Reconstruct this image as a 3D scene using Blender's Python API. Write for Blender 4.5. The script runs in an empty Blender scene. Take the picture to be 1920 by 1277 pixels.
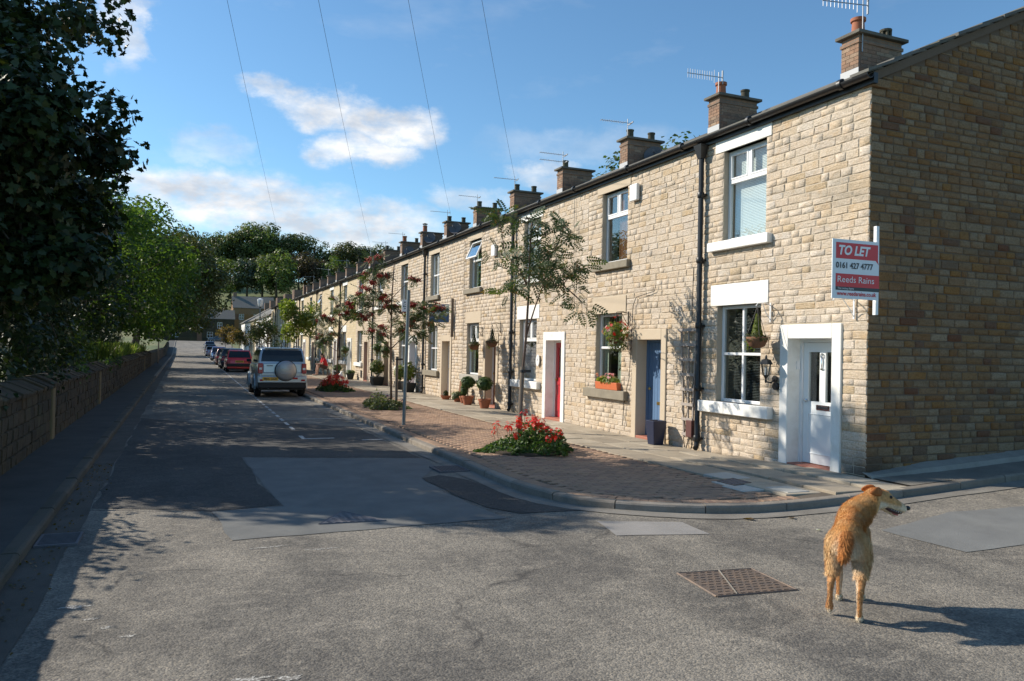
import bpy, bmesh, math, random
import numpy as np
from mathutils import Vector, Matrix

random.seed(7)
RNG = np.random.default_rng(11)
SC = bpy.context.scene
COL = SC.collection
R = math.radians

# ------------------------------------------------------------------ camera
cam_d = bpy.data.cameras.new('camera')
cam_d.sensor_fit = 'HORIZONTAL'; cam_d.sensor_width = 36.0
cam_d.lens = 27.45; cam_d.clip_start = 0.05; cam_d.clip_end = 4000
cam = bpy.data.objects.new('camera', cam_d); COL.objects.link(cam)
CAMP = Vector((0, 0, 1.80))
YAW, PITCH, ROLL = R(22.92), 0.0123, 0.021
_f = Vector((math.sin(YAW)*math.cos(PITCH), math.cos(YAW)*math.cos(PITCH), math.sin(PITCH)))
_r0 = Vector((math.cos(YAW), -math.sin(YAW), 0)); _u0 = _r0.cross(_f)
_r = _r0*math.cos(ROLL)+_u0*math.sin(ROLL); _u = -_r0*math.sin(ROLL)+_u0*math.cos(ROLL)
cam.matrix_world = Matrix(((_r.x, _u.x, -_f.x, CAMP.x), (_r.y, _u.y, -_f.y, CAMP.y), (_r.z, _u.z, -_f.z, CAMP.z), (0, 0, 0, 1)))
SC.camera = cam

# ------------------------------------------------------------------ sun, sky, exposure
SUN_EL = R(31.5)
SUN_H = Vector((-0.773, 0.634, 0)).normalized()          # horizontal direction towards the sun
SUN_DIR = Vector((SUN_H.x*math.cos(SUN_EL), SUN_H.y*math.cos(SUN_EL), math.sin(SUN_EL)))
sun_d = bpy.data.lights.new('sun', 'SUN'); sun_d.energy = 5.0; sun_d.angle = R(0.53); sun_d.color = (1.0, 0.915, 0.78)
sun = bpy.data.objects.new('sun', sun_d); COL.objects.link(sun)
sun.rotation_euler = (-SUN_DIR).to_track_quat('-Z', 'Y').to_euler()
sun.location = (-30, 10, 40)
SC.view_settings.view_transform = 'Standard'; SC.view_settings.look = 'None'
SC.view_settings.exposure = 0.40; SC.view_settings.gamma = 1.0
SC.view_settings.use_curve_mapping = False


class NT:
    """small helper round a node tree"""
    def __init__(s, tree): s.t = tree
    def n(s, typ, ins=None, **props):
        nd = s.t.nodes.new(typ)
        for k, v in props.items(): setattr(nd, k, v)
        for k, v in (ins or {}).items():
            so = nd.inputs[k]
            if isinstance(v, bpy.types.NodeSocket): s.t.links.new(v, so)
            else: so.default_value = v
        return nd
    def math(s, op, a, b=0.0, clamp=False):
        return s.n('ShaderNodeMath', {0: a, 1: b}, operation=op, use_clamp=clamp).outputs[0]
    def vmath(s, op, a, b=(0, 0, 0), out=0):
        return s.n('ShaderNodeVectorMath', {0: a, 1: b}, operation=op).outputs[out]
    def noise(s, vec, scale, detail=3.0, rough=0.55, out=0):
        return s.n('ShaderNodeTexNoise', {'Vector': vec, 'Scale': scale, 'Detail': detail, 'Roughness': rough}).outputs[out]
    def mix(s, f, a, b, blend='MIX'):
        a = (*a, 1) if isinstance(a, tuple) and len(a) == 3 else a
        b = (*b, 1) if isinstance(b, tuple) and len(b) == 3 else b
        nd = s.n('ShaderNodeMix', {0: f, 6: a, 7: b}, data_type='RGBA', blend_type=blend)
        return nd.outputs[2]
    def ramp(s, fac, stops, interp='LINEAR'):
        nd = s.n('ShaderNodeValToRGB', {0: fac}); cr = nd.color_ramp; cr.interpolation = interp
        while len(cr.elements) < len(stops): cr.elements.new(0.5)
        for e, (p, c) in zip(cr.elements, stops):
            e.position = p; e.color = (*c, 1) if len(c) == 3 else c
        return nd.outputs[0]
    def rng(s, v, a, b, c=0.0, d=1.0, smooth=False):
        return s.n('ShaderNodeMapRange', {0: v, 1: a, 2: b, 3: c, 4: d}, interpolation_type='SMOOTHSTEP' if smooth else 'LINEAR').outputs[0]
    def pos(s): return s.n('ShaderNodeNewGeometry').outputs['Position']
    def sep(s, v): return s.n('ShaderNodeSeparateXYZ', {0: v}).outputs
    def comb(s, x, y, z): return s.n('ShaderNodeCombineXYZ', {0: x, 1: y, 2: z}).outputs[0]


world = bpy.data.worlds.new('World'); SC.world = world; world.use_nodes = True
wt = world.node_tree; wt.nodes.clear(); W = NT(wt)
sky = W.n('ShaderNodeTexSky', sky_type='NISHITA', sun_disc=False, sun_elevation=SUN_EL,
          sun_rotation=math.atan2(SUN_H.x, SUN_H.y), air_density=1.0, dust_density=0.25, ozone_density=1.4, altitude=150)
dirv = W.n('ShaderNodeTexCoord').outputs['Generated']
sx, sy, sz = W.sep(dirv)
az = W.math('MULTIPLY', W.math('ARCTAN2', sx, sy), 57.2958)
el = W.math('MULTIPLY', W.math('ARCSINE', sz), 57.2958)
ae = W.comb(az, el, 0.0)
warp = W.n('ShaderNodeTexNoise', {'Vector': W.vmath('MULTIPLY', ae, (0.16, 0.24, 1)), 'Scale': 1.0, 'Detail': 6.0, 'Roughness': 0.62})
wv = W.vmath('MULTIPLY', W.vmath('SUBTRACT', warp.outputs['Color'], (0.5, 0.5, 0.5)), (9.0, 4.6, 0))
pw = W.vmath('ADD', ae, wv)
# cumulus seen over the street: azimuth, elevation, half width, half height, strength
CLOUDS = [(8.6, 16.6, 4.2, 1.5, .95), (13.6, 15.9, 4.0, 1.7, 1.0), (11.6, 14.0, 3.4, 1.3, 0.9), (5.2, 17.6, 2.4, 1.2, .7),
          (3.0, 9.9, 9.5, 2.5, 1.0), (11.0, 8.6, 7.0, 2.2, .95), (15.5, 6.8, 8.0, 1.5, .55), (-3.9, 19.6, 1.7, 2.6, .7),
          (19.5, 10.6, 3.4, 1.3, .55), (25.5, 12.6, 2.6, 1.2, .6), (1.0, 13.2, 3.0, 1.2, .35), (27.5, 14.6, 8.0, 1.4, .22),
          (-12, 9.0, 10.0, 2.6, .8), (-38, 13, 9, 2.2, .8), (75, 16, 9, 2.2, .8), (130, 12, 12, 2.4, .8),
          (-85, 12, 11, 2.4, .8), (-150, 15, 12, 2.6, .8)]
dens = None
for (ca, ce, ra, re, st) in CLOUDS:
    q = W.vmath('DIVIDE', W.vmath('SUBTRACT', pw, (ca, ce, 0)), (ra, re, 1))
    m = W.rng(W.vmath('LENGTH', q, out=1), 1.15, 0.45, 0.0, st, smooth=True)
    dens = m if dens is None else W.math('MAXIMUM', dens, m)
fine = W.noise(W.vmath('MULTIPLY', ae, (0.5, 0.9, 1)), 1.0, 7.0, 0.62)
dens = W.math('MULTIPLY', dens, W.rng(fine, 0.30, 0.58, 0.45, 1.0))
wisp = W.noise(W.vmath('ADD', W.vmath('MULTIPLY', ae, (0.045, 0.13, 1)), (3.1, 7.7, 0)), 1.0, 6.0, 0.6)
dens = W.math('MAXIMUM', dens, W.rng(wisp, 0.56, 0.85, 0.0, 0.28))
cshade = W.noise(W.vmath('ADD', W.vmath('MULTIPLY', ae, (0.22, 0.5, 1)), (0.0, 0.35, 4.0)), 1.0, 5.0, 0.55)
ccol = W.mix(W.rng(cshade, 0.36, 0.62, 0.0, 1.0), (4.6, 5.0, 5.6), (7.8, 7.8, 7.8))
skyc = W.mix(1.0, sky.outputs[0], (0.77, 1.06, 1.19), 'MULTIPLY')
skyc = W.mix(dens, skyc, ccol)
bg = W.n('ShaderNodeBackground', {'Color': skyc, 'Strength': 0.106})
wo = W.n('ShaderNodeOutputWorld', {'Surface': bg.outputs[0]})

# ------------------------------------------------------------------ helpers
WP = {}                                        # world origin of every root and part

def tag(o, label=None, cat=None, group=None, kind=None):
    if label: o['label'] = label
    if cat: o['category'] = cat
    if group: o['group'] = group
    if kind: o['kind'] = kind
    return o

def thing(name, loc, label=None, cat=None, group=None, kind=None):
    o = bpy.data.objects.new(name, None); COL.objects.link(o)
    o.location = loc; o.empty_display_size = 0.2
    WP[o.name] = Vector(loc)
    return tag(o, label, cat, group, kind)

def link_mesh(name, me, mat, parent=None, origin=None):
    """me's vertices are already local to the parent's origin (or to origin)"""
    o = bpy.data.objects.new(name, me); COL.objects.link(o)
    if mat is not None:
        if len(me.materials) == 0: me.materials.append(mat)
    if parent is not None:
        o.parent = parent; WP[o.name] = WP[parent.name]
    else:
        o.location = origin or (0, 0, 0); WP[o.name] = Vector(o.location)
    return o

class MB:
    def __init__(s): s.v = []; s.f = []
    def add(s, vs, fs):
        o = len(s.v); s.v.extend([tuple(p) for p in vs]); s.f.extend([tuple(i+o for i in f) for f in fs]); return s
    def box(s, x0, x1, y0, y1, z0, z1):
        return s.add([(x0,y0,z0),(x1,y0,z0),(x1,y1,z0),(x0,y1,z0),(x0,y0,z1),(x1,y0,z1),(x1,y1,z1),(x0,y1,z1)],
                     [(0,3,2,1),(4,5,6,7),(0,1,5,4),(1,2,6,5),(2,3,7,6),(3,0,4,7)])
    def obox(s, c, ax, ay, az):
        c, ax, ay, az = Vector(c), Vector(ax), Vector(ay), Vector(az)
        vs = [c+sx*ax+sy*ay+sz*az for sz in (-1,1) for (sx,sy) in ((-1,-1),(1,-1),(1,1),(-1,1))]
        fs = [(0,3,2,1),(4,5,6,7),(0,1,5,4),(1,2,6,5),(2,3,7,6),(3,0,4,7)]
        if ax.cross(ay).dot(az) < 0: fs = [f[::-1] for f in fs]
        return s.add(vs, fs)
    def quad(s, a, b, c, d): return s.add([a, b, c, d], [(0, 1, 2, 3)])
    def tube(s, pts, rad, n=8, caps=True):
        pts = [Vector(p) for p in pts]
        if not isinstance(rad, (list, tuple)): rad = [rad]*len(pts)
        vs = []; ref = None
        for i, p in enumerate(pts):
            t = (pts[min(i+1, len(pts)-1)]-pts[max(i-1, 0)])
            t = t.normalized() if t.length > 1e-9 else Vector((0, 0, 1))
            if ref is None:
                ref = t.orthogonal().normalized()
            ref = (ref-t*ref.dot(t)); ref = ref.normalized() if ref.length > 1e-6 else t.orthogonal().normalized()
            b = t.cross(ref)
            for k in range(n):
                a = 2*math.pi*k/n
                vs.append(p+(ref*math.cos(a)+b*math.sin(a))*rad[i])
        fs = []
        for i in range(len(pts)-1):
            for k in range(n):
                k2 = (k+1) % n
                fs.append((i*n+k, i*n+k2, (i+1)*n+k2, (i+1)*n+k))
        if caps:
            fs.append(tuple(range(n-1, -1, -1))); fs.append(tuple((len(pts)-1)*n+k for k in range(n)))
        return s.add(vs, fs)
    def lathe(s, prof, c, n=16, axis='z'):
        c = Vector(c); vs = []
        for (r, h) in prof:
            for k in range(n):
                a = 2*math.pi*k/n; q = (r*math.cos(a), r*math.sin(a), h)
                if axis == 'x': q = (h, q[0], q[1])
                if axis == 'y': q = (q[1], h, q[0])
                vs.append(c+Vector(q))
        fs = []
        for i in range(len(prof)-1):
            for k in range(n):
                k2 = (k+1) % n; fs.append((i*n+k, i*n+k2, (i+1)*n+k2, (i+1)*n+k))
        fs.append(tuple(range(n-1, -1, -1))); fs.append(tuple((len(prof)-1)*n+k for k in range(n)))
        return s.add(vs, fs)
    def prism(s, poly, axis, a, b):
        def P(u, v, w): return {'x': (w, u, v), 'y': (u, w, v), 'z': (u, v, w)}[axis]
        n = len(poly); ar = sum(poly[i][0]*poly[(i+1) % n][1]-poly[(i+1) % n][0]*poly[i][1] for i in range(n))
        sgn = ar > 0
        if axis == 'y': sgn = not sgn
        if a > b: sgn = not sgn
        vs = [P(u, v, a) for u, v in poly]+[P(u, v, b) for u, v in poly]
        fs = [tuple(range(n-1, -1, -1)), tuple(range(n, 2*n))]+[(i, (i+1) % n, n+(i+1) % n, n+i) for i in range(n)]
        if not sgn: fs = [f[::-1] for f in fs]
        return s.add(vs, fs)
    def mesh(s, name, org=(0, 0, 0), smooth=None):
        me = bpy.data.meshes.new(name)
        ox, oy, oz = org
        me.from_pydata([(x-ox, y-oy, z-oz) for x, y, z in s.v], [], s.f); me.update()
        if smooth is not None:
            me.polygons.foreach_set('use_smooth', [True]*len(me.polygons))
            if smooth > 0: me.set_sharp_from_angle(angle=R(smooth))
        return me
    def build(s, name, mat, parent=None, smooth=None, bevel=0, kind=None, origin=None):
        org = WP[parent.name] if parent is not None else (origin or (0, 0, 0))
        o = link_mesh(name, s.mesh(name, org, smooth), mat, parent, origin)
        if bevel:
            m = o.modifiers.new('bevel', 'BEVEL'); m.width = bevel; m.segments = 2; m.limit_method = 'ANGLE'; m.angle_limit = R(40)
        if kind: o['kind'] = kind
        return o

def np_mesh(name, verts, faces_k, mat, smooth=False):
    """verts (N,3) and faces (M,k) numpy arrays"""
    me = bpy.data.meshes.new(name); N = len(verts); M, k = faces_k.shape
    me.vertices.add(N); me.vertices.foreach_set('co', np.asarray(verts, np.float32).ravel())
    me.loops.add(M*k); me.loops.foreach_set('vertex_index', faces_k.astype(np.int32).ravel())
    me.polygons.add(M); me.polygons.foreach_set('loop_start', np.arange(0, M*k, k, dtype=np.int32))
    if smooth: me.polygons.foreach_set('use_smooth', np.ones(M, dtype=bool))
    me.update(calc_edges=True)
    if mat is not None: me.materials.append(mat)
    return me

TMP = None
def evaluate(ob):
    """apply the modifiers (or text) of a temporary object and return its mesh"""
    global TMP
    if TMP is None: TMP = bpy.data.scenes.new('tmp_eval')
    TMP.collection.objects.link(ob); vl = TMP.view_layers[0]; vl.update()
    me = bpy.data.meshes.new_from_object(ob.evaluated_get(vl.depsgraph))
    TMP.collection.objects.unlink(ob)
    return me

def text_mb(txt, size, extrude=0.0, shear=0.0, space=1.0, bold=0.0, width=None):
    cu = bpy.data.curves.new('t', 'FONT'); cu.body = txt; cu.size = size; cu.extrude = extrude; cu.shear = shear
    cu.space_character = space; cu.offset = bold; cu.resolution_u = 3
    ob = bpy.data.objects.new('t', cu); me = evaluate(ob); bpy.data.objects.remove(ob)
    vs = [tuple(v.co) for v in me.vertices]; fs = [tuple(p.vertices) for p in me.polygons]
    bpy.data.meshes.remove(me); bpy.data.curves.remove(cu)
    x0 = min(v[0] for v in vs); x1 = max(v[0] for v in vs)
    if width:
        k = width/(x1-x0); vs = [((v[0]-x0)*k, v[1], v[2]) for v in vs]
    else: vs = [(v[0]-x0, v[1], v[2]) for v in vs]
    return vs, fs

def text_part(name, txt, size, org, ux, uy, mat, parent, lift=0.0, **kw):
    vs, fs = text_mb(txt, size, **kw); ux = Vector(ux).normalized(); uy = Vector(uy).normalized(); nz = ux.cross(uy); o = Vector(org)+nz*lift
    m = MB(); m.add([o+ux*v[0]+uy*v[1]+nz*v[2] for v in vs], fs)
    return m.build(name, mat, parent)

def sstep(t): t = min(1, max(0, t)); return t*t*(3-2*t)

FX = 8.45                                      # front plane of the terrace
def zr(x, y):                                  # road height
    side = 0.05*min(max(0, x-6.2), 9)*sstep((12.0-y)/4.0)
    return side+2.4*sstep((y-112)/85.0)
def zp(x, y): return zr(x, y)+0.10             # footway height
# ------------------------------------------------------------------ materials
def pbr(name, color, rough=0.8, height=None, bstr=0.3, bdist=0.01, metal=0.0, spec=0.5, extra=None):
    m = bpy.data.materials.new(name); m.use_nodes = True; t = m.node_tree; t.nodes.clear(); N = NT(t)
    c = (*color, 1) if isinstance(color, tuple) else color
    ins = {'Base Color': c, 'Roughness': rough, 'Metallic': metal, 'Specular IOR Level': spec}
    if extra: ins.update(extra)
    b = N.n('ShaderNodeBsdfPrincipled', ins)
    if height is not None:
        bp = N.n('ShaderNodeBump', {'Strength': bstr, 'Distance': bdist, 'Height': height}); t.links.new(bp.outputs[0], b.inputs['Normal'])
    N.n('ShaderNodeOutputMaterial', {'Surface': b.outputs[0]})
    return m

def proc(name, fn, rough=0.85, bstr=0.4, bdist=0.01, metal=0.0, spec=0.4):
    """fn(N, P) -> (colour socket, height socket or None)"""
    m = bpy.data.materials.new(name); m.use_nodes = True; t = m.node_tree; t.nodes.clear(); N = NT(t)
    c, h = fn(N, N.pos())
    b = N.n('ShaderNodeBsdfPrincipled', {'Base Color': c, 'Roughness': rough, 'Metallic': metal, 'Specular IOR Level': spec})
    if h is not None:
        bp = N.n('ShaderNodeBump', {'Strength': bstr, 'Distance': bdist, 'Height': h}); t.links.new(bp.outputs[0], b.inputs['Normal'])
    N.n('ShaderNodeOutputMaterial', {'Surface': b.outputs[0]})
    return m

def piece_rand(N):
    """a random number for each stone, whether it is an object or an island of a joined mesh"""
    a = N.n('ShaderNodeObjectInfo').outputs['Random']; b = N.n('ShaderNodeNewGeometry').outputs['Random Per Island']
    return N.math('FRACT', N.math('ADD', N.math('MULTIPLY', a, 7.31), N.math('MULTIPLY', b, 3.17)))

def f_stone(stops, grain=(0.45, 1.25), stain=(.25, .21, .15)):
    def fn(N, P):
        r = piece_rand(N)
        c = N.ramp(r, stops)
        soot = N.rng(N.math('ADD', N.vmath('LENGTH', N.vmath('MULTIPLY', N.vmath('SUBTRACT', P, (8.45, 7.77, .15)), (1.3, 1.3, 2.0)), out=1), N.math('MULTIPLY', N.noise(P, 5, 5, .7), -.55)), .05, .65, .8, 0.0)
        strat = N.noise(N.vmath('MULTIPLY', P, (11, 11, 48)), 1.0, 5, .65)
        c = N.mix(N.rng(strat, .35, .7, 0, .55), c, N.mix(1.0, c, (.70, .62, .48), 'MULTIPLY'))
        g2 = N.noise(P, 7, 5, .65)
        c = N.mix(N.rng(g2, .52, .70, 0, .38), c, N.mix(1.0, c, (1.02, .80, .50), 'MULTIPLY'))
        sp = N.noise(P, 42, 4, .7)
        c = N.mix(1.0, c, N.ramp(sp, [(.32, (.70, .68, .64)), (.5, (1.0,)*3), (.68, (1.14,)*3)]), 'MULTIPLY')
        big = N.noise(P, .9, 4, .65)
        c = N.mix(N.rng(big, .56, .74, 0, .45), c, stain)
        c = N.mix(soot, c, (.05, .042, .034))
        streak = N.noise(N.vmath('MULTIPLY', P, (2.2, 2.2, .35)), 1.0, 5, .65)
        c = N.mix(N.rng(streak, .55, .75, 0, .35), c, N.mix(1.0, c, (.62, .58, .52), 'MULTIPLY'))
        h = N.math('ADD', N.math('MULTIPLY', strat, 1.0), N.math('MULTIPLY', sp, .35))
        return c, h
    return fn
M = {}
PAL_FRONT = [(0, (0.550, 0.458, 0.360)), (.16, (0.595, 0.512, 0.427)), (.33, (0.565, 0.478, 0.381)), (.48, (0.620, 0.552, 0.484)), (.60, (0.570, 0.463, 0.345)),
             (.74, (0.600, 0.517, 0.433)), (.86, (0.540, 0.468, 0.397)), (.94, (0.575, 0.458, 0.335)), (1, (0.470, 0.369, 0.247))]
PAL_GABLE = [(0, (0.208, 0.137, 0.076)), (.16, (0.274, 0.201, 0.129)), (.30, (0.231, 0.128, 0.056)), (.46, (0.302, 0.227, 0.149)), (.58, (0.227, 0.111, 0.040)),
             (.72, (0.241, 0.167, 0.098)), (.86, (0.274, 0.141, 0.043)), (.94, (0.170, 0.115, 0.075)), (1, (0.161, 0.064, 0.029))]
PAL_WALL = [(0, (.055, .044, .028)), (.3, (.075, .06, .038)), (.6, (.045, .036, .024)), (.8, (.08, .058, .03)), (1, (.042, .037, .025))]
M['stone'] = proc('sandstone_front', f_stone(PAL_FRONT), .92, .85, .02)
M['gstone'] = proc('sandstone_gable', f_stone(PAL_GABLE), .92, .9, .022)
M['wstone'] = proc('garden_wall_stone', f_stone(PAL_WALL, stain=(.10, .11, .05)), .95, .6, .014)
def f_mortar(a, b):
    def fn(N, P):
        n = N.noise(P, 40, 4, .6); return N.mix(n, a, b), n
    return fn
M['mortar'] = proc('mortar_front', f_mortar((.385, .325, .25), (.49, .425, .335)), .95, .4, .006)
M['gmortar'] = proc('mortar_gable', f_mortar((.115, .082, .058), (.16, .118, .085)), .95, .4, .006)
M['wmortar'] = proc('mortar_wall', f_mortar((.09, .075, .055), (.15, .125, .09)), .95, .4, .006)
def f_far(N, P):
    x, y, z = N.sep(P)
    br = N.n('ShaderNodeTexBrick', {'Vector': N.comb(y, z, 0.0), 'Color1': (.60, .50, .34, 1), 'Color2': (.50, .40, .25, 1), 'Mortar': (.45, .39, .29, 1),
             'Scale': 1.0, 'Mortar Size': .012, 'Brick Width': .36, 'Row Height': .13, 'Bias': 0.0})
    br.offset = .47
    n = N.noise(P, 5, 5, .6)
    c = N.mix(N.rng(n, .4, .75, 0, .5), br.outputs['Color'], (.42, .33, .20))
    return c, N.math('SUBTRACT', n, N.math('MULTIPLY', br.outputs['Fac'], .8))
M['farstone'] = proc('sandstone_far', f_far, .92, .5, .02)
def f_dress(a, b):
    def fn(N, P):
        n = N.noise(P, 6, 5, .6); s = N.noise(P, 150, 2); c = N.mix(n, a, b)
        return N.mix(N.rng(s, .4, .8, 0, .25), c, (.25, .2, .14)), s
    return fn
M['dress'] = proc('dressed_sandstone', f_dress((.56, .465, .355), (.50, .41, .30)), .9, .2, .004)
M['jamb'] = proc('lichened_jamb', f_dress((.16, .12, .06), (.22, .17, .09)), .93, .4, .006)
M['sill_dark'] = proc('weathered_sill', f_dress((.16, .14, .11), (.33, .29, .22)), .93, .4, .006)
M['sill_grey'] = proc('grey_sill', f_dress((.42, .40, .36), (.34, .32, .28)), .9, .3, .004)
def f_paint(col, dirt):
    def fn(N, P):
        n = N.noise(P, 3.5, 6, .65); s = N.noise(N.vmath('MULTIPLY', P, (30, 30, 6)), 1.0, 3)
        k = N.noise(P, 17, 5, .75); c = N.mix(N.rng(n, .48, .75, 0, .6), col, dirt); c = N.mix(N.rng(k, .66, .74, 0, .7), c, (.36, .31, .23))
        x, y, z = N.sep(P)
        return c, s
    return fn
M['white'] = proc('white_masonry_paint', f_paint((.80, .79, .755), (.58, .55, .48)), .6, .12, .003)
M['upvc'] = pbr('white_frame', (.80, .80, .80), .35)
M['whiteboard'] = pbr('white_board', (.74, .77, .80), .4)
M['farwhite'] = proc('white_render', f_paint((.78, .78, .76), (.6, .58, .54)), .8, .2, .01)
def f_asphalt(dark, lite, pale):
    def fn(N, P):
        ag = N.n('ShaderNodeTexVoronoi', {'Vector': P, 'Scale': 75.0}, feature='F1')
        agc = N.n('ShaderNodeTexVoronoi', {'Vector': P, 'Scale': 75.0}, feature='F1').outputs['Color']
        v = N.sep(agc)[0]
        big = N.noise(N.vmath('MULTIPLY', P, (1.0, .55, 1)), .75, 6, .62)
        mid = N.noise(P, 5.5, 5, .65)
        base = N.mix(N.rng(big, .42, .58), dark, lite)
        sw = N.noise(N.vmath('ADD', N.vmath('MULTIPLY', P, (.55, 1.5, 1)), N.vmath('MULTIPLY', N.n('ShaderNodeTexNoise', {'Vector': P, 'Scale': .8, 'Detail': 3.0}).outputs['Color'], (2.2, 2.2, 0))), 1.0, 6, .7)
        base = N.mix(N.rng(sw, .52, .68, 0, .55), base, pale)
        base = N.mix(N.rng(mid, .50, .74, 0, .5), base, pale)
        base = N.mix(1.0, base, N.ramp(v, [(0, (.62,)*3), (.5, (.98,)*3), (1, (1.38, 1.34, 1.26))]), 'MULTIPLY')
        cr = N.n('ShaderNodeTexVoronoi', {'Vector': N.vmath('ADD', P, N.vmath('MULTIPLY', N.n('ShaderNodeTexNoise', {'Vector': P, 'Scale': 2.5, 'Detail': 4.0}).outputs['Color'], (.5, .5, 0))), 'Scale': .42}, feature='DISTANCE_TO_EDGE').outputs['Distance']
        ck = N.math('MULTIPLY', N.rng(cr, .0, .010, 1, 0), N.rng(N.noise(P, .7, 3), .50, .60))
        base = N.mix(N.math('MULTIPLY', ck, .75), base, (.035, .032, .03))
        base = N.mix(N.rng(N.noise(N.vmath('ADD', P, (9.1, 3.3, 0)), 1.1, 4, .6), .62, .74, 0, .5), base, (.07, .066, .06))
        d = N.rng(ag.outputs['Distance'], 0, .8, 1, 0)
        fine = N.noise(P, 26, 4, .7)
        base = N.mix(1.0, base, N.ramp(fine, [(.32, (.74,)*3), (.62, (1.12,)*3)]), 'MULTIPLY')
        return base, N.math('ADD', N.math('MULTIPLY', d, .7), N.math('MULTIPLY', fine, 1.1))
    return fn
M['asphalt'] = proc('worn_asphalt', f_asphalt((.115, .105, .092), (.205, .185, .156), (.31, .275, .228)), .9, .5, .010)
M['asphalt_new_or_shade'] = proc('dark_asphalt_or_shade', f_asphalt((.05, .048, .046), (.075, .071, .066), (.11, .10, .09)), .9, .5, .010)
def f_smooth(a, b):
    def fn(N, P):
        n = N.noise(P, 2.2, 6, .6); s = N.noise(P, 240, 2, .6); k = N.noise(N.vmath('MULTIPLY', P, (1.0, .45, 1)), 1.3, 6, .7)
        c = N.mix(N.rng(n, .3, .7), a, b); c = N.mix(N.rng(k, .5, .72, 0, .45), c, N.mix(1.0, c, (.62, .60, .57), 'MULTIPLY')); c = N.mix(N.rng(N.noise(P, 38, 4, .7), .55, .75, 0, .35), c, N.mix(1.0, c, (1.35, 1.32, 1.25), 'MULTIPLY')); return N.mix(1.0, c, N.ramp(s, [(.3, (.75,)*3), (.7, (1.2,)*3)]), 'MULTIPLY'), s
    return fn
M['patch'] = proc('smooth_grey_patch', f_smooth((.115, .118, .115), (.175, .172, .16)), .85, .3, .004)
M['patch_lt'] = proc('light_patch', f_smooth((.24, .225, .21), (.30, .28, .26)), .88, .5, .006)
M['patch_r'] = proc('grey_patch', f_smooth((.155, .155, .15), (.20, .20, .19)), .88, .5, .006)
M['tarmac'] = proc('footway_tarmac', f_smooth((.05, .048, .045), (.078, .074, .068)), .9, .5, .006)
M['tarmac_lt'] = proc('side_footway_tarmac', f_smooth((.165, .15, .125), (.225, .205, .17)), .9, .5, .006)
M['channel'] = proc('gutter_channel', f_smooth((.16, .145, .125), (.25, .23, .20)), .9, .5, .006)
M['cement'] = proc('cement_fillet', f_smooth((.25, .23, .20), (.34, .315, .275)), .92, .6, .01)
def f_piece(stops, nscale=7, amt=.5, tint=(.12, .10, .08)):
    def fn(N, P):
        c = N.ramp(piece_rand(N), stops); n = N.noise(P, nscale, 5, .65); s = N.noise(P, 190, 2, .6)
        c = N.mix(N.rng(n, .45, .75, 0, amt), c, tint)
        c = N.mix(1.0, c, N.ramp(s, [(.3, (.7,)*3), (.7, (1.25,)*3)]), 'MULTIPLY')
        return c, N.math('ADD', s, N.math('MULTIPLY', n, .8))
    return fn
M['block'] = proc('brown_paving_block', f_piece([(0, (.30, .19, .125)), (.3, (.365, .235, .15)), (.6, (.28, .18, .125)), (.85, (.385, .25, .165)), (1, (.255, .16, .115))], 2.2, .45), .9, .4, .004)
M['flag'] = proc('stone_flag', f_piece([(0, (.33, .275, .205)), (.4, (.41, .35, .265)), (.7, (.29, .24, .18)), (1, (.46, .40, .31))], 3, .5, (.17, .145, .11)), .9, .4, .004)
M['flag_lt'] = proc('pale_concrete_flag', f_piece([(0, (.43, .41, .36)), (1, (.49, .465, .41))], 3, .3, (.3, .29, .26)), .9, .3, .004)
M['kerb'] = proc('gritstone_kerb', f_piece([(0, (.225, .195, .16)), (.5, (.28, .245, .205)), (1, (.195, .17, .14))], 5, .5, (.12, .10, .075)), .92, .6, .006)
M['kerb_l'] = proc('shade_toned_kerb', f_piece([(0, (.085, .074, .058)), (.5, (.11, .095, .075)), (1, (.07, .062, .05))], 5, .5, (.05, .05, .03)), .92, .6, .006)  # left kerb colour darkened to stand in for the shade there
M['channel_l'] = proc('shade_toned_gutter', f_smooth((.07, .062, .052), (.115, .10, .085)), .92, .5, .006)  # left channel colour darkened to carry the shade along that side
M['bed'] = proc('jointing_sand', f_smooth((.085, .07, .052), (.13, .105, .08)), .95, .4, .005)
M['soil'] = proc('soil', f_smooth((.05, .035, .022), (.09, .065, .04)), .95, .9, .02)
def f_slate(N, P):
    r = piece_rand(N); n = N.noise(P, 4, 5, .6); c = N.mix(n, (.085, .082, .078), (.15, .14, .125))
    c = N.mix(N.rng(N.noise(P, 1.3, 4), .52, .7, 0, .5), c, (.13, .13, .085))
    return N.mix(1.0, c, N.ramp(r, [(0, (.75,)*3), (1, (1.2,)*3)]), 'MULTIPLY'), n
M['slate'] = proc('stone_slate', f_slate, .85, .5, .01)
M['iron'] = pbr('black_painted_iron', (.012, .012, .013), .42)
def f_iron(N, P):
    n = N.noise(P, 14, 5, .65); return N.mix(N.rng(n, .4, .7), (.13, .105, .09), (.22, .155, .11)), n
M['castiron'] = proc('worn_cast_iron', f_iron, .65, .3, .003, .35)
M['castgrey'] = proc('worn_grey_iron', f_smooth((.11, .105, .115), (.16, .15, .16)), .7, .3, .003, .2)
M['dark'] = pbr('dark_void', (.006, .006, .006), .95)
M['galv'] = pbr('galvanised_steel', (.20, .235, .25), .55, metal=.5)
M['alu'] = pbr('aluminium', (.34, .34, .35), .5, metal=.6)
M['lead'] = pbr('lead_flashing', (.42, .42, .43), .6)
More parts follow.
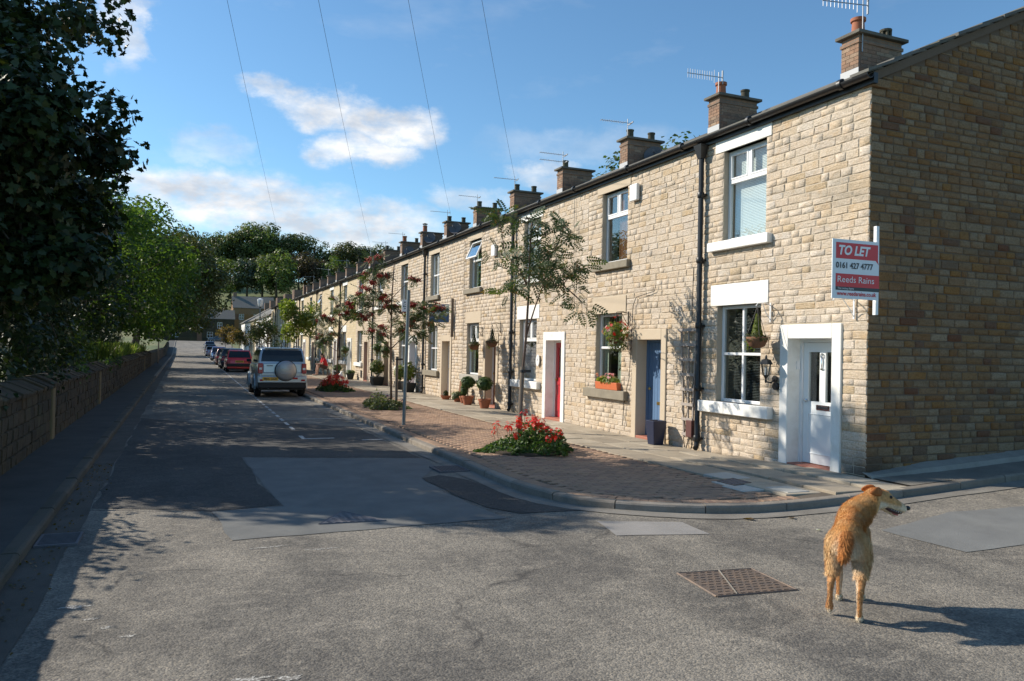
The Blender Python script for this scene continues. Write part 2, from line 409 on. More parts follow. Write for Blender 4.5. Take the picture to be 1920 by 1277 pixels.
def f_brick(N, P):
    x, y, z = N.sep(P)
    nx = N.math('ABSOLUTE', N.sep(N.n('ShaderNodeNewGeometry').outputs['Normal'])[0])
    u = N.math('ADD', N.math('MULTIPLY', y, N.math('GREATER_THAN', nx, .5)), N.math('MULTIPLY', x, N.math('LESS_THAN', nx, .5)))
    br = N.n('ShaderNodeTexBrick', {'Vector': N.comb(u, z, 0.0), 'Color1': (.29, .17, .11, 1), 'Color2': (.20, .13, .095, 1), 'Mortar': (.20, .17, .14, 1),
             'Scale': 1.0, 'Mortar Size': .008, 'Brick Width': .225, 'Row Height': .075})
    n = N.noise(P, 7, 5, .65)
    return N.mix(N.rng(n, .42, .72, 0, .6), br.outputs['Color'], (.12, .09, .07)), N.math('SUBTRACT', n, br.outputs['Fac'])
M['brick'] = proc('chimney_brick', f_brick, .92, .7, .012)
M['cbrick'] = proc('old_chimney_brick', f_piece([(0, (.27, .155, .10)), (.35, (.33, .20, .13)), (.6, (.22, .135, .095)), (.85, (.36, .25, .17)), (1, (.16, .11, .085))], 6, .5, (.10, .075, .06)), .92, .6, .008)
M['terra'] = proc('terracotta', f_dress((.36, .12, .06), (.29, .095, .048)), .8, .2, .004)
M['pot_dark'] = proc('sooty_pot', f_smooth((.05, .045, .035), (.10, .095, .06)), .9, .4, .006)
M['cap'] = proc('chimney_cap', f_smooth((.10, .09, .075), (.17, .155, .13)), .95, .5, .01)
def wood(name, a, b, rough=.8):
    def fn(N, P):
        g = N.noise(N.vmath('MULTIPLY', P, (45, 45, 3)), 1.0, 4, .6); return N.mix(g, a, b), g
    return proc(name, fn, rough, .3, .003)
M['oldwood'] = wood('weathered_wood', (.27, .23, .20), (.42, .37, .335), .9)
M['stake'] = wood('stake_wood', (.13, .10, .075), (.23, .19, .15), .9)
M['bark'] = wood('bark', (.06, .048, .036), (.12, .095, .07), .95)
M['bark_red'] = wood('rowan_bark', (.10, .06, .045), (.17, .11, .08), .9)
def door(name, c): return pbr(name, c, .38)
M['door_white'] = pbr('white_door', (.78, .80, .80), .3)
M['door_blue'] = wood('blue_door', (.075, .145, .27), (.105, .19, .33), .55)
M['door_red'] = pbr('red_door', (.46, .025, .035), .35)
M['door_green'] = pbr('dark_green_door', (.05, .09, .06), .4)
M['door_oak'] = wood('brown_door', (.16, .07, .035), (.22, .10, .05), .5)
M['door_maroon'] = pbr('maroon_door', (.20, .025, .022), .4)
M['door_lilac'] = pbr('pale_lilac_door', (.55, .50, .58), .4)
M['step'] = pbr('red_tiled_step', (.35, .13, .085), .7)
M['brass'] = pbr('brass', (.65, .45, .14), .3, metal=1.0)
M['chrome'] = pbr('chrome', (.75, .75, .76), .15, metal=1.0)
M['curtain'] = pbr('pale_green_curtain', (.47, .52, .44), .9)
M['curtain_brown'] = pbr('brown_curtain', (.20, .075, .03), .9)
M['blind'] = pbr('venetian_blind', (.60, .62, .63), .6)
M['blind_darkened'] = pbr('darkened_slat_blind', (.13, .14, .14), .6)  # darkened copy of the blind, toning down sun on edge-on slats
M['net'] = pbr('net_curtain', (.62, .62, .60), .9)
M['room'] = pbr('room_interior', (.10, .09, .08), .95)
def glass_mat(name, tint=(1, 1, 1), boost=1.0):
    m = bpy.data.materials.new(name); m.use_nodes = True; t = m.node_tree; t.nodes.clear(); N = NT(t)
    ge = N.n('ShaderNodeNewGeometry'); cs_ = N.math('ABSOLUTE', N.vmath('DOT_PRODUCT', ge.outputs['Incoming'], ge.outputs['Normal'], out=1))
    fr = N.math('ADD', .043, N.math('MULTIPLY', .957, N.math('POWER', N.math('SUBTRACT', 1.0, cs_, True), 5.0)))
    fac = N.math('MINIMUM', N.math('MULTIPLY', fr, 1.9*boost), 1.0)
    tr = N.n('ShaderNodeBsdfTransparent', {'Color': (*tint, 1)}); gl = N.n('ShaderNodeBsdfGlossy', {'Color': (1, 1, 1, 1), 'Roughness': .015})
    nz = N.noise(N.pos(), 1.6, 2); bp = N.n('ShaderNodeBump', {'Strength': .06, 'Distance': .02, 'Height': nz}); t.links.new(bp.outputs[0], gl.inputs['Normal'])
    mx = N.n('ShaderNodeMixShader', {0: fac, 1: tr.outputs[0], 2: gl.outputs[0]})
    N.n('ShaderNodeOutputMaterial', {'Surface': mx.outputs[0]}); return m
M['glass'] = glass_mat('window_glass', (.92, .95, .94))
M['carglass'] = glass_mat('car_glass', (.30, .34, .34), 1.2)
M['lampglass'] = glass_mat('lantern_glass', (.9, .9, .88))
def leaf_mat(name, stops, trans=.35, rough=.5):
    m = bpy.data.materials.new(name); m.use_nodes = True; t = m.node_tree; t.nodes.clear(); N = NT(t)
    r = N.n('ShaderNodeNewGeometry').outputs['Random Per Island']
    c = N.ramp(r, stops)
    lg = N.noise(N.pos(), .55, 3)
    c = N.mix(1.0, c, N.ramp(lg, [(.35, (.72, .76, .7)), (.65, (1.2, 1.15, 1.05))]), 'MULTIPLY')
    d = N.n('ShaderNodeBsdfPrincipled', {'Base Color': c, 'Roughness': rough, 'Specular IOR Level': .35})
    tl = N.n('ShaderNodeBsdfTranslucent', {'Color': N.mix(1.0, c, (1.35, 1.55, .55), 'MULTIPLY')})
    mx = N.n('ShaderNodeMixShader', {0: trans, 1: d.outputs[0], 2: tl.outputs[0]})
    N.n('ShaderNodeOutputMaterial', {'Surface': mx.outputs[0]}); return m
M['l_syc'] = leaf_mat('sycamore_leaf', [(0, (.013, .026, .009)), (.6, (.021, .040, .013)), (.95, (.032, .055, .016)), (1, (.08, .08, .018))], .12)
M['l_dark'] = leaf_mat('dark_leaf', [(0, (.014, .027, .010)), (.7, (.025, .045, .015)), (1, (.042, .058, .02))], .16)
M['l_green'] = leaf_mat('green_leaf', [(0, (.036, .066, .02)), (.6, (.058, .098, .027)), (1, (.10, .135, .038))], .38)
M['l_ash'] = leaf_mat('ash_leaf', [(0, (.05, .09, .024)), (.6, (.08, .13, .034)), (1, (.13, .17, .045))], .5)
M['l_olive'] = leaf_mat('olive_leaf', [(0, (.05, .062, .022)), (.6, (.075, .08, .028)), (1, (.12, .095, .03))], .3)
M['l_grey'] = leaf_mat('grey_green_leaf', [(0, (.05, .07, .05)), (1, (.09, .115, .08))], .25)
M['l_brown'] = leaf_mat('copper_leaf', [(0, (.055, .04, .025)), (.6, (.085, .06, .035)), (1, (.10, .085, .04))], .25)
M['h_dark'] = leaf_mat('hill_dark_leaf', [(0, (.055, .078, .028)), (.7, (.085, .105, .038)), (1, (.12, .125, .045))], .3)
M['h_green'] = leaf_mat('hill_green_leaf', [(0, (.085, .12, .036)), (.6, (.12, .16, .05)), (1, (.16, .185, .06))], .35)
M['l_rowan'] = leaf_mat('rowan_leaf', [(0, (.045, .075, .03)), (.6, (.075, .105, .045)), (.9, (.11, .12, .05)), (1, (.20, .11, .04))], .3)
M['l_yel'] = leaf_mat('yellow_green_leaf', [(0, (.10, .15, .03)), (.6, (.16, .20, .045)), (1, (.25, .25, .06))], .4)
M['l_rust'] = leaf_mat('rust_leaf', [(0, (.10, .085, .03)), (.6, (.16, .09, .035)), (1, (.20, .12, .04))], .35)
M['l_bed'] = leaf_mat('bedding_leaf', [(0, (.035, .075, .02)), (.6, (.06, .11, .03)), (1, (.10, .15, .04))], .3)
M['l_sage'] = leaf_mat('sage_leaf', [(0, (.08, .10, .05)), (1, (.15, .17, .08))], .3)
M['grass'] = leaf_mat('long_grass', [(0, (.08, .13, .03)), (.6, (.14, .19, .05)), (1, (.24, .23, .09))], .45)
M['berry'] = leaf_mat('red_berry', [(0, (.30, .025, .02)), (.6, (.38, .05, .035)), (1, (.26, .06, .035))], .05)
M['fl_red'] = leaf_mat('red_petal', [(0, (.55, .012, .010)), (.7, (.70, .02, .014)), (1, (.62, .05, .03))], .25)
M['fl_pink'] = leaf_mat('pink_petal', [(0, (.65, .22, .32)), (1, (.75, .45, .50))], .25)
M['fl_purple'] = leaf_mat('purple_petal', [(0, (.06, .02, .09)), (1, (.14, .05, .18))], .2)
M['fl_white'] = leaf_mat('white_petal', [(0, (.7, .7, .68)), (1, (.8, .8, .78))], .25)
def f_hill(N, P):
    n = N.noise(P, .03, 6, .65); s = N.noise(P, .6, 5, .7)
    c = N.mix(N.rng(n, .4, .62), (.095, .125, .04), (.17, .16, .065)); return N.mix(1.0, c, N.ramp(s, [(.3, (.7,)*3), (.7, (1.2,)*3)]), 'MULTIPLY'), s
M['hill'] = proc('rough_pasture', f_hill, .95, .6, .3)
M['paintline'] = proc('worn_road_paint', lambda N, P: (N.mix(N.rng(N.noise(P, 30, 5, .7), .42, .62), (.24, .23, .22), (.74, .73, .69)), None), .8)
M['flake'] = proc('worn_paint_remnant', lambda N, P: (N.mix(N.rng(N.noise(P, 55, 5, .75), .50, .58), (.17, .155, .135), (.58, .56, .51)), None), .88)
M['signred'] = pbr('sign_red', (.62, .018, .028), .4)
M['signblack'] = pbr('sign_black', (.02, .022, .03), .4)
M['signwhite'] = pbr('sign_white', (.80, .80, .80), .4)
M['signblue'] = pbr('sign_blue', (.09, .15, .26), .5)
M['plate'] = pbr('number_plate_yellow', (.80, .44, .02), .4)
M['bluepot'] = pbr('blue_glazed_pot', (.014, .022, .055), .28)
M['blackpot'] = pbr('black_plastic', (.02, .023, .022), .5)
M['troughmat'] = pbr('orange_plastic_trough', (.55, .14, .05), .55)
M['wicker'] = wood('wicker', (.12, .055, .03), (.22, .11, .06), .9)
M['meter'] = pbr('brown_meter_box', (.10, .035, .03), .6)
M['rubber'] = pbr('tyre_rubber', (.012, .012, .013), .85)
M['plastic'] = pbr('dark_bumper_plastic', (.022, .023, .025), .6)
M['rim'] = pbr('alloy_rim', (.55, .55, .56), .35, metal=.8)
M['redlens'] = pbr('red_lamp_lens', (.38, .008, .012), .2)
M['clearlens'] = pbr('clear_lamp_lens', (.65, .66, .68), .12)
M['seat'] = pbr('seat_cloth', (.03, .032, .035), .9)
def carpaint(name, c, metal=.0, rough=.28): return pbr(name, c, rough, metal=metal, extra={'Coat Weight': .8, 'Coat Roughness': .06})
M['silver'] = carpaint('silver_paint', (.46, .50, .54), .55, .34)
M['wheelcover'] = carpaint('spare_cover_paint', (.40, .40, .40), .5, .4)
M['car_red'] = carpaint('red_paint', (.68, .016, .022))
M['car_navy'] = carpaint('navy_paint', (.018, .028, .045), .2)
M['car_maroon'] = carpaint('maroon_paint', (.10, .012, .018), .2)
M['car_blue'] = carpaint('blue_paint', (.03, .06, .16), .3)
M['car_black'] = carpaint('black_paint', (.015, .016, .018), .2)
M['car_lilac'] = carpaint('silver_lilac_paint', (.40, .38, .45), .5)
M['car_white'] = carpaint('white_paint', (.68, .68, .68))
M['skin'] = pbr('skin', (.55, .33, .24), .55)
M['cloth_red'] = pbr('red_shirt', (.55, .02, .03), .85)
M['cloth_dark'] = pbr('patterned_shorts', (.10, .06, .05), .9)
M['hair'] = pbr('brown_hair', (.08, .04, .022), .7)
def attr_mat(name, rough=.75, trans=0.0):
    m = bpy.data.materials.new(name); m.use_nodes = True; t = m.node_tree; t.nodes.clear(); N = NT(t)
    c = N.n('ShaderNodeVertexColor', layer_name='coat').outputs[0]
    n = N.noise(N.pos(), 60, 4, .6)
    c = N.mix(1.0, c, N.ramp(n, [(.3, (.72,)*3), (.7, (1.2,)*3)]), 'MULTIPLY')
    b = N.n('ShaderNodeBsdfPrincipled', {'Base Color': c, 'Roughness': rough, 'Specular IOR Level': .25})
    N.n('ShaderNodeOutputMaterial', {'Surface': b.outputs[0]}); return m
M['coat'] = attr_mat('dog_coat')
M['nose'] = pbr('black_nose', (.012, .01, .01), .35)
M['eye'] = pbr('dark_eye', (.02, .01, .006), .1)
M['gum'] = pbr('mouth_skin', (.05, .015, .015), .4)
M['tongue'] = pbr('tongue', (.45, .14, .14), .5)
M['tooth'] = pbr('teeth', (.7, .66, .55), .4)
# ------------------------------------------------------------------ the ground, the road and the footways
def sheet(name, xs, ys, zf, mat, keep=None, parent=None, kind='structure'):
    idx = {}; vs = []; fs = []
    def vid(i, j):
        if (i, j) not in idx: idx[(i, j)] = len(vs); vs.append((xs[i], ys[j], zf(xs[i], ys[j])))
        return idx[(i, j)]
    for i in range(len(xs)-1):
        for j in range(len(ys)-1):
            if keep is None or keep((xs[i]+xs[i+1])/2, (ys[j]+ys[j+1])/2):
                fs.append((vid(i, j), vid(i+1, j), vid(i+1, j+1), vid(i, j+1)))
    m = MB(); m.v = vs; m.f = fs
    o = m.build(name, mat, parent, smooth=0)
    if kind: o['kind'] = kind
    return o

def hill_z(x, y):
    z = -0.12+2.4*sstep((y-112)/85.0)
    if y > 190: z += 30*sstep((y-200)/230.0)+3.0*math.sin(x*.021+1)*sstep((y-215)/60)+2*math.sin(x*.05+y*.02)*sstep((y-215)/60)
    if x < -2.6: z += .35*sstep((-2.6-x)/1.5)
    if x > 17: z += min(6, .05*(x-17))
    return z
gx = [-420, -260, -160, -90, -60, -40, -25, -16, -10, -7, -5, -4, -3.2, -2.6, -1.5, 4, 8, 17, 22, 30, 42, 60, 80, 105, 135, 170, 220, 300, 420, 600]
gy = [-120, -60, -30, -10, 0, 20, 60, 100, 112, 125, 140, 155, 170, 185, 197, 205, 215, 228, 242, 258, 275, 295, 315, 340, 365, 395, 430, 480, 560, 700, 1000]
sheet('ground', gx, gy, hill_z, M['hill'])

rxs = [-1.3, -.6, .2, 1, 1.8, 2.6, 3.4, 4.2, 5, 6.2, 7, 8, 9, 10.5, 12, 15.2, 20, 30, 45]
rys = [-14, -8, -4, -1, 1, 2.5, 4, 5, 6, 7, 8, 9, 10.5, 12, 15, 20, 30, 50, 80, 112]+[112+5*k for k in range(1, 18)]
road = sheet('road', rxs, rys, lambda x, y: zr(x, y), M['asphalt'], keep=lambda x, y: y < 7.9 or x < 4.2 or (y > 100 and x < 9))

def poly_sheet(name, pts, mat, lift, parent):
    m = MB(); m.add([(x, y, zr(x, y)+lift) for x, y in pts], [tuple(range(len(pts)))])
    if sum(pts[i][0]*pts[(i+1) % len(pts)][1]-pts[(i+1) % len(pts)][0]*pts[i][1] for i in range(len(pts))) < 0: m.f = [f[::-1] for f in m.f]
    return m.build(name, mat, parent)
def wob(pts, step=.28, amp=.025):
    out = []
    for i in range(len(pts)):
        a, b = Vector(pts[i]), Vector(pts[(i+1) % len(pts)]); n = max(1, int((b-a).length/step))
        for k in range(n):
            p = a+(b-a)*(k/n)
            out.append((p.x+random.uniform(-amp, amp), p.y+random.uniform(-amp, amp)))
    return out
poly_sheet('repair_or_shade_patch', wob([(.94, 13.1), (3.66, 12.3), (3.64, 11.4), (3.1, 10.45), (3.08, 9.2), (3.22, 7.72), (.47, 7.58), (.34, 8.95), (1.11, 9.05), (1.0, 10.6)]), M['patch'], .005, road)
poly_sheet('repair_or_shade_patch', wob([(3.12, 10.42), (3.42, 10.62), (3.66, 10.1), (3.78, 9.1), (4.05, 8.35), (4.5, 7.85), (3.5, 7.9), (3.26, 8.3), (3.13, 9.2)]), M['asphalt_new_or_shade'], .0065, road)
poly_sheet('repair_or_shade_patch', wob([(4.10, 7.29), (4.96, 6.98), (4.90, 6.42), (3.97, 6.66)], .2, .012), M['patch_lt'], .005, road)
poly_sheet('repair_or_shade_patch', wob([(6.66, 5.92), (7.95, 6.14), (9.6, 5.8), (9.5, 5.0), (7.46, 4.90), (6.70, 5.0)], .2, .012), M['patch_r'], .005, road)
poly_sheet('repair_or_shade_patch', wob([(-.84, 9.5), (.34, 9.0), (1.09, 9.12), (.97, 10.6), (.92, 13.15), (3.64, 12.4), (3.66, 17.6), (2.3, 18.6), (.4, 19.2), (-.84, 20.5)]), M['asphalt_new_or_shade'], .0035, road)  # dark asphalt sheet that also paints in the dense tree shade

# --- right-hand kerb line: straight up the street, round the corner, along the side road
def catmull(P, n=10):
    out = []
    for i in range(1, len(P)-2):
        p0, p1, p2, p3 = [np.array(q, float) for q in P[i-1:i+3]]
        for k in range(n):
            t = k/n; out.append(tuple(.5*((2*p1)+(-p0+p2)*t+(2*p0-5*p1+4*p2-p3)*t*t+(-p0+3*p1-3*p2+p3)*t**3)))
    out.append(tuple(P[-2])); return out
KP = [(4.0, 160.0)]+[(4.0, y) for y in np.arange(100, 12, -2.0)]
KP += catmull([(4, 13), (4.0, 11.6), (3.98, 10.06), (4.05, 8.85), (4.40, 7.98), (5.32, 7.32), (6.48, 7.05), (8.16, 6.93), (10.4, 6.93), (14, 6.95), (18, 6.95)], 10)
KP.append((30, 6.95))
KP = np.array(KP)
seg = np.linalg.norm(np.diff(KP, axis=0), axis=1); KS = np.concatenate([[0], np.cumsum(seg)])
def kp_at(s):
    s = min(max(s, 0), KS[-1]-1e-6); i = int(np.searchsorted(KS, s, side='right')-1); t = (s-KS[i])/seg[i]
    p = KP[i]*(1-t)+KP[i+1]*t; d = (KP[i+1]-KP[i])/seg[i]
    return p, d, np.array((-d[1], d[0]))        # point, direction, normal towards the footway
KD = np.array([kp_at(s)[0] for s in np.arange(0, KS[-1], .08)])
KDN = np.array([kp_at(s)[2] for s in np.arange(0, KS[-1], .08)])
def kerb_dist(x, y):                            # signed distance inside the kerb line (footway side positive)
    d = KD-np.array((x, y)); i = int(np.argmin((d*d).sum(1))); return float(-(d[i]@KDN[i]))

kerb = thing('kerb', (4.0, 10, 0), kind='structure')
def kerb_stone(parent, samples, inward_w=.13, mat=M['kerb'], h0=0.0):
    """samples: list of (point2, normal2 towards footway)"""
    prof = [(0, -.12), (0.0, .075), (.012, .093), (.032, .1), (inward_w, .1), (inward_w, -.12)]
    m = MB(); n = len(prof)
    vs = []
    for (p, nn) in samples:
        for (a, h) in prof:
            x, y = p[0]+nn[0]*a, p[1]+nn[1]*a
            vs.append((x, y, zr(p[0]+nn[0]*.06, p[1]+nn[1]*.06)+h+(h0 if h > 0 else 0)))
    fs = []
    for i in range(len(samples)-1):
        for k in range(n):
            k2 = (k+1) % n; fs.append((i*n+k, (i+1)*n+k, (i+1)*n+k2, i*n+k2))
    fs.append(tuple(range(n))); fs.append(tuple((len(samples)-1)*n+k for k in range(n-1, -1, -1)))
    m.add(vs, fs)
    return m.build('kerb_stone', mat, parent)
# distance along the path measured back from the far end; stones from the corner outwards
s = KS[-1]-9.0
cnt = 0
while s > KS[-1]-9-62:
    L = random.uniform(.82, 1.02); a, b = s-L+.012, s
    sm = []
    for t in (0, .33, .67, 1.0):
        p, d, nn = kp_at(a+(b-a)*t); sm.append((p+nn*random.uniform(-.003, .003), nn))
    kerb_stone(kerb, sm, h0=random.uniform(-.006, .006)); s -= L; cnt += 1
m = MB()
sm = [(kp_at(q)[0], kp_at(q)[2]) for q in np.linspace(20, s-.01, 60)]
far = kerb_stone(kerb, sm); far.name = 'far_kerb'; far['kind'] = 'stuff'

lkerb = thing('kerb', (-1.15, 10, 0), kind='structure')
y = -6.0
while y < 44:
    L = random.uniform(.85, 1.05)
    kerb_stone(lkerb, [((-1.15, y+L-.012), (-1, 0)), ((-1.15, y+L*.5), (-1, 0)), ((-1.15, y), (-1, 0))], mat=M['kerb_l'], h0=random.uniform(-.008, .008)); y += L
far = kerb_stone(lkerb, [((-1.15, q), (-1, 0)) for q in np.linspace(185, y+.01, 40)]); far.name = 'far_kerb'; far['kind'] = 'stuff'

# gutter channels
def strip(name, outer, inner, zf, mat, parent=None, kind=None, sub=1):
    m = MB(); n = len(outer)
    vs = []
    for k in range(sub+1):
        t = k/sub
        for a, b in zip(outer, inner):
            x, y = a[0]*(1-t)+b[0]*t, a[1]*(1-t)+b[1]*t; vs.append((x, y, zf(x, y)))
    fs = []
    for k in range(sub):
        for i in range(n-1):
            fs.append((k*n+i, k*n+i+1, (k+1)*n+i+1, (k+1)*n+i))
    m.add(vs, fs)
    me = MB(); me.v = m.v; me.f = m.f
    # face upwards
    a, b, c = [Vector(me.v[i]) for i in me.f[0][:3]]
    if (b-a).cross(c-a).z < 0: me.f = [f[::-1] for f in me.f]
    return me.build(name, mat, parent, smooth=0, kind=kind)
ss = np.arange(60, KS[-1]-9, .4)
strip('gutter_channel', [kp_at(q)[0]-kp_at(q)[2]*(.27+.02*math.sin(q*3)) for q in ss], [kp_at(q)[0] for q in ss], lambda x, y: zr(x, y)+.008, M['channel'], road)
yy = np.arange(-6, 100, .5)
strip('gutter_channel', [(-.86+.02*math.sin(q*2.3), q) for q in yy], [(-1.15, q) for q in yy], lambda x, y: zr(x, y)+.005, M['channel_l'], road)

# left footway
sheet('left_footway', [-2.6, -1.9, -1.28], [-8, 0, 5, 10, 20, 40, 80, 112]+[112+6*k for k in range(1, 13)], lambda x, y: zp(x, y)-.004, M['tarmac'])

# right footway: bedding surface between kerb and terrace
ss = [q for q in np.linspace(22, KS[-1]-1, 420)]
outer = [kp_at(q)[0]+kp_at(q)[2]*.12 for q in ss]
def inner_pt(p):
    x, y = p
    if y > 8.2 and x < 4.5: return (8.8, y)
    if x < 6.6: t = (x-4.0)/2.6; return (8.8-.2*t, max(7.9, 8.2-.3*t)) if y < 8.2 else (8.8, y)
    return (max(x, 8.6), 7.95)
inner = [inner_pt(p) for p in outer]
footway = strip('right_footway', outer, inner, lambda x, y: zp(x, y)-.022, M['bed'], kind='structure', sub=8)

# paving blocks
def unit_block(name, mat, bev=.08, zb=.06):
    m = MB(); b = bev
    top = [(-.5+b, -.5+b, 0), (.5-b, -.5+b, 0), (.5-b, .5-b, 0), (-.5+b, .5-b, 0)]
    mid = [(-.5, -.5, -.12), (.5, -.5, -.12), (.5, .5, -.12), (-.5, .5, -.12)]
    bot = [(x, y, -1) for x, y, z in mid]
    m.add(top+mid+bot, [(0, 1, 2, 3)]+[(4+i, 4+(i+1) % 4, (i+1) % 4, i) for i in range(4)]+[(8+i, 8+(i+1) % 4, 4+(i+1) % 4, 4+i) for i in range(4)])
    me = m.mesh(name); me.materials.append(mat); return me
def lay(name, parent, me, items, limit):
    """items: (x, y, z, lx, ly, lz, rot); nearest become objects, the rest one joined part"""
    items = sorted(items, key=lambda q: (q[0]**2+q[1]**2)/max(1e-6, q[3]*q[4]))
    org = WP[parent.name]
    for (x, y, z, lx, ly, lz, rz) in items[:limit]:
        o = bpy.data.objects.new(name, me); COL.objects.link(o); o.parent = parent
        o.location = (x-org.x, y-org.y, z-org.z); o.scale = (lx, ly, lz); o.rotation_euler = (random.gauss(0, .006), random.gauss(0, .006), rz)
    rest = items[limit:]
    if rest:
        V = np.array([v.co for v in me.vertices]); F = np.array([list(p.vertices) for p in me.polygons])
        A = np.array(rest); n = len(rest)
        c, s_ = np.cos(A[:, 6])[:, None], np.sin(A[:, 6])[:, None]
        px = V[None, :, 0]*A[:, 3, None]; py = V[None, :, 1]*A[:, 4, None]; pz = V[None, :, 2]*A[:, 5, None]
        X = px*c-py*s_+A[:, 0, None]-org.x; Y = px*s_+py*c+A[:, 1, None]-org.y; Z = pz+A[:, 2, None]-org.z
        vv = np.stack([X, Y, Z], -1).reshape(-1, 3); ff = (F[None]+(np.arange(n)*len(V))[:, None, None]).reshape(-1, 4)
        o = link_mesh(name+'_field', np_mesh(name+'_field', vv, ff, me.materials[0]), None, parent); o['kind'] = 'stuff'
blk = unit_block('paving_block', M['block'])
items = []
row = 0; y = 7.2
while y < 48:
    x = 4.1+(.1 if row % 2 else 0)-.1
    while x < 6.66:
        d = kerb_dist(x, y) if y < 14 else x-4.0
        if d > .40 and x < 6.62: items.append((x, y, zp(x, y)+random.gauss(0, .0022), .195, .096, .06, random.gauss(0, .008)))
        x += .2
    y += .1; row += 1
for q in np.arange(KS[-1]-64, KS[-1]-13.0, .102):   # soldier course behind the kerb
    p, d, nn = kp_at(q); c = p+nn*.235
    if c[0] < 6.75: items.append((c[0], c[1], zp(*c)+random.gauss(0, .002), .195, .096, .06, math.atan2(nn[1], nn[0])))
lay('paving_block', footway, blk, items, 300)
flag = unit_block('flagstone', M['flag'], .02, .06)
items = []
for col, (xa, xb) in enumerate(((6.72, 7.30), (7.30, 7.9), (7.9, 8.43))):
    y = 7.35-.2*col
    while y < 46:
        L = random.uniform(.55, .98); yc = y+L/2
        if (xa+xb)/2 < 8.3 or yc > 7.9 or True:
            if yc > 7.15 and not (col == 2 and yc < 7.2): items.append(((xa+xb)/2, yc, zp((xa+xb)/2, yc)+random.gauss(0, .003), xb-xa-.014, L-.014, .05, 0))
        y += L
lay('flagstone', footway, flag, items, 150)
flt = unit_block('pale_flag', M['flag_lt'], .02, .06)
items = [(6.93, 8.72, zp(6.93, 8.72)+.006, .40, .50, .05, .05), (6.60, 7.95, zp(6.6, 7.95)+.006, .38, .42, .05, .0), (6.98, 7.62, zp(6.98, 7.62)+.006, .34, .40, .05, .0), (6.55, 8.3, zp(6.55, 8.3)+.006, .14, .36, .05, .0)]
lay('pale_flag', footway, flt, items, 10)
# tarmac footway beside the gable and cement fillet along its foot
xs_ = np.arange(8.46, 20, .3)
strip('side_footway', [(x, kp_at(KS[-1]-30+x)[0][1]+.12 if False else 7.07) for x in xs_], [(x, 7.95) for x in xs_], lambda x, y: zp(x, y)-.004, M['tarmac_lt'], kind='structure', sub=2)
def fillet_profile():
    m = MB(); vs = []; n = 0
    for x in np.arange(8.42, 13.2, .12):
        w = .10+.10*sstep((x-8.4)/1.5)+random.uniform(-.012, .012); h = .05+.06*sstep((x-8.5)/1.2)+random.uniform(-.006, .006)
        z = zp(x, 7.6); vs += [(x, 7.74-w, z-.01), (x, 7.74-w*.8, z+h*.55), (x, 7.80, z+h)]; n += 1
    fs = []
    for i in range(n-1):
        for k in range(2): fs.append((i*3+k, (i+1)*3+k, (i+1)*3+k+1, i*3+k+1))
    fs.append((0, 1, 2))
    m.add(vs, fs); return m
fillet_profile().build('cement_fillet', M['cement'], footway, smooth=30)

# painted bay markings
def mark(x0, x1, y0, y1, skew=0):
    m = MB(); z = .0045
    m.add([(x0, y0, zr(x0, y0)+z), (x1, y0, zr(x1, y0)+z), (x1+skew, y1, zr(x1, y1)+z), (x0+skew, y1, zr(x0, y1)+z)], [(0, 1, 2, 3)])
    return m.build('bay_line', M['paintline'], road)
def bay_x(y): return 2.2+.0095*max(0, y-16)
mark(2.18, 2.80, 15.42, 15.52); mark(3.26, 3.66, 15.0, 15.10); mark(2.18, 2.26, 15.52, 16.0)
y = 17.2
while y < 78:
    mark(bay_x(y), bay_x(y)+.075, y, y+.62, .006); y += 1.02
mark(2.26, 3.7, 19.6, 19.68); mark(2.4, 3.75, 24.6, 24.69)
m = MB()
while y < 140:
    x = bay_x(y); m.add([(x, y, zr(x, y)+.006), (x+.09, y, zr(x, y)+.006), (x+.09, y+.9, zr(x, y+.9)+.006), (x, y+.9, zr(x, y+.9)+.006)], [(0, 1, 2, 3)]); y += 1.3
m.build('far_bay_lines', M['paintline'], road, kind='stuff')
def blotch(cx, cy, sx, sy, n=11):
    pts = []
    for k in range(n*2):
        a = math.pi*k/n; r = random.uniform(.35, 1.0); pts.append((cx+math.cos(a)*sx*r, cy+math.sin(a)*sy*r))
    return pts
for (cx, cy, sx, sy) in [(-.62, 6.02, .12, .05), (-.5, 5.72, .06, .03), (-.26, 5.32, .07, .03), (-.40, 5.52, .05, .03), (.36, 4.42, .16, .05), (.58, 4.36, .12, .04), (.74, 7.25, .22, .03), (1.2, 7.05, .3, .025)]:
    poly_sheet('worn_paint_mark', blotch(cx, cy, sx, sy), M['flake'], .0025, road)
# ------------------------------------------------------------------ the terrace
EAVE = 5.50
SLOPE = 0.458
RIDGE_X, BACK_X = 12.75, 17.05
GY = 7.77                                       # gable plane of the end house

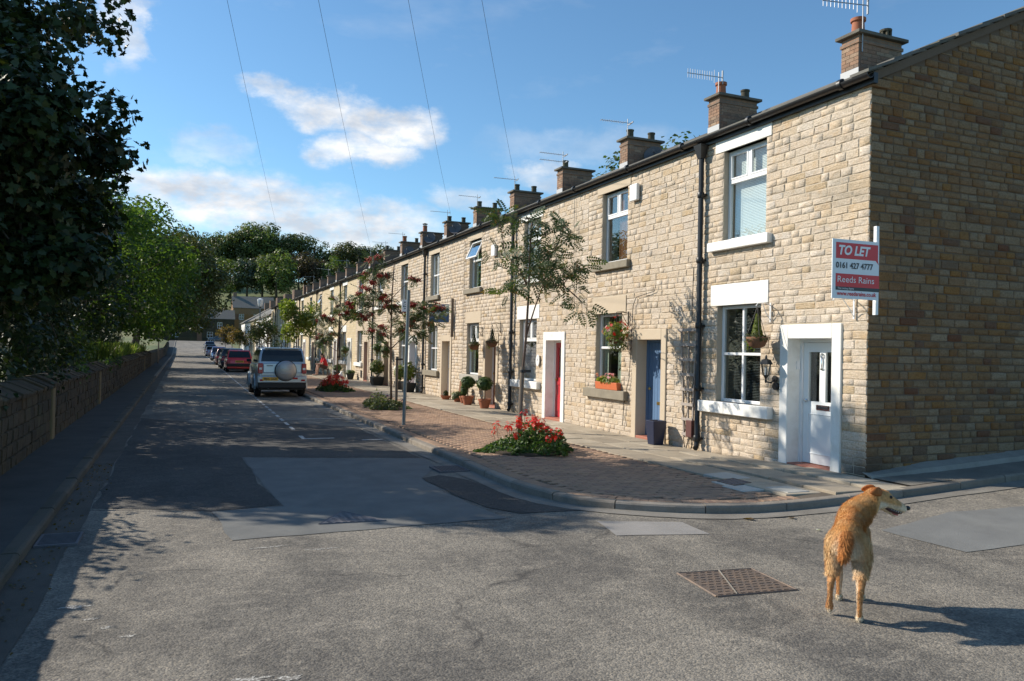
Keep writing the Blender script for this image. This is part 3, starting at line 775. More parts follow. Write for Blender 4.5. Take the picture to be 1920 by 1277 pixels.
def stone_variants(mapping, flip, n=18, mat=None, rough=.8):
    """unit stones: u along the wall 0..1, w up 0..1, d into the wall 0..1"""
    out = []
    for k in range(n):
        nu, nw = 5, 4
        us = [0, .045, .5+random.uniform(-.12, .12), .955, 1]; us = sorted(us)
        ws = [0, .09, .91, 1]
        vs = []; idx = {}
        tilt = random.uniform(-.12, .12); tw = random.uniform(-.12, .12)
        for i, u in enumerate(us):
            for j, w in enumerate(ws):
                edge = i in (0, nu-1) or j in (0, nw-1)
                d = .50+random.uniform(-.06, .06) if edge else random.uniform(.0, .34)+tilt*(u-.5)+tw*(w-.5)
                uu = u+(random.uniform(-.010, .010) if edge else random.uniform(-.03, .03)); ww = w+(random.uniform(-.035, .035) if edge else random.uniform(-.05, .05))
                if (i in (0, nu-1)) and (j in (0, nw-1)): uu += .014*(1 if i == 0 else -1); ww += .04*(1 if j == 0 else -1)
                idx[(i, j)] = len(vs); vs.append((uu, d, ww))
        fs = [(idx[(i, j)], idx[(i+1, j)], idx[(i+1, j+1)], idx[(i, j+1)]) for i in range(nu-1) for j in range(nw-1)]
        ring = [(i, 0) for i in range(nu)]+[(nu-1, j) for j in range(1, nw)]+[(i, nw-1) for i in range(nu-2, -1, -1)]+[(0, j) for j in range(nw-2, 0, -1)]
        b0 = len(vs)
        for q in ring: u, d, w = vs[idx[q]]; vs.append((u, 1.0, w))
        nr = len(ring)
        for k2 in range(nr):
            k3 = (k2+1) % nr; fs.append((idx[ring[k2]], b0+k2, b0+k3, idx[ring[k3]]))
        V = [mapping(*v) for v in vs]
        if flip: fs = [f[::-1] for f in fs]
        me = bpy.data.meshes.new('stone'); me.from_pydata(V, [], fs); me.update()
        me.materials.append(mat); out.append(me)
    return out
# front: u -> +Y, d -> +X ; gable: u -> +X, d -> +Y ; garden wall: u -> +Y, d -> -X
ST_FRONT = stone_variants(lambda u, d, w: (d, u, w), True, mat=M['stone'])
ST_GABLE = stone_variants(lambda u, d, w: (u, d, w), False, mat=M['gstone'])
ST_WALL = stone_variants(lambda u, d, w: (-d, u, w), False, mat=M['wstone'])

def courses(z0, z1, lo, hi):
    out = []; z = z0
    while z < z1-.03:
        h = random.uniform(lo, hi)
        if z1-(z+h) < lo*.6: h = z1-z
        out.append((z, z+h)); z += h
    return out
def lay_stones(u0, u1, cs, obstacles, lmin, lmax, top=None, joint=.010):
    """returns (u, w, len, height); obstacles are (ua, ub, wa, wb); top(u) limits the height"""
    out = []
    for (wa, wb) in cs:
        edges = sorted({u0, u1}|{min(max(e, u0), u1) for o in obstacles for e in o[:2] if o[3] > wa and o[2] < wb})
        runs = []
        for a, b in zip(edges[:-1], edges[1:]):
            if b-a < .02: continue
            mid = (a+b)/2; lo, hi = wa, wb
            for (oa, ob, o2, o3) in obstacles:
                if oa < mid < ob and o3 > lo and o2 < hi:
                    if o2 <= lo and o3 >= hi: hi = lo; break
                    if o3-lo < hi-o2: lo = max(lo, o3)
                    else: hi = min(hi, o2)
            if hi-lo > .03: runs.append((a, b, lo, hi))
        for (a, b, lo, hi) in runs:
            u = a
            while u < b-.01:
                L = random.uniform(lmin, lmax)*(.75 if random.random() < .25 else 1.0)
                if b-(u+L) < lmin*.7: L = b-u
                hh = hi
                if top is not None:
                    t = min(top(u), top(min(u+L, u1)))
                    if t < hi: hh = t
                if hh-lo > .035: out.append((u+joint/2, lo+joint/2, L-joint, hh-lo-joint))
                u += L
    return out
def place_stones(parent, variants, items, limit, to_world, depth, rank):
    """items (u,w,L,h); to_world(u,w) -> world xyz of the stone's corner; scale by mapping axis"""
    org = WP[parent.name]
    items = sorted(items, key=rank, reverse=True)
    for (u, w, L, h, axis, P) in items[:limit]:
        me = random.choice(variants[axis]); o = bpy.data.objects.new('stone', me); COL.objects.link(o); o.parent = parent
        o.location = (P[0]-org.x, P[1]-org.y, P[2]-org.z)
        o.scale = (depth, L, h) if axis in 'fw' else (L, depth, h)
    rest = items[limit:]
    for axis in 'fgw':
        sub = [q for q in rest if q[4] == axis]
        if not sub: continue
        VV = []; FF = []; off = 0
        for (u, w, L, h, ax, P) in sub:
            me = random.choice(variants[axis]); co = np.empty(len(me.vertices)*3, np.float32); me.vertices.foreach_get('co', co); co = co.reshape(-1, 3)
            sc = np.array((depth, L, h) if axis in 'fw' else (L, depth, h)); VV.append(co*sc+np.array((P[0]-org.x, P[1]-org.y, P[2]-org.z)))
            li = np.empty(len(me.loops), np.int32); me.loops.foreach_get('vertex_index', li); FF.append(li.reshape(-1, 4)+off); off += len(co)
        o = link_mesh('stonework', np_mesh('stonework', np.concatenate(VV), np.concatenate(FF), variants[axis][0].materials[0]), None, parent); o['kind'] = 'stuff'

def wall_grid(m, us, ws, opens, P, thick):
    """flat wall with openings: P(u, w, d) -> xyz, d = depth into the wall; front, back and reveal faces"""
    us = sorted(set(us)|{e for o in opens for e in o[:2]}); ws = sorted(set(ws)|{e for o in opens for e in o[2:]})
    def solid(i, j):
        if i < 0 or j < 0 or i >= len(us)-1 or j >= len(ws)-1: return False
        a, b = (us[i]+us[i+1])/2, (ws[j]+ws[j+1])/2
        return not any(o[0] < a < o[1] and o[2] < b < o[3] for o in opens)
    for i in range(len(us)-1):
        for j in range(len(ws)-1):
            if not solid(i, j): continue
            a, b, c, d = us[i], us[i+1], ws[j], ws[j+1]
            m.quad(P(a, c, 0), P(a, d, 0), P(b, d, 0), P(b, c, 0)); m.quad(P(a, c, thick), P(b, c, thick), P(b, d, thick), P(a, d, thick))
            if not solid(i-1, j): m.quad(P(a, c, 0), P(a, c, thick), P(a, d, thick), P(a, d, 0))
            if not solid(i+1, j): m.quad(P(b, c, 0), P(b, d, 0), P(b, d, thick), P(b, c, thick))
            if not solid(i, j-1): m.quad(P(a, c, 0), P(b, c, 0), P(b, c, thick), P(a, c, thick))
            if not solid(i, j+1): m.quad(P(a, d, 0), P(a, d, thick), P(b, d, thick), P(b, d, 0))

def frame_bars(m, x0, x1, y0, y1, z0, z1, w, hbars=(), vbars=(), bw=.035):
    """rectangular window frame in a plane of constant x"""
    m.box(x0, x1, y0, y0+w, z0, z1); m.box(x0, x1, y1-w, y1, z0, z1)
    m.box(x0, x1, y0+w, y1-w, z0, z0+w); m.box(x0, x1, y0+w, y1-w, z1-w, z1)
    for z in hbars: m.box(x0-.004, x1+.002, y0+w, y1-w, z-bw/2, z+bw/2)
    for (y, za, zb) in vbars: m.box(x0-.002, x1-.002, y-bw/2, y+bw/2, za, zb)

def window(house, y0, y1, z0, z1, style, dress, detail=2):
    """style: casement, sash, open, plain ; dress: blind, curtain, brown, lattice, net, None"""
    X = FX+.11; w = .055; H_ = z1-z0
    m = MB(); panes = []
    if style == 'sash':
        zm = z0+H_*.5
        frame_bars(m, X, X+.06, y0, y1, z0, z1, w, (zm,), [((y0+y1)/2, z0+w, z1-w)], .045)
        ym = (y0+y1)/2
        panes = [(y0+w, ym-.02, z0+w, zm-.02), (ym+.02, y1-w, z0+w, zm-.02), (y0+w, ym-.02, zm+.02, z1-w), (ym+.02, y1-w, zm+.02, z1-w)]
    elif style == 'casement':
        zm = z1-H_*.34; ym = (y0+y1)/2
        frame_bars(m, X, X+.06, y0, y1, z0, z1, w, (zm,), [(ym, zm, z1-w)], .07)
        for (a, b) in ((y0+w, ym-.035), (ym+.035, y1-w)):      # opening lights
            q = .03
            m.box(X-.012, X+.03, a, a+q, zm+.035, z1-w); m.box(X-.012, X+.03, b-q, b, zm+.035, z1-w)
            m.box(X-.012, X+.03, a+q, b-q, zm+.035, zm+.035+q); m.box(X-.012, X+.03, a+q, b-q, z1-w-q, z1-w)
        panes = [(y0+w, y1-w, z0+w, zm-.035), (y0+w+.03, ym-.065, zm+.065, z1-w-.03), (ym+.065, y1-w-.03, zm+.065, z1-w-.03)]
    elif style == 'open':
        zm = z1-H_*.42
        frame_bars(m, X, X+.06, y0, y1, z0, z1, w, (zm,), [], .06)
        panes = [(y0+w, y1-w, z0+w, zm-.03)]
    else:
        zm = z0+H_*.55
        frame_bars(m, X, X+.06, y0, y1, z0, z1, w, (zm,), [], .05)
        panes = [(y0+w, y1-w, z0+w, zm-.025), (y0+w, y1-w, zm+.025, z1-w)]
    fr = m.build('window', M['upvc'], house, bevel=.006 if detail > 1 else 0)
    for (a, b, c, d) in panes:
        MB().box(X+.022, X+.028, a-.005, b+.005, c-.005, d+.005).build('pane', M['glass'], fr)
    if style == 'open':                                          # top-hung light swung outwards
        zm = z1-H_*.42; out = .24
        top = Vector((X-.02, 0, z1-w)); bot = Vector((X-.02-out, 0, zm+.05)); ax = (bot-top); nrm = Vector((ax.z, 0, -ax.x)).normalized()
        mm = MB()
        for (ya, yb, ta, tb) in ((y0+w, y0+w+.05, 0, 1), (y1-w-.05, y1-w, 0, 1), (y0+w+.05, y1-w-.05, 0, .07), (y0+w+.05, y1-w-.05, .93, 1)):
            c = top+ax*((ta+tb)/2); mm.obox((c.x, (ya+yb)/2, c.z), (0, (yb-ya)/2, 0), ax*((tb-ta)/2), nrm*.02)
        ol = mm.build('open_light', M['upvc'], fr)
        mm = MB(); c = top+ax*.5; mm.obox((c.x, (y0+y1)/2, c.z), (0, (y1-y0)/2-w-.045, 0), ax*.44, nrm*.003); mm.build('pane', M['glass'], fr)
    b = X+.12
    if dress == 'blind':
        m = MB(); z = z0+.05
        while z < z1-.05:
            m.obox((b, (y0+y1)/2, z), ((.004, 0, .0115) if z0 > 3 else (.011, 0, .004)), (0, (y1-y0)/2-.03, 0), (-.0006, 0, .0004)); z += .026
        for yy in (y0+.22, y1-.22): m.box(b-.004, b+.004, yy-.003, yy+.003, z0+.05, z1-.05)
        m.build('blind', M['blind' if z0 > 3 else 'blind_darkened'], fr, kind='stuff')
    elif dress in ('curtain', 'brown', 'net'):
        m = MB(); n = 26; vs = []
        wdt = (y1-y0)
        spans = [(y0-.05, y0+wdt*.42), (y1-wdt*.18, y1+.05)] if dress == 'curtain' else ([(y0-.05, y0+wdt*.62)] if dress == 'brown' else [(y0, y1)])
        for (a, bb) in spans:
            vs = []
            for k in range(n+1):
                yy = a+(bb-a)*k/n; xo = .025*math.sin(k*1.9)+.006*math.sin(k*5)
                vs += [(b+xo, yy, z0-.05), (b+xo*.7, yy, z1+.05)]
            m.add(vs, [(2*k, 2*k+2, 2*k+3, 2*k+1) for k in range(n)])
        m.build('curtain', M['curtain' if dress == 'curtain' else 'curtain_brown' if dress == 'brown' else 'net'], fr, smooth=0)
    elif dress == 'lattice':
        m = MB(); X2 = X+.018
        for (a, bb, c, d) in panes:
            k = c-(bb-a)*2.2
            while k < d:
                for sgn in (1, -1):
                    pts = []
                    for t in range(0, 13):
                        yy = a+(bb-a)*t/12; zz = k+(bb-a)*2.2*(t/12 if sgn > 0 else 1-t/12)
                        if c <= zz <= d: pts.append((X2, yy, zz))
                    if len(pts) > 1: m.tube([pts[0], pts[-1]], .0045, 4)
                k += .16
        m.build('lead_lattice', M['lead'], fr, kind='stuff')
        m = MB(); m.box(b+.1, b+.11, y0, y1, z0+.02, z0+.35); m.build('curtain', M['net'], fr)
    return fr

def slab(house, name, x0, x1, y0, y1, z0, z1, mat, bevel=.012):
    return MB().box(x0, x1, y0, y1, z0, z1).build(name, mat, house, bevel=bevel)

def front_door(house, y0, y1, zt, zb, smat, dmat, style, detail=2):
    """y0..y1 is the outer width of the surround, zt its top, zb the threshold"""
    jw = .17; D = .27
    o0, o1, ot = y0+jw, y1-jw, zt-.21
    m = MB()
    m.box(FX-.03, FX+D+.06, y0, o0, zb-.06, zt); m.box(FX-.03, FX+D+.06, o1, y1, zb-.06, zt); m.box(FX-.03, FX+D+.06, o0, o1, ot, zt)
    m.build('door_surround', smat, house, bevel=.012)
    MB().box(FX-.02, FX+D+.1, o0, o1, zb-.08, zb+.03).build('door_step', M['step'] if detail > 0 else M['dress'], house, bevel=.01)
    X = FX+D-.03
    m = MB(); f = .05                                            # timber frame
    m.box(X-.03, X+.08, o0, o0+f, zb+.03, ot); m.box(X-.03, X+.08, o1-f, o1, zb+.03, ot); m.box(X-.03, X+.08, o0+f, o1-f, ot-f, ot)
    m.build('door_frame', M['upvc'] if style in ('white', 'red', 'plain') else dmat, house)
    a, b, c, d = o0+f+.004, o1-f-.004, zb+.04, ot-f-.004
    m = MB(); gl = []
    if style == 'white':
        g1 = (a+.10, a+.10+.22, c+.92, d-.14); g2 = (b-.32, b-.10, c+.92, d-.14)
        wall_grid(m, [a, b], [c, d], [g1, g2], lambda u, w, dd: (X+dd, u, w), .045); gl = [g1, g2]
        for (pa, pb, pc, pd) in ((a+.10, b-.10, c+.14, c+.74),):
            m.box(X-.010, X+.002, pa, pa+.015, pc, pd); m.box(X-.010, X+.002, pb-.015, pb, pc, pd); m.box(X-.010, X+.002, pa+.015, pb-.015, pd-.015, pd); m.box(X-.010, X+.002, pa+.015, pb-.015, pc, pc+.015)
    elif style == 'blue':
        g1 = (a+.24, a+.42, d-.52, d-.20); gl = [g1]
        n = 7
        wall_grid(m, [a, b], [c, d], [g1], lambda u, w, dd: (X+.012+dd, u, w), .035)
    elif style == 'red':
        g1 = (a+.12, b-.12, c+.98, d-.12); gl = [g1]
        wall_grid(m, [a, b], [c, d], [g1], lambda u, w, dd: (X+dd, u, w), .045)
        m.box(X-.012, X+.002, a+.14, b-.14, c+.15, c+.55); m.box(X-.02, X+.002, a+.1, b-.1, c+.80, c+.88)
    else:
        m.box(X, X+.045, a, b, c, d); m.box(X-.01, X, a+.12, b-.12, c+.15, c+.75); m.box(X-.01, X, a+.12, b-.12, c+.95, d-.12)
    dr = m.build('door', dmat, house, bevel=.004)
    if style == 'blue':
        yy = a; n = 7; pw = (b-a)/n
        for k in range(n):
            ya, yb = a+k*pw+.004, a+(k+1)*pw-.004; g = gl[0]
            if yb > g[0] and ya < g[1]:
                MB().box(X, X+.012, ya, yb, c+.004, g[2]-.02).build('plank', dmat, dr); MB().box(X, X+.012, ya, yb, g[3]+.02, d-.004).build('plank', dmat, dr)
            else: MB().box(X, X+.012, ya, yb, c+.004, d-.004).build('plank', dmat, dr)
    for g in gl: MB().box(X+.02, X+.026, g[0]-.004, g[1]+.004, g[2]-.004, g[3]+.004).build('glazing', M['glass'], dr)
    if detail > 0:
        hx = X-.03
        knob = MB(); yk = b-.07                                  # lock side is the far jamb
        knob.lathe([(.012, .03), (.012, .0), (.028, -.012), (.03, -.03), (.016, -.045)], (X, yk, c+.93), 12, 'x')
        knob.build('door_knob', M['chrome'] if style == 'white' else M['brass'], dr, smooth=40)
        lm = MB(); lb = (a+b)/2-.05
        if style == 'white': lm.box(X-.012, X, a+.22, a+.48, c+.80, c+.875)
        elif style == 'blue': lm.box(X-.01, X, a+.24, a+.44, c+.62, c+.68)
        else: lm.box(X-.01, X, lb-.08, lb+.18, c+.80, c+.86)
        lt = lm.build('letterbox', M['brass'] if style == 'blue' else (M['chrome'] if style == 'white' else M['brass']), dr)
        if style == 'white':
            MB().box(X-.016, X-.011, a+.25, a+.45, c+.815, c+.86).build('letterbox_flap', M['signblack'], dr)
            kn = MB(); ky, kz = (a+b)/2, c+1.50
            kn.tube([(X-.012, ky+.028*math.cos(t), kz+.10+.032*math.sin(t)) for t in np.linspace(0, 6.283, 13)], .008, 6); kn.tube([(X-.012, ky, kz+.065), (X-.018, ky, kz+.03), (X-.014, ky, kz-.08)], [.010, .016, .009], 8); kn.obox((X-.010, ky, kz-.095), (.008, 0, 0), (0, .026, 0), (0, 0, .012))
            kn.build('door_knocker', M['chrome'], dr, smooth=40)
            MB().box(FX+.14, FX+.20, o1-.016, o1-.001, 1.60, 1.72).build('bell_push', M['upvc'], house)
    # dark hall behind
    MB().box(X+.35, X+.37, o0-.1, o1+.1, zb-.05, zt).build('hall_wall', M['room'], house)
    return o0, o1, ot

def downpipe(house, y, zb, hopper=True):
    x = FX-.085; m = MB()
    m.tube([(x, y, EAVE-.12), (x, y, zb+.14), (x-.02, y-.02, zb+.08), (x-.06, y-.05, zb+.05)], .045, 10)
    for z in (4.6, 3.45, 2.3, 1.2, zb+.22):
        m.lathe([(.055, -.05), (.062, -.04), (.062, .04), (.055, .05)], (x, y, z), 10); m.box(x, FX+.0, y-.075, y+.075, z-.018, z+.018)
    dp = m.build('downpipe', M['iron'], house, smooth=35)
    if hopper:
        m = MB(); m.add([(x-.10, y-.11, EAVE-.02), (x+.07, y-.11, EAVE-.02), (x+.07, y+.11, EAVE-.02), (x-.10, y+.11, EAVE-.02),
                         (x-.05, y-.05, EAVE-.26), (x+.04, y-.05, EAVE-.26), (x+.04, y+.05, EAVE-.26), (x-.05, y+.05, EAVE-.26)],
                        [(0, 1, 2, 3), (7, 6, 5, 4), (0, 4, 5, 1), (1, 5, 6, 2), (2, 6, 7, 3), (3, 7, 4, 0)])
        m.build('rainwater_hopper', M['iron'], house)
    return dp

def gutter(house, y0, y1):
    m = MB(); x, z, r = FX-.125, EAVE+.075, .062; n = 9
    pr = [(x+r*math.cos(math.pi+math.pi*k/(n-1)), z+r*math.sin(math.pi+math.pi*k/(n-1))) for k in range(n)]+[(x+(r-.008)*math.cos(2*math.pi-math.pi*k/(n-1)), z+(r-.008)*math.sin(2*math.pi-math.pi*k/(n-1))) for k in range(n)]
    m.prism(pr, 'y', y0+.002, y1-.002)
    g = m.build('gutter', M['iron'], house, smooth=35)
    yy = y0+.5
    while yy < y1:
        MB().lathe([(.070, -.035), (.075, -.03), (.075, .03), (.070, .035)], (x, yy, z-.004), 14, 'y').build('gutter_joint', M['iron'], g, smooth=40); yy += 1.9
    MB().box(FX-.06, FX+.01, y0+.002, y1-.002, EAVE-.04, EAVE+.10).build('eaves_board', M['iron'], house)
    return g

def roof_z(x): return EAVE+.10+SLOPE*(x-(FX-.12)) if x <= RIDGE_X else EAVE+.10+SLOPE*(2*RIDGE_X-x-(FX-.12))
def roof(house, y0, y1):
    m = MB(); L = math.hypot(1, SLOPE); x = FX-.13; th = .03
    while x < RIDGE_X-.02:
        x2 = min(x+.30, RIDGE_X+.02)
        for sgn in (1, -1):
            X1, X2 = (x, x2) if sgn > 0 else (2*RIDGE_X-x, 2*RIDGE_X-x2)
            z1, z2 = roof_z(x), roof_z(x2)
            poly = [(X1, z1), (X1, z1+th), (X2, z2+.004), (X2, z2-.02)]
            m.prism(poly, 'y', y0+.001, y1-.001)
        x += .27
    r = m.build('roof', M['slate'], house)
    MB().prism([(RIDGE_X-.17, roof_z(RIDGE_X-.17)+.02), (RIDGE_X, roof_z(RIDGE_X)+.07), (RIDGE_X+.17, roof_z(RIDGE_X-.17)+.02)], 'y', y0+.001, y1-.001).build('ridge_tile', M['slate'], r)
    return r

def aerial(parent, x, y, z, ln, nel, up=.55, double=False, ang=0.0, mat='alu'):
    """mast with a yagi pointing along the street frontage"""
    m = MB(); m.tube([(x, y, z), (x, y, z+up+.12)], .012, 6)
    for q in range(2 if double else 1):
        zz = z+up-q*.24; ca, sa = math.cos(ang), math.sin(ang)
        d = Vector((-ca, sa, .02)); e = Vector((sa, ca, 0)) if not double else Vector((0, 0, 1))
        e = Vector((0, 0, 1)) if (nel % 2 == 0) else Vector((sa, ca, 0))
        m.tube([Vector((x, y, zz))-d*.12, Vector((x, y, zz))+d*ln], .010, 4)
        for k in range(nel):
            c = Vector((x, y, zz))+d*(.12+(ln-.14)*k/(nel-1)); h = .11 if k else .16
            m.tube([c-e*h, c+e*h], .006, 4)
        c = Vector((x, y, zz))-d*.10
        m.obox(c, d*.012, e*.17, d.cross(e)*.02)
    return m.build('aerial', M[mat], parent)

def dish(parent, x, y, z, r=.27):
    m = MB(); vs = []; n = 18; rings = [(0, -.05), (.5, -.035), (.85, -.012), (1, 0)]
    ax = Vector((-.55, -.75, .35)).normalized(); u = ax.orthogonal().normalized(); v = ax.cross(u); c = Vector((x, y, z))
    for (rr, h) in rings:
        for k in range(n):
            a = 2*math.pi*k/n; vs.append(c+(u*math.cos(a)+v*math.sin(a))*r*rr+ax*h*2)
    fs = [(i*n+k, i*n+(k+1) % n, (i+1)*n+(k+1) % n, (i+1)*n+k) for i in range(3) for k in range(n)]
    m.add(vs, fs); m.tube([c+ax*-.1, c+ax*.28-Vector((0, 0, .05))], .012, 5); m.tube([c-ax*.1, c+Vector((.35, 0, -.1))], .02, 6)
    m.obox(c+ax*.3-Vector((0, 0, .05)), (.03, 0, 0), (0, .03, 0), (0, 0, .04))
    return m.build('satellite_dish', M['castgrey'], parent, smooth=40)

def chimney(house, yb, k):
    """stack on the party wall at y = yb; k picks the pots"""
    x0, x1, w = 11.93, 13.07, .215; zt = 8.08+random.uniform(-.03, .03); yc = yb+.10
    m = MB(); m.box(x0, x1, yc-w, yc+w, roof_z(x0)-.25, zt)
    m.box(x0-.025, x1+.025, yc-w-.025, yc+w+.025, zt-.17, zt-.10)
    ch = m.build('chimney', M['brick'], house, bevel=.008)
    if k < 6:
        bxs = []
        z = roof_z(x0)-.05; row = 0
        while z < zt-.19:
            y = yc-w+(.0 if row % 2 else .11)
            for a, b in (((yc-w, yc-.002), (yc+.002, yc+w)) if row % 2 == 0 else ((yc-w, yc-w+.105), (yc-w+.112, yc+w-.112), (yc+w-.105, yc+w))): bxs.append((x0-.006, x0+.05, a+.003, b-.003, z+.004, z+.071))
            xx = x0+(.11 if row % 2 == 0 else 0)
            if row % 2 == 0: bxs.append((x0+.052, x0+.105, yc-w-.006, yc-w+.05, z+.004, z+.071))
            while xx < x1-.03:
                e = min(xx+.226, x1); bxs.append((max(xx, x0+.052)+.004, e-.004, yc-w-.006+random.uniform(-.002, .002), yc-w+.05, z+.004, z+.071)); xx = e
            z += .075; row += 1
        if k < 2:
            for q in bxs: MB().box(*q).build('brick', M['cbrick'], ch)
        else:
            mm = MB()
            for q in bxs: mm.box(*q)
            mm.build('brickwork', M['cbrick'], ch, kind='stuff')
    MB().box(x0-.09, x1+.09, yc-w-.09, yc+w+.09, zt, zt+.065).build('chimney_cap', M['cap'], ch, bevel=.01)
    MB().box(x0-.014, x0-.008, yc-w-.01, yc+w+.01, roof_z(x0)-.1, roof_z(x0)+.17).build('lead_flashing', M['lead'], ch)
    def pot(x, kind):
        z = zt+.065
        if kind == 'terra': MB().lathe([(.13, 0), (.125, .05), (.115, .26), (.145, .28), (.145, .34), (.11, .345), (.10, .2)], (x, yc, z), 14).build('chimney_pot', M['terra'], ch, smooth=40)
        elif kind == 'cowl':
            MB().lathe([(.13, 0), (.115, .28), (.13, .29), (.13, .33)], (x, yc, z), 14).build('chimney_pot', M['terra'], ch, smooth=40)
            mm = MB(); mm.lathe([(.09, .33), (.09, .36)], (x, yc, z), 12); mm.lathe([(.15, .43), (.15, .45), (.02, .50)], (x, yc, z), 12)
            for a in range(4): mm.box(x+.09*math.cos(a*1.57)-.012, x+.09*math.cos(a*1.57)+.012, yc+.09*math.sin(a*1.57)-.012, yc+.09*math.sin(a*1.57)+.012, z+.34, z+.44)
            mm.build('cowl', M['pot_dark'], ch)
        elif kind == 'dark':
            mm = MB(); mm.lathe([(.105, 0), (.10, .22), (.115, .23), (.115, .27), (.07, .275)], (x, yc, z), 12); mm.build('chimney_pot', M['pot_dark'], ch, smooth=40)
        elif kind == 'vent':
            mm = MB(); mm.lathe([(.11, .20), (.12, .21), (.12, .25), (.02, .27)], (x, yc, z), 12)
            for a in range(6):
                mm.box(x+.085*math.cos(a*1.047)-.022, x+.085*math.cos(a*1.047)+.022, yc+.085*math.sin(a*1.047)-.022, yc+.085*math.sin(a*1.047)+.022, z, z+.21)
            mm.build('chimney_pot', M['pot_dark'], ch)
    kinds = [('terra', 'vent'), ('terra', 'dark'), ('dark', 'dark'), ('dark', None), ('dark', 'dark'), ('dark', 'dark'), ('dark', 'dark'), ('cowl', None), ('terra', 'dark'), ('dark', 'dark')]
    a, b = kinds[k] if k < len(kinds) else random.choice([('dark', 'dark'), ('terra', 'dark'), ('dark', None)])
    if a: pot(x0+.2, a)
    if b: pot(x1-.2, b)
    if k == 0: aerial(ch, x0+.06, yc-w-.03, zt-.35, .85, 10, 1.15, double=True, ang=.25)
    elif k in (1, 2, 4, 6, 8, 9): aerial(ch, x0+.05, yc-.1, zt, .85, 11 if k != 1 else 12, .5, ang=.15)
    elif k in (3, 5): aerial(ch, x0+.05, yc-.1, zt, .85, 9, .50, double=(k == 3), ang=.1)
    elif k > 9 and k % 2 == 0: aerial(ch, x0+.05, yc, zt, 1.1, 7, .6, ang=random.uniform(-.3, .5))
    if k in (2,): dish(ch, x0+.75, yc-w-.25, zt-.45, .3)
    if k in (6, 7, 8): dish(ch, x0+.35, yc-w-.2, zt-.28 if k < 8 else zt-.5, .32)
    return ch

# house styles: surround, door material, door style, low window, its dressing, upper window, its dressing, lintel, sill
STY = [
 ('white', 'door_white', 'white', 'sash', 'blind', 'casement', 'blind', 'white', 'white', 'end-of-terrace stone house with shaded gable, white door surround and white sills'),
 ('dress', 'door_blue', 'blue', 'plain', 'curtain', 'casement', 'brown', 'dress', 'sill_dark', 'stone terrace house with a blue plank door beside the trellis'),
 ('white', 'door_red', 'red', 'casement', 'lattice', 'casement', 'net', 'white', 'white', 'stone terrace house with red door in a white surround and lattice window'),
 ('dress', 'door_oak', 'plain', 'casement', 'curtain', 'open', 'curtain', 'dress', 'sill_grey', 'stone terrace house with open top window and two hanging baskets'),
 ('dress', 'door_white', 'plain', 'sash', 'curtain', 'sash', 'net', 'dress', 'sill_dark', 'stone terrace house with a blue letting board and dark sills'),
 ('white', 'door_lilac', 'plain', 'plain', 'curtain', 'plain', 'curtain', 'dress', 'white', 'stone terrace house with pale lilac door in a white surround behind the sign pole'),
 ('dress', 'door_oak', 'plain', 'plain', 'net', 'sash', 'net', 'dress', 'white', 'stone terrace house with pale fawn door surround just left of the berried rowan'),
 ('dress', 'door_maroon', 'plain', 'plain', 'net', 'plain', None, 'dress', 'white', 'stone terrace house with a dark maroon door, eighth from the gable corner'),
 ('white', 'door_white', 'plain', 'sash', 'net', 'sash', 'net', 'white', 'white', 'stone terrace house with white door and white lintel, ninth from the gable corner'),
]
ORD = ['first', 'second', 'third', 'fourth', 'fifth', 'sixth', 'seventh', 'eighth', 'ninth', 'tenth', 'eleventh', 'twelfth', 'thirteenth', 'fourteenth', 'fifteenth', 'sixteenth', 'seventeenth', 'eighteenth']
random.seed(21)
HOUSE = []
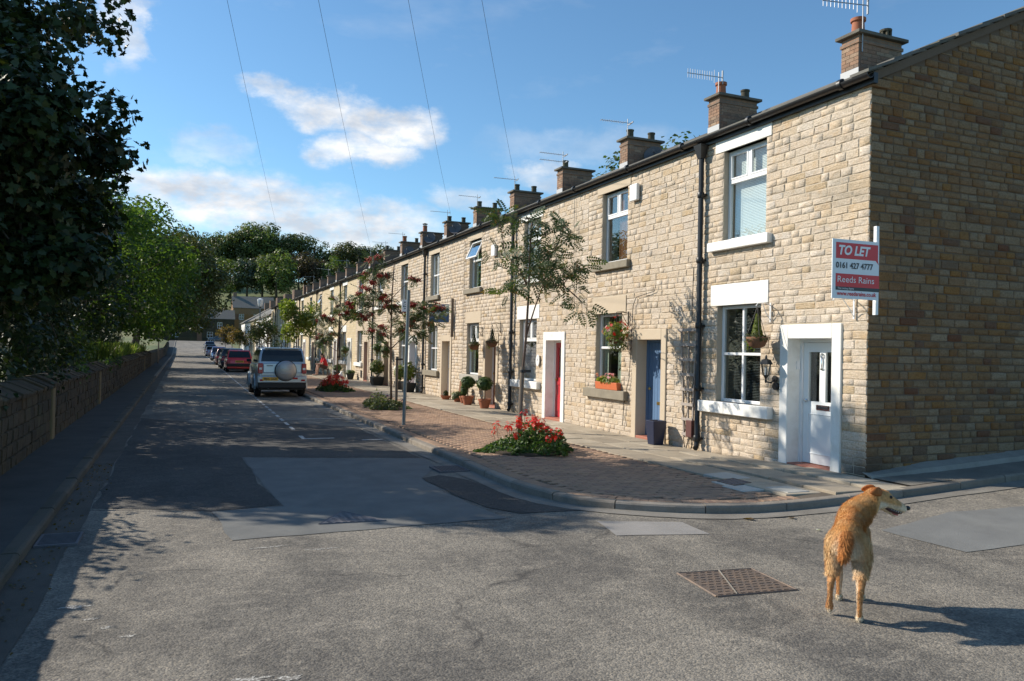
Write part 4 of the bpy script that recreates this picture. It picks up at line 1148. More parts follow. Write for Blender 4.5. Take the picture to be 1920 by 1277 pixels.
for i in range(18):
    yb0 = GY if i == 0 else 11.40+4.25*(i-1); yb1 = 11.40+4.25*i
    if i < len(STY): st = STY[i]
    else:
        k = random.choice([0, 3, 4, 5, 6, 7, 8]); st = list(STY[k]); st[1] = random.choice(['door_white', 'door_maroon', 'door_oak', 'door_green', 'door_blue'])
        st[2] = 'plain'; st[9] = 'stone terrace house, %s from the gable corner' % ORD[i]
    h = thing('terrace_house', (FX, (yb0+yb1)/2, zp(FX, (yb0+yb1)/2)), st[9], 'house', 'stone terrace houses along the street')
    HOUSE.append(h)
    off = 4.25*i
    det = 2 if i < 4 else (1 if i < 9 else 0)
    dy0, dy1, dzt = 8.20+off, 9.40+off, 2.27
    wl = (9.87+off, 10.97+off, 1.0, 2.63); wu = (9.80+off, 10.86+off, 3.72, 5.26)
    if i in (1, 2): wu = (9.72+off, 10.78+off, 3.72, 5.26)
    zb = .12 if i else .17
    do = (dy0+.0, dy1-.0, -.3, dzt)                                # surround replaces the wall here
    # mortar wall with openings
    m = MB(); wtop = EAVE+.02
    wall_grid(m, [yb0+(.0 if i else .022), yb1], [-.3, wtop], [do, wl, wu], lambda u, w, d: (FX+.008+d, u, w), .40)
    far_ = i >= 8
    m.build('wall', M['farstone'] if far_ else M['mortar'], h)
    # party/back walls close the house
    m = MB()
    if i == 0:
        pts = [(FX+.012, -.3), (BACK_X, -.3), (BACK_X, roof_z(BACK_X)-.06), (RIDGE_X, roof_z(RIDGE_X)-.06), (FX+.012, EAVE+.0)]
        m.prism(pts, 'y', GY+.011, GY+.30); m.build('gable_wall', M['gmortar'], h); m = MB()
    m.prism([(FX+.42, -.3), (BACK_X, -.3), (BACK_X, EAVE-.1), (RIDGE_X, roof_z(RIDGE_X)-.1), (FX+.42, EAVE-.1)], 'y', yb1-.1, yb1-.02)
    m.box(BACK_X-.3, BACK_X, yb0+.3, yb1-.1, -.3, EAVE-.1)
    m.build('party_wall', M['room'], h)
    m = MB(); m.box(FX+.42, BACK_X-.3, yb0+.3, yb1-.1, 2.75, 2.95); m.box(FX+.42, BACK_X-.3, yb0+.3, yb1-.1, EAVE-.35, EAVE-.15); m.box(11.2, 11.3, yb0+.3, yb1-.1, -.2, 5.2)
    m.build('floors', M['room'], h)
    # lintels and sills
    lm = M[st[7]]; sm = M[st[8]]
    lint = []
    lint.append((wl[0]-.17, wl[1]+.17, wl[3], wl[3]+.36)); lint.append((wu[0]-.12, wu[1]+.22, wu[3], EAVE-.03))
    for (a, b, c, d) in lint: slab(h, 'lintel', FX-.014, FX+.13, a, b, c, d, lm if not (i == 0) else M['white'], .008)
    sl = (wl[0]-.30, wl[1]+.36, wl[2]-.19, wl[2]); su = (wu[0]-.16, wu[1]+.30, wu[2]-.155, wu[2])
    slab(h, 'sill', FX-.11, FX+.16, *sl, sm); slab(h, 'sill', FX-.10, FX+.16, *su, M['sill_dark'] if st[8] == 'sill_grey' else sm)
    # stones
    if not far_:
        obs = [do, wl, wu]+lint+[sl, su]
        cs = courses(-.02 if i else .0, wtop, .088, .132)
        its = lay_stones(yb0+(.004 if i else .0), yb1-.004, cs, obs, .19, .46)
        def P(u, w): return (FX-.026, u, w)
        full = [(u, w, L, hh, 'f', (FX-.007+random.uniform(-.0025, .0025), u, w)) for (u, w, L, hh) in its]
        if i == 0:
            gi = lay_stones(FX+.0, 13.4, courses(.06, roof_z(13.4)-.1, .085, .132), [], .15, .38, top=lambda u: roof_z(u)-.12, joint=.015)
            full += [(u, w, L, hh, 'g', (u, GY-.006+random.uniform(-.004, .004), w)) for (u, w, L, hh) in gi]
        def rank(q):
            dx, dy, dz = q[5][0], q[5][1], q[5][2]-1.8; dd = dx*dx+dy*dy+dz*dz
            if q[4] == 'g' and q[5][0] > 12.0: return 0
            cosv = (dx if q[4] == 'f' else dy)/math.sqrt(dd); return q[2]*q[3]*cosv/dd
        place_stones(h, {'f': ST_FRONT, 'g': ST_GABLE}, full, 300 if i < 3 else 0, None, .028, rank)
        if i == 0:                                              # rest of the gable, out of sight in the photograph
            gi = lay_stones(13.41, BACK_X, courses(.3, roof_z(13.5), .10, .165), [], .2, .45, top=lambda u: roof_z(u)-.12)
            place_stones(h, {'g': ST_GABLE}, [(u, w, L, hh, 'g', (u, GY-.026, w)) for (u, w, L, hh) in gi], 0, None, .06, lambda q: 0)
    front_door(h, dy0, dy1, dzt, zb, M[st[0]], M[st[1]], st[2], det)
    window(h, *wl, st[3], st[4], det); window(h, *wu, st[5], st[6], det)
    gutter(h, yb0-(.10 if i == 0 else 0), yb1); rf = roof(h, yb0-(.04 if i == 0 else 0), yb1)
    if i % 2 == 0: downpipe(h, yb1-.03, .1, hopper=(i == 0 or True))
    chimney(h, yb1, i)
    if i == 0:
        # verge: mortar band under ragged stone slates
        m = MB(); x = FX-.05
        m.prism([(FX-.0, roof_z(FX)-.15), (RIDGE_X, roof_z(RIDGE_X)-.12), (RIDGE_X, roof_z(RIDGE_X)-.015), (FX-.08, roof_z(FX-.08)-.02)], 'y', GY-.035, GY+.10)
        m.build('verge_pointing', M['gmortar'], h)
        MB().box(FX-.03, FX+.30, GY-.05, GY+.12, EAVE-.06, EAVE+.05).build('eaves_corbel', M['gstone'], h, bevel=.015)
        x = FX-.16
        while x < RIDGE_X:
            L = random.uniform(.30, .52); yo = GY-.085+random.uniform(-.03, .03); t = random.uniform(.022, .04)
            a, b = x, x+L+.12; za, zb_ = roof_z(a)+.035, roof_z(b)+.008
            mm = MB(); mm.prism([(a, za-.02), (a, za+t-.01), (b, zb_+t*.8), (b, zb_-.012)], 'y', yo, GY+.22); mm.build('verge_slate', M['slate'], rf)
            x += L
# alarm boxes
for (hi, y, z) in ((1, 13.62, 5.05), (3, 21.35, 4.72)):
    MB().box(FX-.10, FX-.02, y-.14, y+.14, z-.17, z+.17).build('alarm_box', M['upvc'], HOUSE[hi], bevel=.02)
# oval number plaque on the house with the red door
m = MB(); m.lathe([(.10, .0), (.105, .012), (.10, .02)], (0, 0, 0), 20, 'x'); m.v = [(FX-.035-x, 18.16+y*1.0, 1.55+z*1.45) for x, y, z in m.v]; m.f = [f[::-1] for f in m.f]
pl = m.build('number_plaque', M['upvc'], HOUSE[2])
MB().obox((FX-.056, 18.155, 1.565), (.002, 0, 0), (0, .022, -.034), (0, .006, .004)).build('plaque_mark', M['castgrey'], pl)
# cables pinned to the fronts
def cable(h, pts, r=.007): MB().tube(pts, r, 5).build('cable', M['plastic'], h)
cable(HOUSE[1], [(FX-.04, 13.95, .3), (FX-.045, 13.9, .75), (FX-.04, 13.72, 1.3), (FX-.04, 13.66, 2.2), (FX-.045, 13.62, 2.75), (FX-.045, 13.5, 2.92), (FX-.045, 12.85, 3.0), (FX-.045, 12.80, 3.12)])
cable(HOUSE[1], [(FX-.05, 11.62, 2.4), (FX-.045, 11.60, 3.35)])
cable(HOUSE[2], [(FX-.04, 16.3, 5.4), (FX-.04, 16.28, 4.2), (FX-.04, 16.2, 2.9), (FX-.04, 15.75, 2.35)], .005)
cable(HOUSE[3], [(FX-.04, 23.95, 5.3), (FX-.04, 23.95, 1.1)], .008)
MB().box(FX-.13, FX-.02, 11.47, 11.64, .32, .62).build('meter_box', M['meter'], HOUSE[1], bevel=.01)
# vent grille beside the maroon door
MB().box(FX-.035, FX-.02, 38.06+1.35, 38.06+1.6, .25, .62).build('air_brick', M['dark'], HOUSE[7])
# ------------------------------------------------------------------ foliage tools
def rand_dirs(n):
    v = RNG.normal(size=(n, 3)); return v/np.linalg.norm(v, axis=1, keepdims=True)
def T_rhomb(a=.5, b=.28, fold=.12):
    return np.array([(0, 0, 0), (b, a, fold), (0, 2*a, 0), (-b, a, fold)], float)-np.array((0, a, 0)), np.array([(0, 1, 2, 3)])
def T_maple():
    pts = [(0, 0), (.18, .12), (.48, .05), (.36, .30), (.56, .52), (.26, .58), (.22, .72), (0, 1.02), (-.22, .72), (-.26, .58), (-.56, .52), (-.36, .30), (-.48, .05), (-.18, .12)]
    V = np.array([(x, y-.45, .12*abs(x)-.06*y*y) for x, y in pts]+[(0, -.05, 0.0)])
    c = 14; F = [(c, i, (i+1) % 14, (i+1) % 14) for i in range(14)]
    F = np.array([(c, 2*i, 2*i+1, (2*i+2) % 14) for i in range(7)]); return V, F
def T_frond(n=6):
    V = []; F = []
    for k in range(n):
        t = .12+.8*k/(n-1); L = .30*(1-.35*abs(t-.5))
        for sg in (-1, 1):
            o = len(V); d = np.array((sg*.86, .5, -.12)); d /= np.linalg.norm(d); w = np.array((-sg*.5, .86, 0))*.075
            b = np.array((0, t, -.22*t*t)); V += [b, b+d*L*.5+w, b+d*L, b+d*L*.5-w]; F.append((o, o+1, o+2, o+3) if sg > 0 else (o+3, o+2, o+1, o))
    o = len(V); b = np.array((0, .95, -.2)); V += [b, b+(.07, .14, 0), b+(0, .28, -.06), b+(-.07, .14, 0)]; F.append((o, o+1, o+2, o+3))
    o = len(V); V += [np.array((-.008, 0, 0)), np.array((.008, 0, 0)), np.array((.006, .95, -.2)), np.array((-.006, .95, -.2))]; F.append((o, o+1, o+2, o+3))
    return np.array(V), np.array(F)
def T_blade():
    return np.array([(-.03, 0, 0), (.03, 0, 0), (.012, .6, .10), (-.012, .6, .10), ]), np.array([(0, 1, 2, 3)])
def T_petal(n=5):
    V = []; F = []
    for k in range(n):
        a = 2*math.pi*k/n; c, s = math.cos(a), math.sin(a); o = len(V)
        for (r, t, z) in ((.06, 0, 0), (.55, .34, .18), (1.0, 0, .10), (.55, -.34, .18)): V.append((r*c-t*s, r*s+t*c, z))
        F.append((o, o+1, o+2, o+3))
    return np.array(V)*.5, np.array(F)
def T_berry():
    V = np.array([(1, 0, 0), (0, 1, 0), (-1, 0, 0), (0, -1, 0), (0, 0, 1), (0, 0, -1)], float)*.5
    F = np.array([(0, 1, 4, 4), (1, 2, 4, 4), (2, 3, 4, 4), (3, 0, 4, 4)]); V = np.array([(-.5, -.5, -.5), (.5, -.5, -.5), (.5, .5, -.5), (-.5, .5, -.5), (-.5, -.5, .5), (.5, -.5, .5), (.5, .5, .5), (-.5, .5, .5)])*.75
    return V, np.array([(0, 3, 2, 1), (4, 5, 6, 7), (0, 1, 5, 4), (1, 2, 6, 5), (2, 3, 7, 6), (3, 0, 4, 7)])
def spread(T, pos, size, normal=None, yaw=None, var=.35):
    """copies of template T (V, F) at pos with random attitude; normal: preferred local z"""
    V, F = T; n = len(pos); pos = np.asarray(pos, float)
    z = rand_dirs(n) if normal is None else normal/np.linalg.norm(normal, axis=1, keepdims=True)
    r = rand_dirs(n) if yaw is None else yaw
    x = np.cross(r, z); x /= np.maximum(1e-6, np.linalg.norm(x, axis=1, keepdims=True)); y = np.cross(z, x)
    s = (np.asarray(size)*(1+RNG.uniform(-var, var, n)))[:, None, None] if np.ndim(size) == 0 else np.asarray(size)[:, None, None]
    P = pos[:, None, :]+s*(V[None, :, 0:1]*x[:, None, :]+V[None, :, 1:2]*y[:, None, :]+V[None, :, 2:3]*z[:, None, :])
    FF = F[None]+(np.arange(n)*len(V))[:, None, None]
    return P.reshape(-1, 3), FF.reshape(-1, F.shape[1])
def foliage(name, parent, chunks, mat, kind='stuff'):
    vs = []; fs = []; off = 0
    for V, F in chunks: vs.append(V); fs.append(F+off); off += len(V)
    org = WP[parent.name] if parent is not None else Vector((0, 0, 0))
    o = link_mesh(name, np_mesh(name, np.concatenate(vs)-np.array(org), np.concatenate(fs), mat), None, parent)
    if kind or 'flower' in name or 'berries' in name: o['kind'] = kind or 'stuff'
    return o
def blob_pts(c, r, n, shell=.45):
    """points in an ellipsoid, thinned towards the middle"""
    d = rand_dirs(n); rad = (shell**3+(1-shell**3)*RNG.random(n))**(1/3)
    return np.asarray(c)+d*rad[:, None]*np.asarray(r), d
def clumps(c, r, k, rmin, rmax, low=-.75):
    """k clump centres near the surface of an ellipsoid"""
    out = []
    while len(out) < k:
        d = rand_dirs(1)[0]
        if d[2] < low: continue
        t = RNG.uniform(.55, 1.0); out.append((np.asarray(c)+d*t*np.asarray(r), RNG.uniform(rmin, rmax)))
    return out
def limb(m, a, b, r0, r1, bend=.12, n=5, seg=6):
    a, b = np.asarray(a, float), np.asarray(b, float); L = np.linalg.norm(b-a); off = RNG.normal(size=3)*bend*L; off[2] = abs(off[2])*.6
    pts = []
    for k in range(seg+1):
        t = k/seg; pts.append(a+(b-a)*t+off*math.sin(math.pi*t)*.6)
    m.tube(pts, [r0+(r1-r0)*k/seg for k in range(seg+1)], n, caps=False); return pts
def tree(name, base, top_trunk, clump_list, leaf, size, per, mat, bark, label, r0=.16, group=None, flat=.35, up=.5, extra=None, limbs=26, twig=.012, thin=None):
    t = thing(name, base, label, 'tree', group)
    m = MB(); b = np.array(base, float); b[2] -= .15; tt = np.array(top_trunk, float)
    pts = limb(m, b, tt, r0, r0*.38, .03, 9, 8)
    cl = list(clump_list); RNG.shuffle(cl) if False else None
    for i, (c, r) in enumerate(cl[:limbs]):
        k = int(RNG.integers(3, 9)); a = pts[min(k, len(pts)-1)]
        limb(m, a, c, r0*.30, twig, .10, 5, 5)
    m.build('trunk', bark, t, smooth=0)
    ps = []; ns = []
    for (c, r) in cl:
        n = max(8, int(per*r*r*(thin(c) if thin else 1))); p, d = blob_pts(c, (r, r, r*.8), n, flat); ps.append(p); nn = d*.6+np.array((0, 0, up))+RNG.normal(size=(n, 3))*.45; ns.append(nn)
    P = np.concatenate(ps); Nn = np.concatenate(ns)
    foliage('crown', t, [spread(leaf, P, size, Nn)], mat, kind=None)
    return t

# ------------------------------------------------------------------ the garden wall on the left
random.seed(5)
wall = thing('garden_wall', (-2.05, 20, .1), 'dark coursed stone wall with slanted coping along the left footway', 'wall')
WH = .98
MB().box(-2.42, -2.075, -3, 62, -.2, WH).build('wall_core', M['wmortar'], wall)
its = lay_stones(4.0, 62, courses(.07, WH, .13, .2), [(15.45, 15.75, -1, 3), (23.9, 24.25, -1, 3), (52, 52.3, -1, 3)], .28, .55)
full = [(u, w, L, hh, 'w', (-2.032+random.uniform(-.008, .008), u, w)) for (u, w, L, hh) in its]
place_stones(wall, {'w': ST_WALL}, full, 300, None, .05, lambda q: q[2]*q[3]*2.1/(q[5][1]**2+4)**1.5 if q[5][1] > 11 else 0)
for yq in (15.6, 24.07, 52.15): MB().box(-2.3, -2.01, yq-.14, yq+.14, .06, WH+.02).build('gate_jamb', M['jamb'], wall, bevel=.02)
y = 4.0; far_c = MB()
while y < 62:
    L = random.uniform(.16, .34); j = random.uniform(-.02, .02); lean = random.uniform(.02, .06); hz = random.uniform(-.02, .025)
    mm = MB() if y < 46 else far_c
    # slanted coping stone: low front edge, high back ridge
    pr = [(-2.0+j, WH), (-1.985+j, WH+.06+hz), (-2.28, WH+.20+hz), (-2.44, WH+.19+hz), (-2.47, WH+.02)]
    vs = [(x, y+.006, z) for x, z in pr]+[(x, y+L-.006+lean, z) for x, z in pr]; n = len(pr)
    mm.add(vs, [tuple(range(n)), tuple(range(2*n-1, n-1, -1))]+[((i+1) % n, i, n+i, n+(i+1) % n) for i in range(n)])
    if y < 46: mm.build('coping_stone', M['wstone'], wall, bevel=.012)
    y += L
far_c.build('far_coping', M['wstone'], wall, kind='stuff')
# wall beyond, out to the bend
wall2 = thing('garden_wall', (-2.1, 90, .1), 'far overgrown stretch of low stone wall below the hedge', 'wall')
m = MB(); yy = 62.2
while yy < 150:
    z = zr(-2, yy); m.box(-2.42, -2.03, yy, yy+4.35, z-.3, z+1.02); m.prism([(-2.0, z+1.02), (-2.2, z+1.2), (-2.46, z+1.02)], 'y', yy, yy+4.35); yy += 4.4
m.build('wall_core', M['wstone'], wall2)

# ------------------------------------------------------------------ trees behind the wall
MAPLE = T_maple(); RH = T_rhomb(); RHW = T_rhomb(.5, .36, .1); FROND = T_frond(); BLADE = T_blade(); PETAL = T_petal(); BERRY = T_berry()
cl = clumps((-3.9, 15.9, 4.7), (2.8, 2.2, 2.6), 80, .5, 1.0, -.9)
cl += clumps((-2.1, 15.7, 5.4), (1.1, 1.5, 1.5), 26, .38, .62)+clumps((-2.35, 17.3, 8.4), (1.05, 1.2, 1.3), 24, .4, .65)+clumps((-4.2, 17.4, 8.0), (1.8, 1.2, 1.4), 24, .5, .8)
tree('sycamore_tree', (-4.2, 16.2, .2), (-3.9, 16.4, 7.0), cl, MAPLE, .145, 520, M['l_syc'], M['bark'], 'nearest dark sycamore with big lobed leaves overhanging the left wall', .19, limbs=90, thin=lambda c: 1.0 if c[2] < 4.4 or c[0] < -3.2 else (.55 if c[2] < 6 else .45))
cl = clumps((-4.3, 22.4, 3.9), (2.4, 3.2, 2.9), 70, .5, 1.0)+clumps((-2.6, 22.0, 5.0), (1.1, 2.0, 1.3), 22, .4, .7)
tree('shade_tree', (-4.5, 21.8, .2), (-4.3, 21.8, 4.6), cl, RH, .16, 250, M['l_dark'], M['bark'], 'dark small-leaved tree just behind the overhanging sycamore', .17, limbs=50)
cl = clumps((-4.6, 28.0, 4.3), (2.9, 3.6, 3.3), 80, .6, 1.1)
tree('shade_tree', (-4.8, 28, .2), (-4.6, 28, 5.2), cl, RH, .17, 190, M['l_dark'], M['bark'], 'dark tree between the grey-green and the bright green trees on the left', .18, limbs=40)
cl = clumps((-3.6, 34.5, 4.3), (3.5, 3.6, 3.5), 95, .6, 1.1)
tree('ash_tree', (-4.2, 34.5, .2), (-4.0, 34.5, 6.0), cl, RH, .19, 260, M['l_ash'], M['bark'], 'sunlit bright green tree leaning over the wall half-way up the street', .2, limbs=40)
cl = clumps((-4.3, 45.0, 5.4), (3.9, 4.6, 4.6), 90, .8, 1.4)
tree('ash_tree', (-4.6, 45, .2), (-4.4, 45, 6.4), cl, RH, .23, 160, M['l_ash'], M['bark'], 'second bright green tree, just beyond the first on the left', .2, limbs=40)
cl = clumps((-3.8, 60.0, 6.0), (5.0, 6.0, 5.2), 90, 1.0, 1.8)
tree('olive_tree', (-4.8, 60, .2), (-4.4, 60, 7.0), cl, RH, .28, 95, M['l_green'], M['bark'], 'green tree over the wall where the left verge grows long grass', .24, limbs=40)
cl = clumps((-1.8, 84.0, 7.2), (5.4, 7.0, 6.0), 110, 1.2, 2.0, -.5)
tree('olive_tree', (-4.8, 84, .2), (-3.2, 84, 8.0), cl, RH, .34, 70, M['l_olive'], M['bark'], 'tall olive-brown tree arching over the far end of the road', .28, limbs=40)
cl = clumps((-3.0, 120.0, 7.4), (6.8, 9.0, 6.4), 90, 1.4, 2.4, -.5)
tree('olive_tree', (-6, 120, .2), (-4, 120, 8.0), cl, RH, .42, 44, M['l_olive'], M['bark'], 'farthest olive tree on the left in front of the end house', .28, limbs=30)
# undergrowth behind the wall
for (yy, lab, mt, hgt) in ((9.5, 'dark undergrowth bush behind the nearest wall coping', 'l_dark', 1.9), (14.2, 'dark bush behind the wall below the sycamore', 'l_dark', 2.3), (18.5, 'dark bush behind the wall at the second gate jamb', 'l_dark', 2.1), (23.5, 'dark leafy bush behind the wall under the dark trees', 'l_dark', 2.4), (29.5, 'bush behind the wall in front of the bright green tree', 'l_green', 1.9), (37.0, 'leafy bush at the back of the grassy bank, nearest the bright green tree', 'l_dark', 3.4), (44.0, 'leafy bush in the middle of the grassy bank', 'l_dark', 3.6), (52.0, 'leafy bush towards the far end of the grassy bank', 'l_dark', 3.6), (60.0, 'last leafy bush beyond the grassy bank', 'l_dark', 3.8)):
    bx_ = -3.7 if yy < 33 else -4.9
    b = thing('bush', (bx_, yy, .2), lab, 'bush', 'bushes behind the garden wall')
    m = MB(); c0 = clumps((bx_, yy, hgt*.5+.3), (1.1, 2.6 if yy < 33 else 4.2, hgt*.55), 46 if yy < 33 else 80, .35, .6, -.6)
    for (c, r) in c0[:20]: limb(m, (bx_+RNG.uniform(-.3, .3), yy+RNG.uniform(-1, 1), .1), c, .03, .008, .1, 4, 4)
    m.build('stems', M['bark'], b, smooth=0)
    ps = [blob_pts(c, (r, r, r), int(330*r*r), .3) for c, r in c0]
    foliage('leaves', b, [spread(RH, np.concatenate([p for p, d in ps]), .13, np.concatenate([d for p, d in ps])+np.array((0, 0, .5)))], M[mt], kind=None)
# long grass and weeds along the wall top further up
n = 9000
gy_ = RNG.uniform(33, 62, n); gx_ = RNG.uniform(-4.2, -2.45, n); P = np.stack([gx_, gy_, np.full(n, .85)+RNG.uniform(0, .35, n)*1.2], 1)
up = np.stack([RNG.normal(0, .35, n), RNG.normal(0, .35, n), np.full(n, .3)], 1)
V, F = spread(BLADE, P, .9, RNG.normal(size=(n, 3))*np.array((1, 1, .15)), np.stack([RNG.normal(0, 1, n), RNG.normal(0, 1, n), np.zeros(n)], 1))
g = thing('bank', (-3.3, 47, 0), kind='structure')
MB().prism([(-4.6, 0), (-2.44, 0), (-2.44, .85), (-4.6, 1.15)], 'y', 32, 63).build('bank_soil', M['soil'], g)
o = foliage('verge_grass', None, [spread((BLADE[0][:, [0, 2, 1]]*np.array((1, 1, 1)), BLADE[1]), P, .75, np.stack([RNG.normal(0, .3, n), RNG.normal(0, .3, n), np.ones(n)], 1))], M['grass'])
tag(o, 'sunlit long grass growing on the bank above the left wall', 'grass', kind='stuff')
# weeds and ivy sprigs on the nearer coping
for k, (yy, nn) in enumerate(((10.6, 90), (16.5, 120), (20.5, 160), (27, 200), (31, 260))):
    P = np.stack([RNG.normal(-2.12, .09, nn), RNG.normal(yy, .5, nn), RNG.normal(WH+.10, .10, nn)], 1)
    o = foliage('ivy', None, [spread(RHW, P, .085, RNG.normal(size=(nn, 3))+np.array((.8, 0, .6)))], M['l_bed' if k > 1 else 'l_dark'])
    tag(o, ['ivy sprig on the wall coping at the left frame edge', 'ivy on the coping just past the near gate jamb', 'ivy on the coping between the two gate jambs', 'ivy on the coping past the far gate jamb', 'leafy weeds on the coping before the grassy bank'][k], 'ivy', kind='stuff')
# ------------------------------------------------------------------ things on the fronts and on the footway
def rootbox(name, loc, label, cat, group=None): return thing(name, loc, label, cat, group)

# letting board fixed at the corner
tl = rootbox('letting_board', (FX-.05, 7.62, 2.35), 'white and red To Let board on a white post at the house corner', 'sign')
MB().box(FX-.085, FX-.035, 7.57, 7.62, 2.36, 3.53).build('post', M['upvc'], tl, bevel=.004)
# the board stands out from the wall, facing down the side road; in the photo it reads from the left edge to the post
b0 = Vector((7.60, 7.565, 0)); b1 = Vector((8.38, 7.545, 0)); bz0, bz1 = 2.55, 3.31
bu = (b1-b0).normalized(); bn = Vector((-bu.y, bu.x, 0)); bn = -bn if bn.y > 0 else bn     # faces the camera
c = (b0+b1)/2; bw = (b1-b0).length
MB().obox((c.x, c.y, (bz0+bz1)/2), bu*(bw/2), bn*.006, Vector((0, 0, (bz1-bz0)/2))).build('board', M['whiteboard'], tl)
def bquad(u0, u1, z0, z1, mat, name, lift=.008, extra=None):
    m = MB(); P = lambda u, z: tuple(b0+bu*u+bn*lift+Vector((0, 0, z)))
    pts = [P(u0, z0), P(u1, z0), P(u1, z1), P(u0, z1)] if extra is None else [P(u, z) for u, z in extra]
    m.add(pts, [tuple(range(len(pts)))]); return m.build(name, mat, tl)
H_ = bz1-bz0
def zz(t): return bz1-H_*t
bquad(0, 0, 0, 0, M['signred'], 'red_flash', extra=[(.055, zz(.325)), (.72, zz(.325)), (.775, zz(.395)), (.76, zz(.325)), (.76, zz(.055)), (.055, zz(.055))])
bquad(.055, .785, zz(.80), zz(.58), M['signred'], 'red_band'); bquad(.055, .785, zz(.86), zz(.80), M['signblack'], 'black_band')
def btext(t, size, u, z, mat, width, name='lettering', **kw):
    o = b0+bu*u+Vector((0, 0, z)); text_part(name, t, size, o, bu, (0, 0, 1), mat, tl, lift=.011, width=width, **kw)
btext('TO LET', .165, .10, zz(.255), M['signwhite'], .53, shear=.22, bold=.006)
btext('0161 427 4777', .105, .055, zz(.485), M['signblack'], .62, bold=.0025)
btext('Reeds Rains', .115, .085, zz(.725), M['signwhite'], .61)
btext('The Letting Agent', .035, .085, zz(.842), M['signwhite'], .27)
btext('www.reedsrains.co.uk', .075, .075, zz(.945), M['signred'], .66, bold=.0015)
# blue letting board further up
bb = rootbox('letting_board', (FX-.2, 25.2, 2.2), 'small blue letting board above the fifth house window', 'sign')
MB().box(FX-.12, FX-.03, 25.0, 25.04, 2.2, 3.5).build('post', M['stake'], bb)
MB().obox((8.03, 25.4, 3.0), (.30, -.18, 0), (.003, .006, 0), (0, 0, .31)).build('board', M['signblue'], bb)
MB().obox((8.028, 25.393, 3.0), (.28, -.168, 0), (.003, .006, 0), (0, 0, .05)).build('white_band', M['signwhite'], bb)

def bracket(parent, y, z, out=.33, mat='iron', h=.26):
    m = MB(); m.box(FX-.035, FX-.018, y-.012, y+.012, z-h, z+.04)
    m.tube([(FX-.03, y, z), (FX-out*.5, y, z+.035), (FX-out, y, z+.02), (FX-out-.03, y, z-.02)], .008, 5)
    m.tube([(FX-.03, y, z-h+.03), (FX-.12, y, z-.11), (FX-out*.65, y, z+.02)], .006, 5)
    return m.build('bracket', M[mat], parent)
def basket(y, z, label, kind, out=.28, grp='hanging baskets on the terrace fronts', bmat='iron', r=.17):
    """z: rim height"""
    t = rootbox('hanging_basket', (FX-out, y, z-.16), label, 'hanging basket', grp); x = FX-out
    bracket(t, y, z+.50, out, bmat)
    m = MB(); m.lathe([(.05, -.17), (r*.7, -.14), (r*.95, -.05), (r, 0), (r*.9, -.01)], (x, y, z), 14)
    m.build('bowl', M['wicker' if kind != 'terra' else 'terra'], t, smooth=0)
    m = MB()
    for k in range(3):
        a = 2.1*k; m.tube([(x+r*math.cos(a), y+r*math.sin(a), z), (x, y, z+.48)], .004, 4)
    m.build('chains', M['iron'], t)
    def fol(n, c, rr, size, mat, T=RH, name='plants'):
        p, d = blob_pts(c, rr, n, .3); foliage(name, t, [spread(T, p, size, d+np.array((0, 0, .4)))], M[mat], kind=None)
    if kind == 'conifer':
        n = 420; h = RNG.random(n); a = RNG.uniform(0, 6.28, n); rr = .075*(1-h)+.012
        P = np.stack([x+rr*np.cos(a), y+rr*np.sin(a), z+.02+h*.33], 1); foliage('dwarf_conifer', t, [spread(RH, P, .045, np.stack([np.cos(a), np.sin(a), np.full(n, .6)], 1))], M['l_yel' if y < 12 else 'l_dark'], kind=None)
        fol(260, (x, y, z-.01), (r*1.2, r*1.2, .09), .05, 'l_olive'); fol(70, (x-.05, y+.1, z-.13), (.1, .12, .12), .035, 'l_yel', name='trailing_plants')
    elif kind == 'red':
        fol(520, (x, y+.02, z+.10), (.26, .30, .24), .07, 'l_yel'); fol(240, (x, y-.05, z-.12), (.24, .26, .18), .06, 'l_sage', name='trailing_plants')
        p, d = blob_pts((x-.03, y, z+.17), (.27, .34, .28), 26, .8); foliage('red_flowers', t, [spread(PETAL, np.repeat(p, 3, 0)+RNG.normal(0, .012, (78, 3)), .06, np.repeat(d, 3, 0))], M['fl_red'], kind=None)
        p, d = blob_pts((x-.03, y+.05, z+.10), (.27, .30, .22), 10, .8); foliage('pink_flowers', t, [spread(PETAL, np.repeat(p, 3, 0)+RNG.normal(0, .012, (30, 3)), .055, np.repeat(d, 3, 0))], M['fl_pink'], kind=None)
    else:
        fol(420, (x, y, z+.05), (.24, .24, .2), .075, 'l_bed'); fol(200, (x, y, z-.15), (.22, .22, .22), .07, 'l_sage', name='trailing_plants')
    return t
basket(9.62, 2.08, 'wicker hanging basket with yellow-green conifer beside the white door', 'conifer', bmat='upvc')
basket(13.82, 2.10, 'hanging basket overflowing with red and pink flowers by the blue door', 'red', .30)
basket(22.28, 1.95, 'hanging basket with dark conifer in front of the fourth ground-floor window', 'conifer')
basket(20.78, 2.04, 'hanging basket with dark conifer above the fourth house doorway', 'conifer')
basket(34.9, 1.75, 'left one of two straw baskets beside the trunk of the berried rowan', 'leafy')
basket(33.4, 1.65, 'right one of two straw baskets beside the trunk of the berried rowan', 'leafy')
basket(42.6, 1.6, 'small purple-brown hanging basket by the ninth house door', 'leafy')
basket(51.0, 2.0, 'straw hanging basket just above the silver car roof', 'leafy')
hk = rootbox('hook_bracket', (FX-.03, 8.02, 2.3), 'empty white basket bracket on the wall below the To Let board', 'bracket'); bracket(hk, 7.98, 2.58, .38, 'upvc'); 
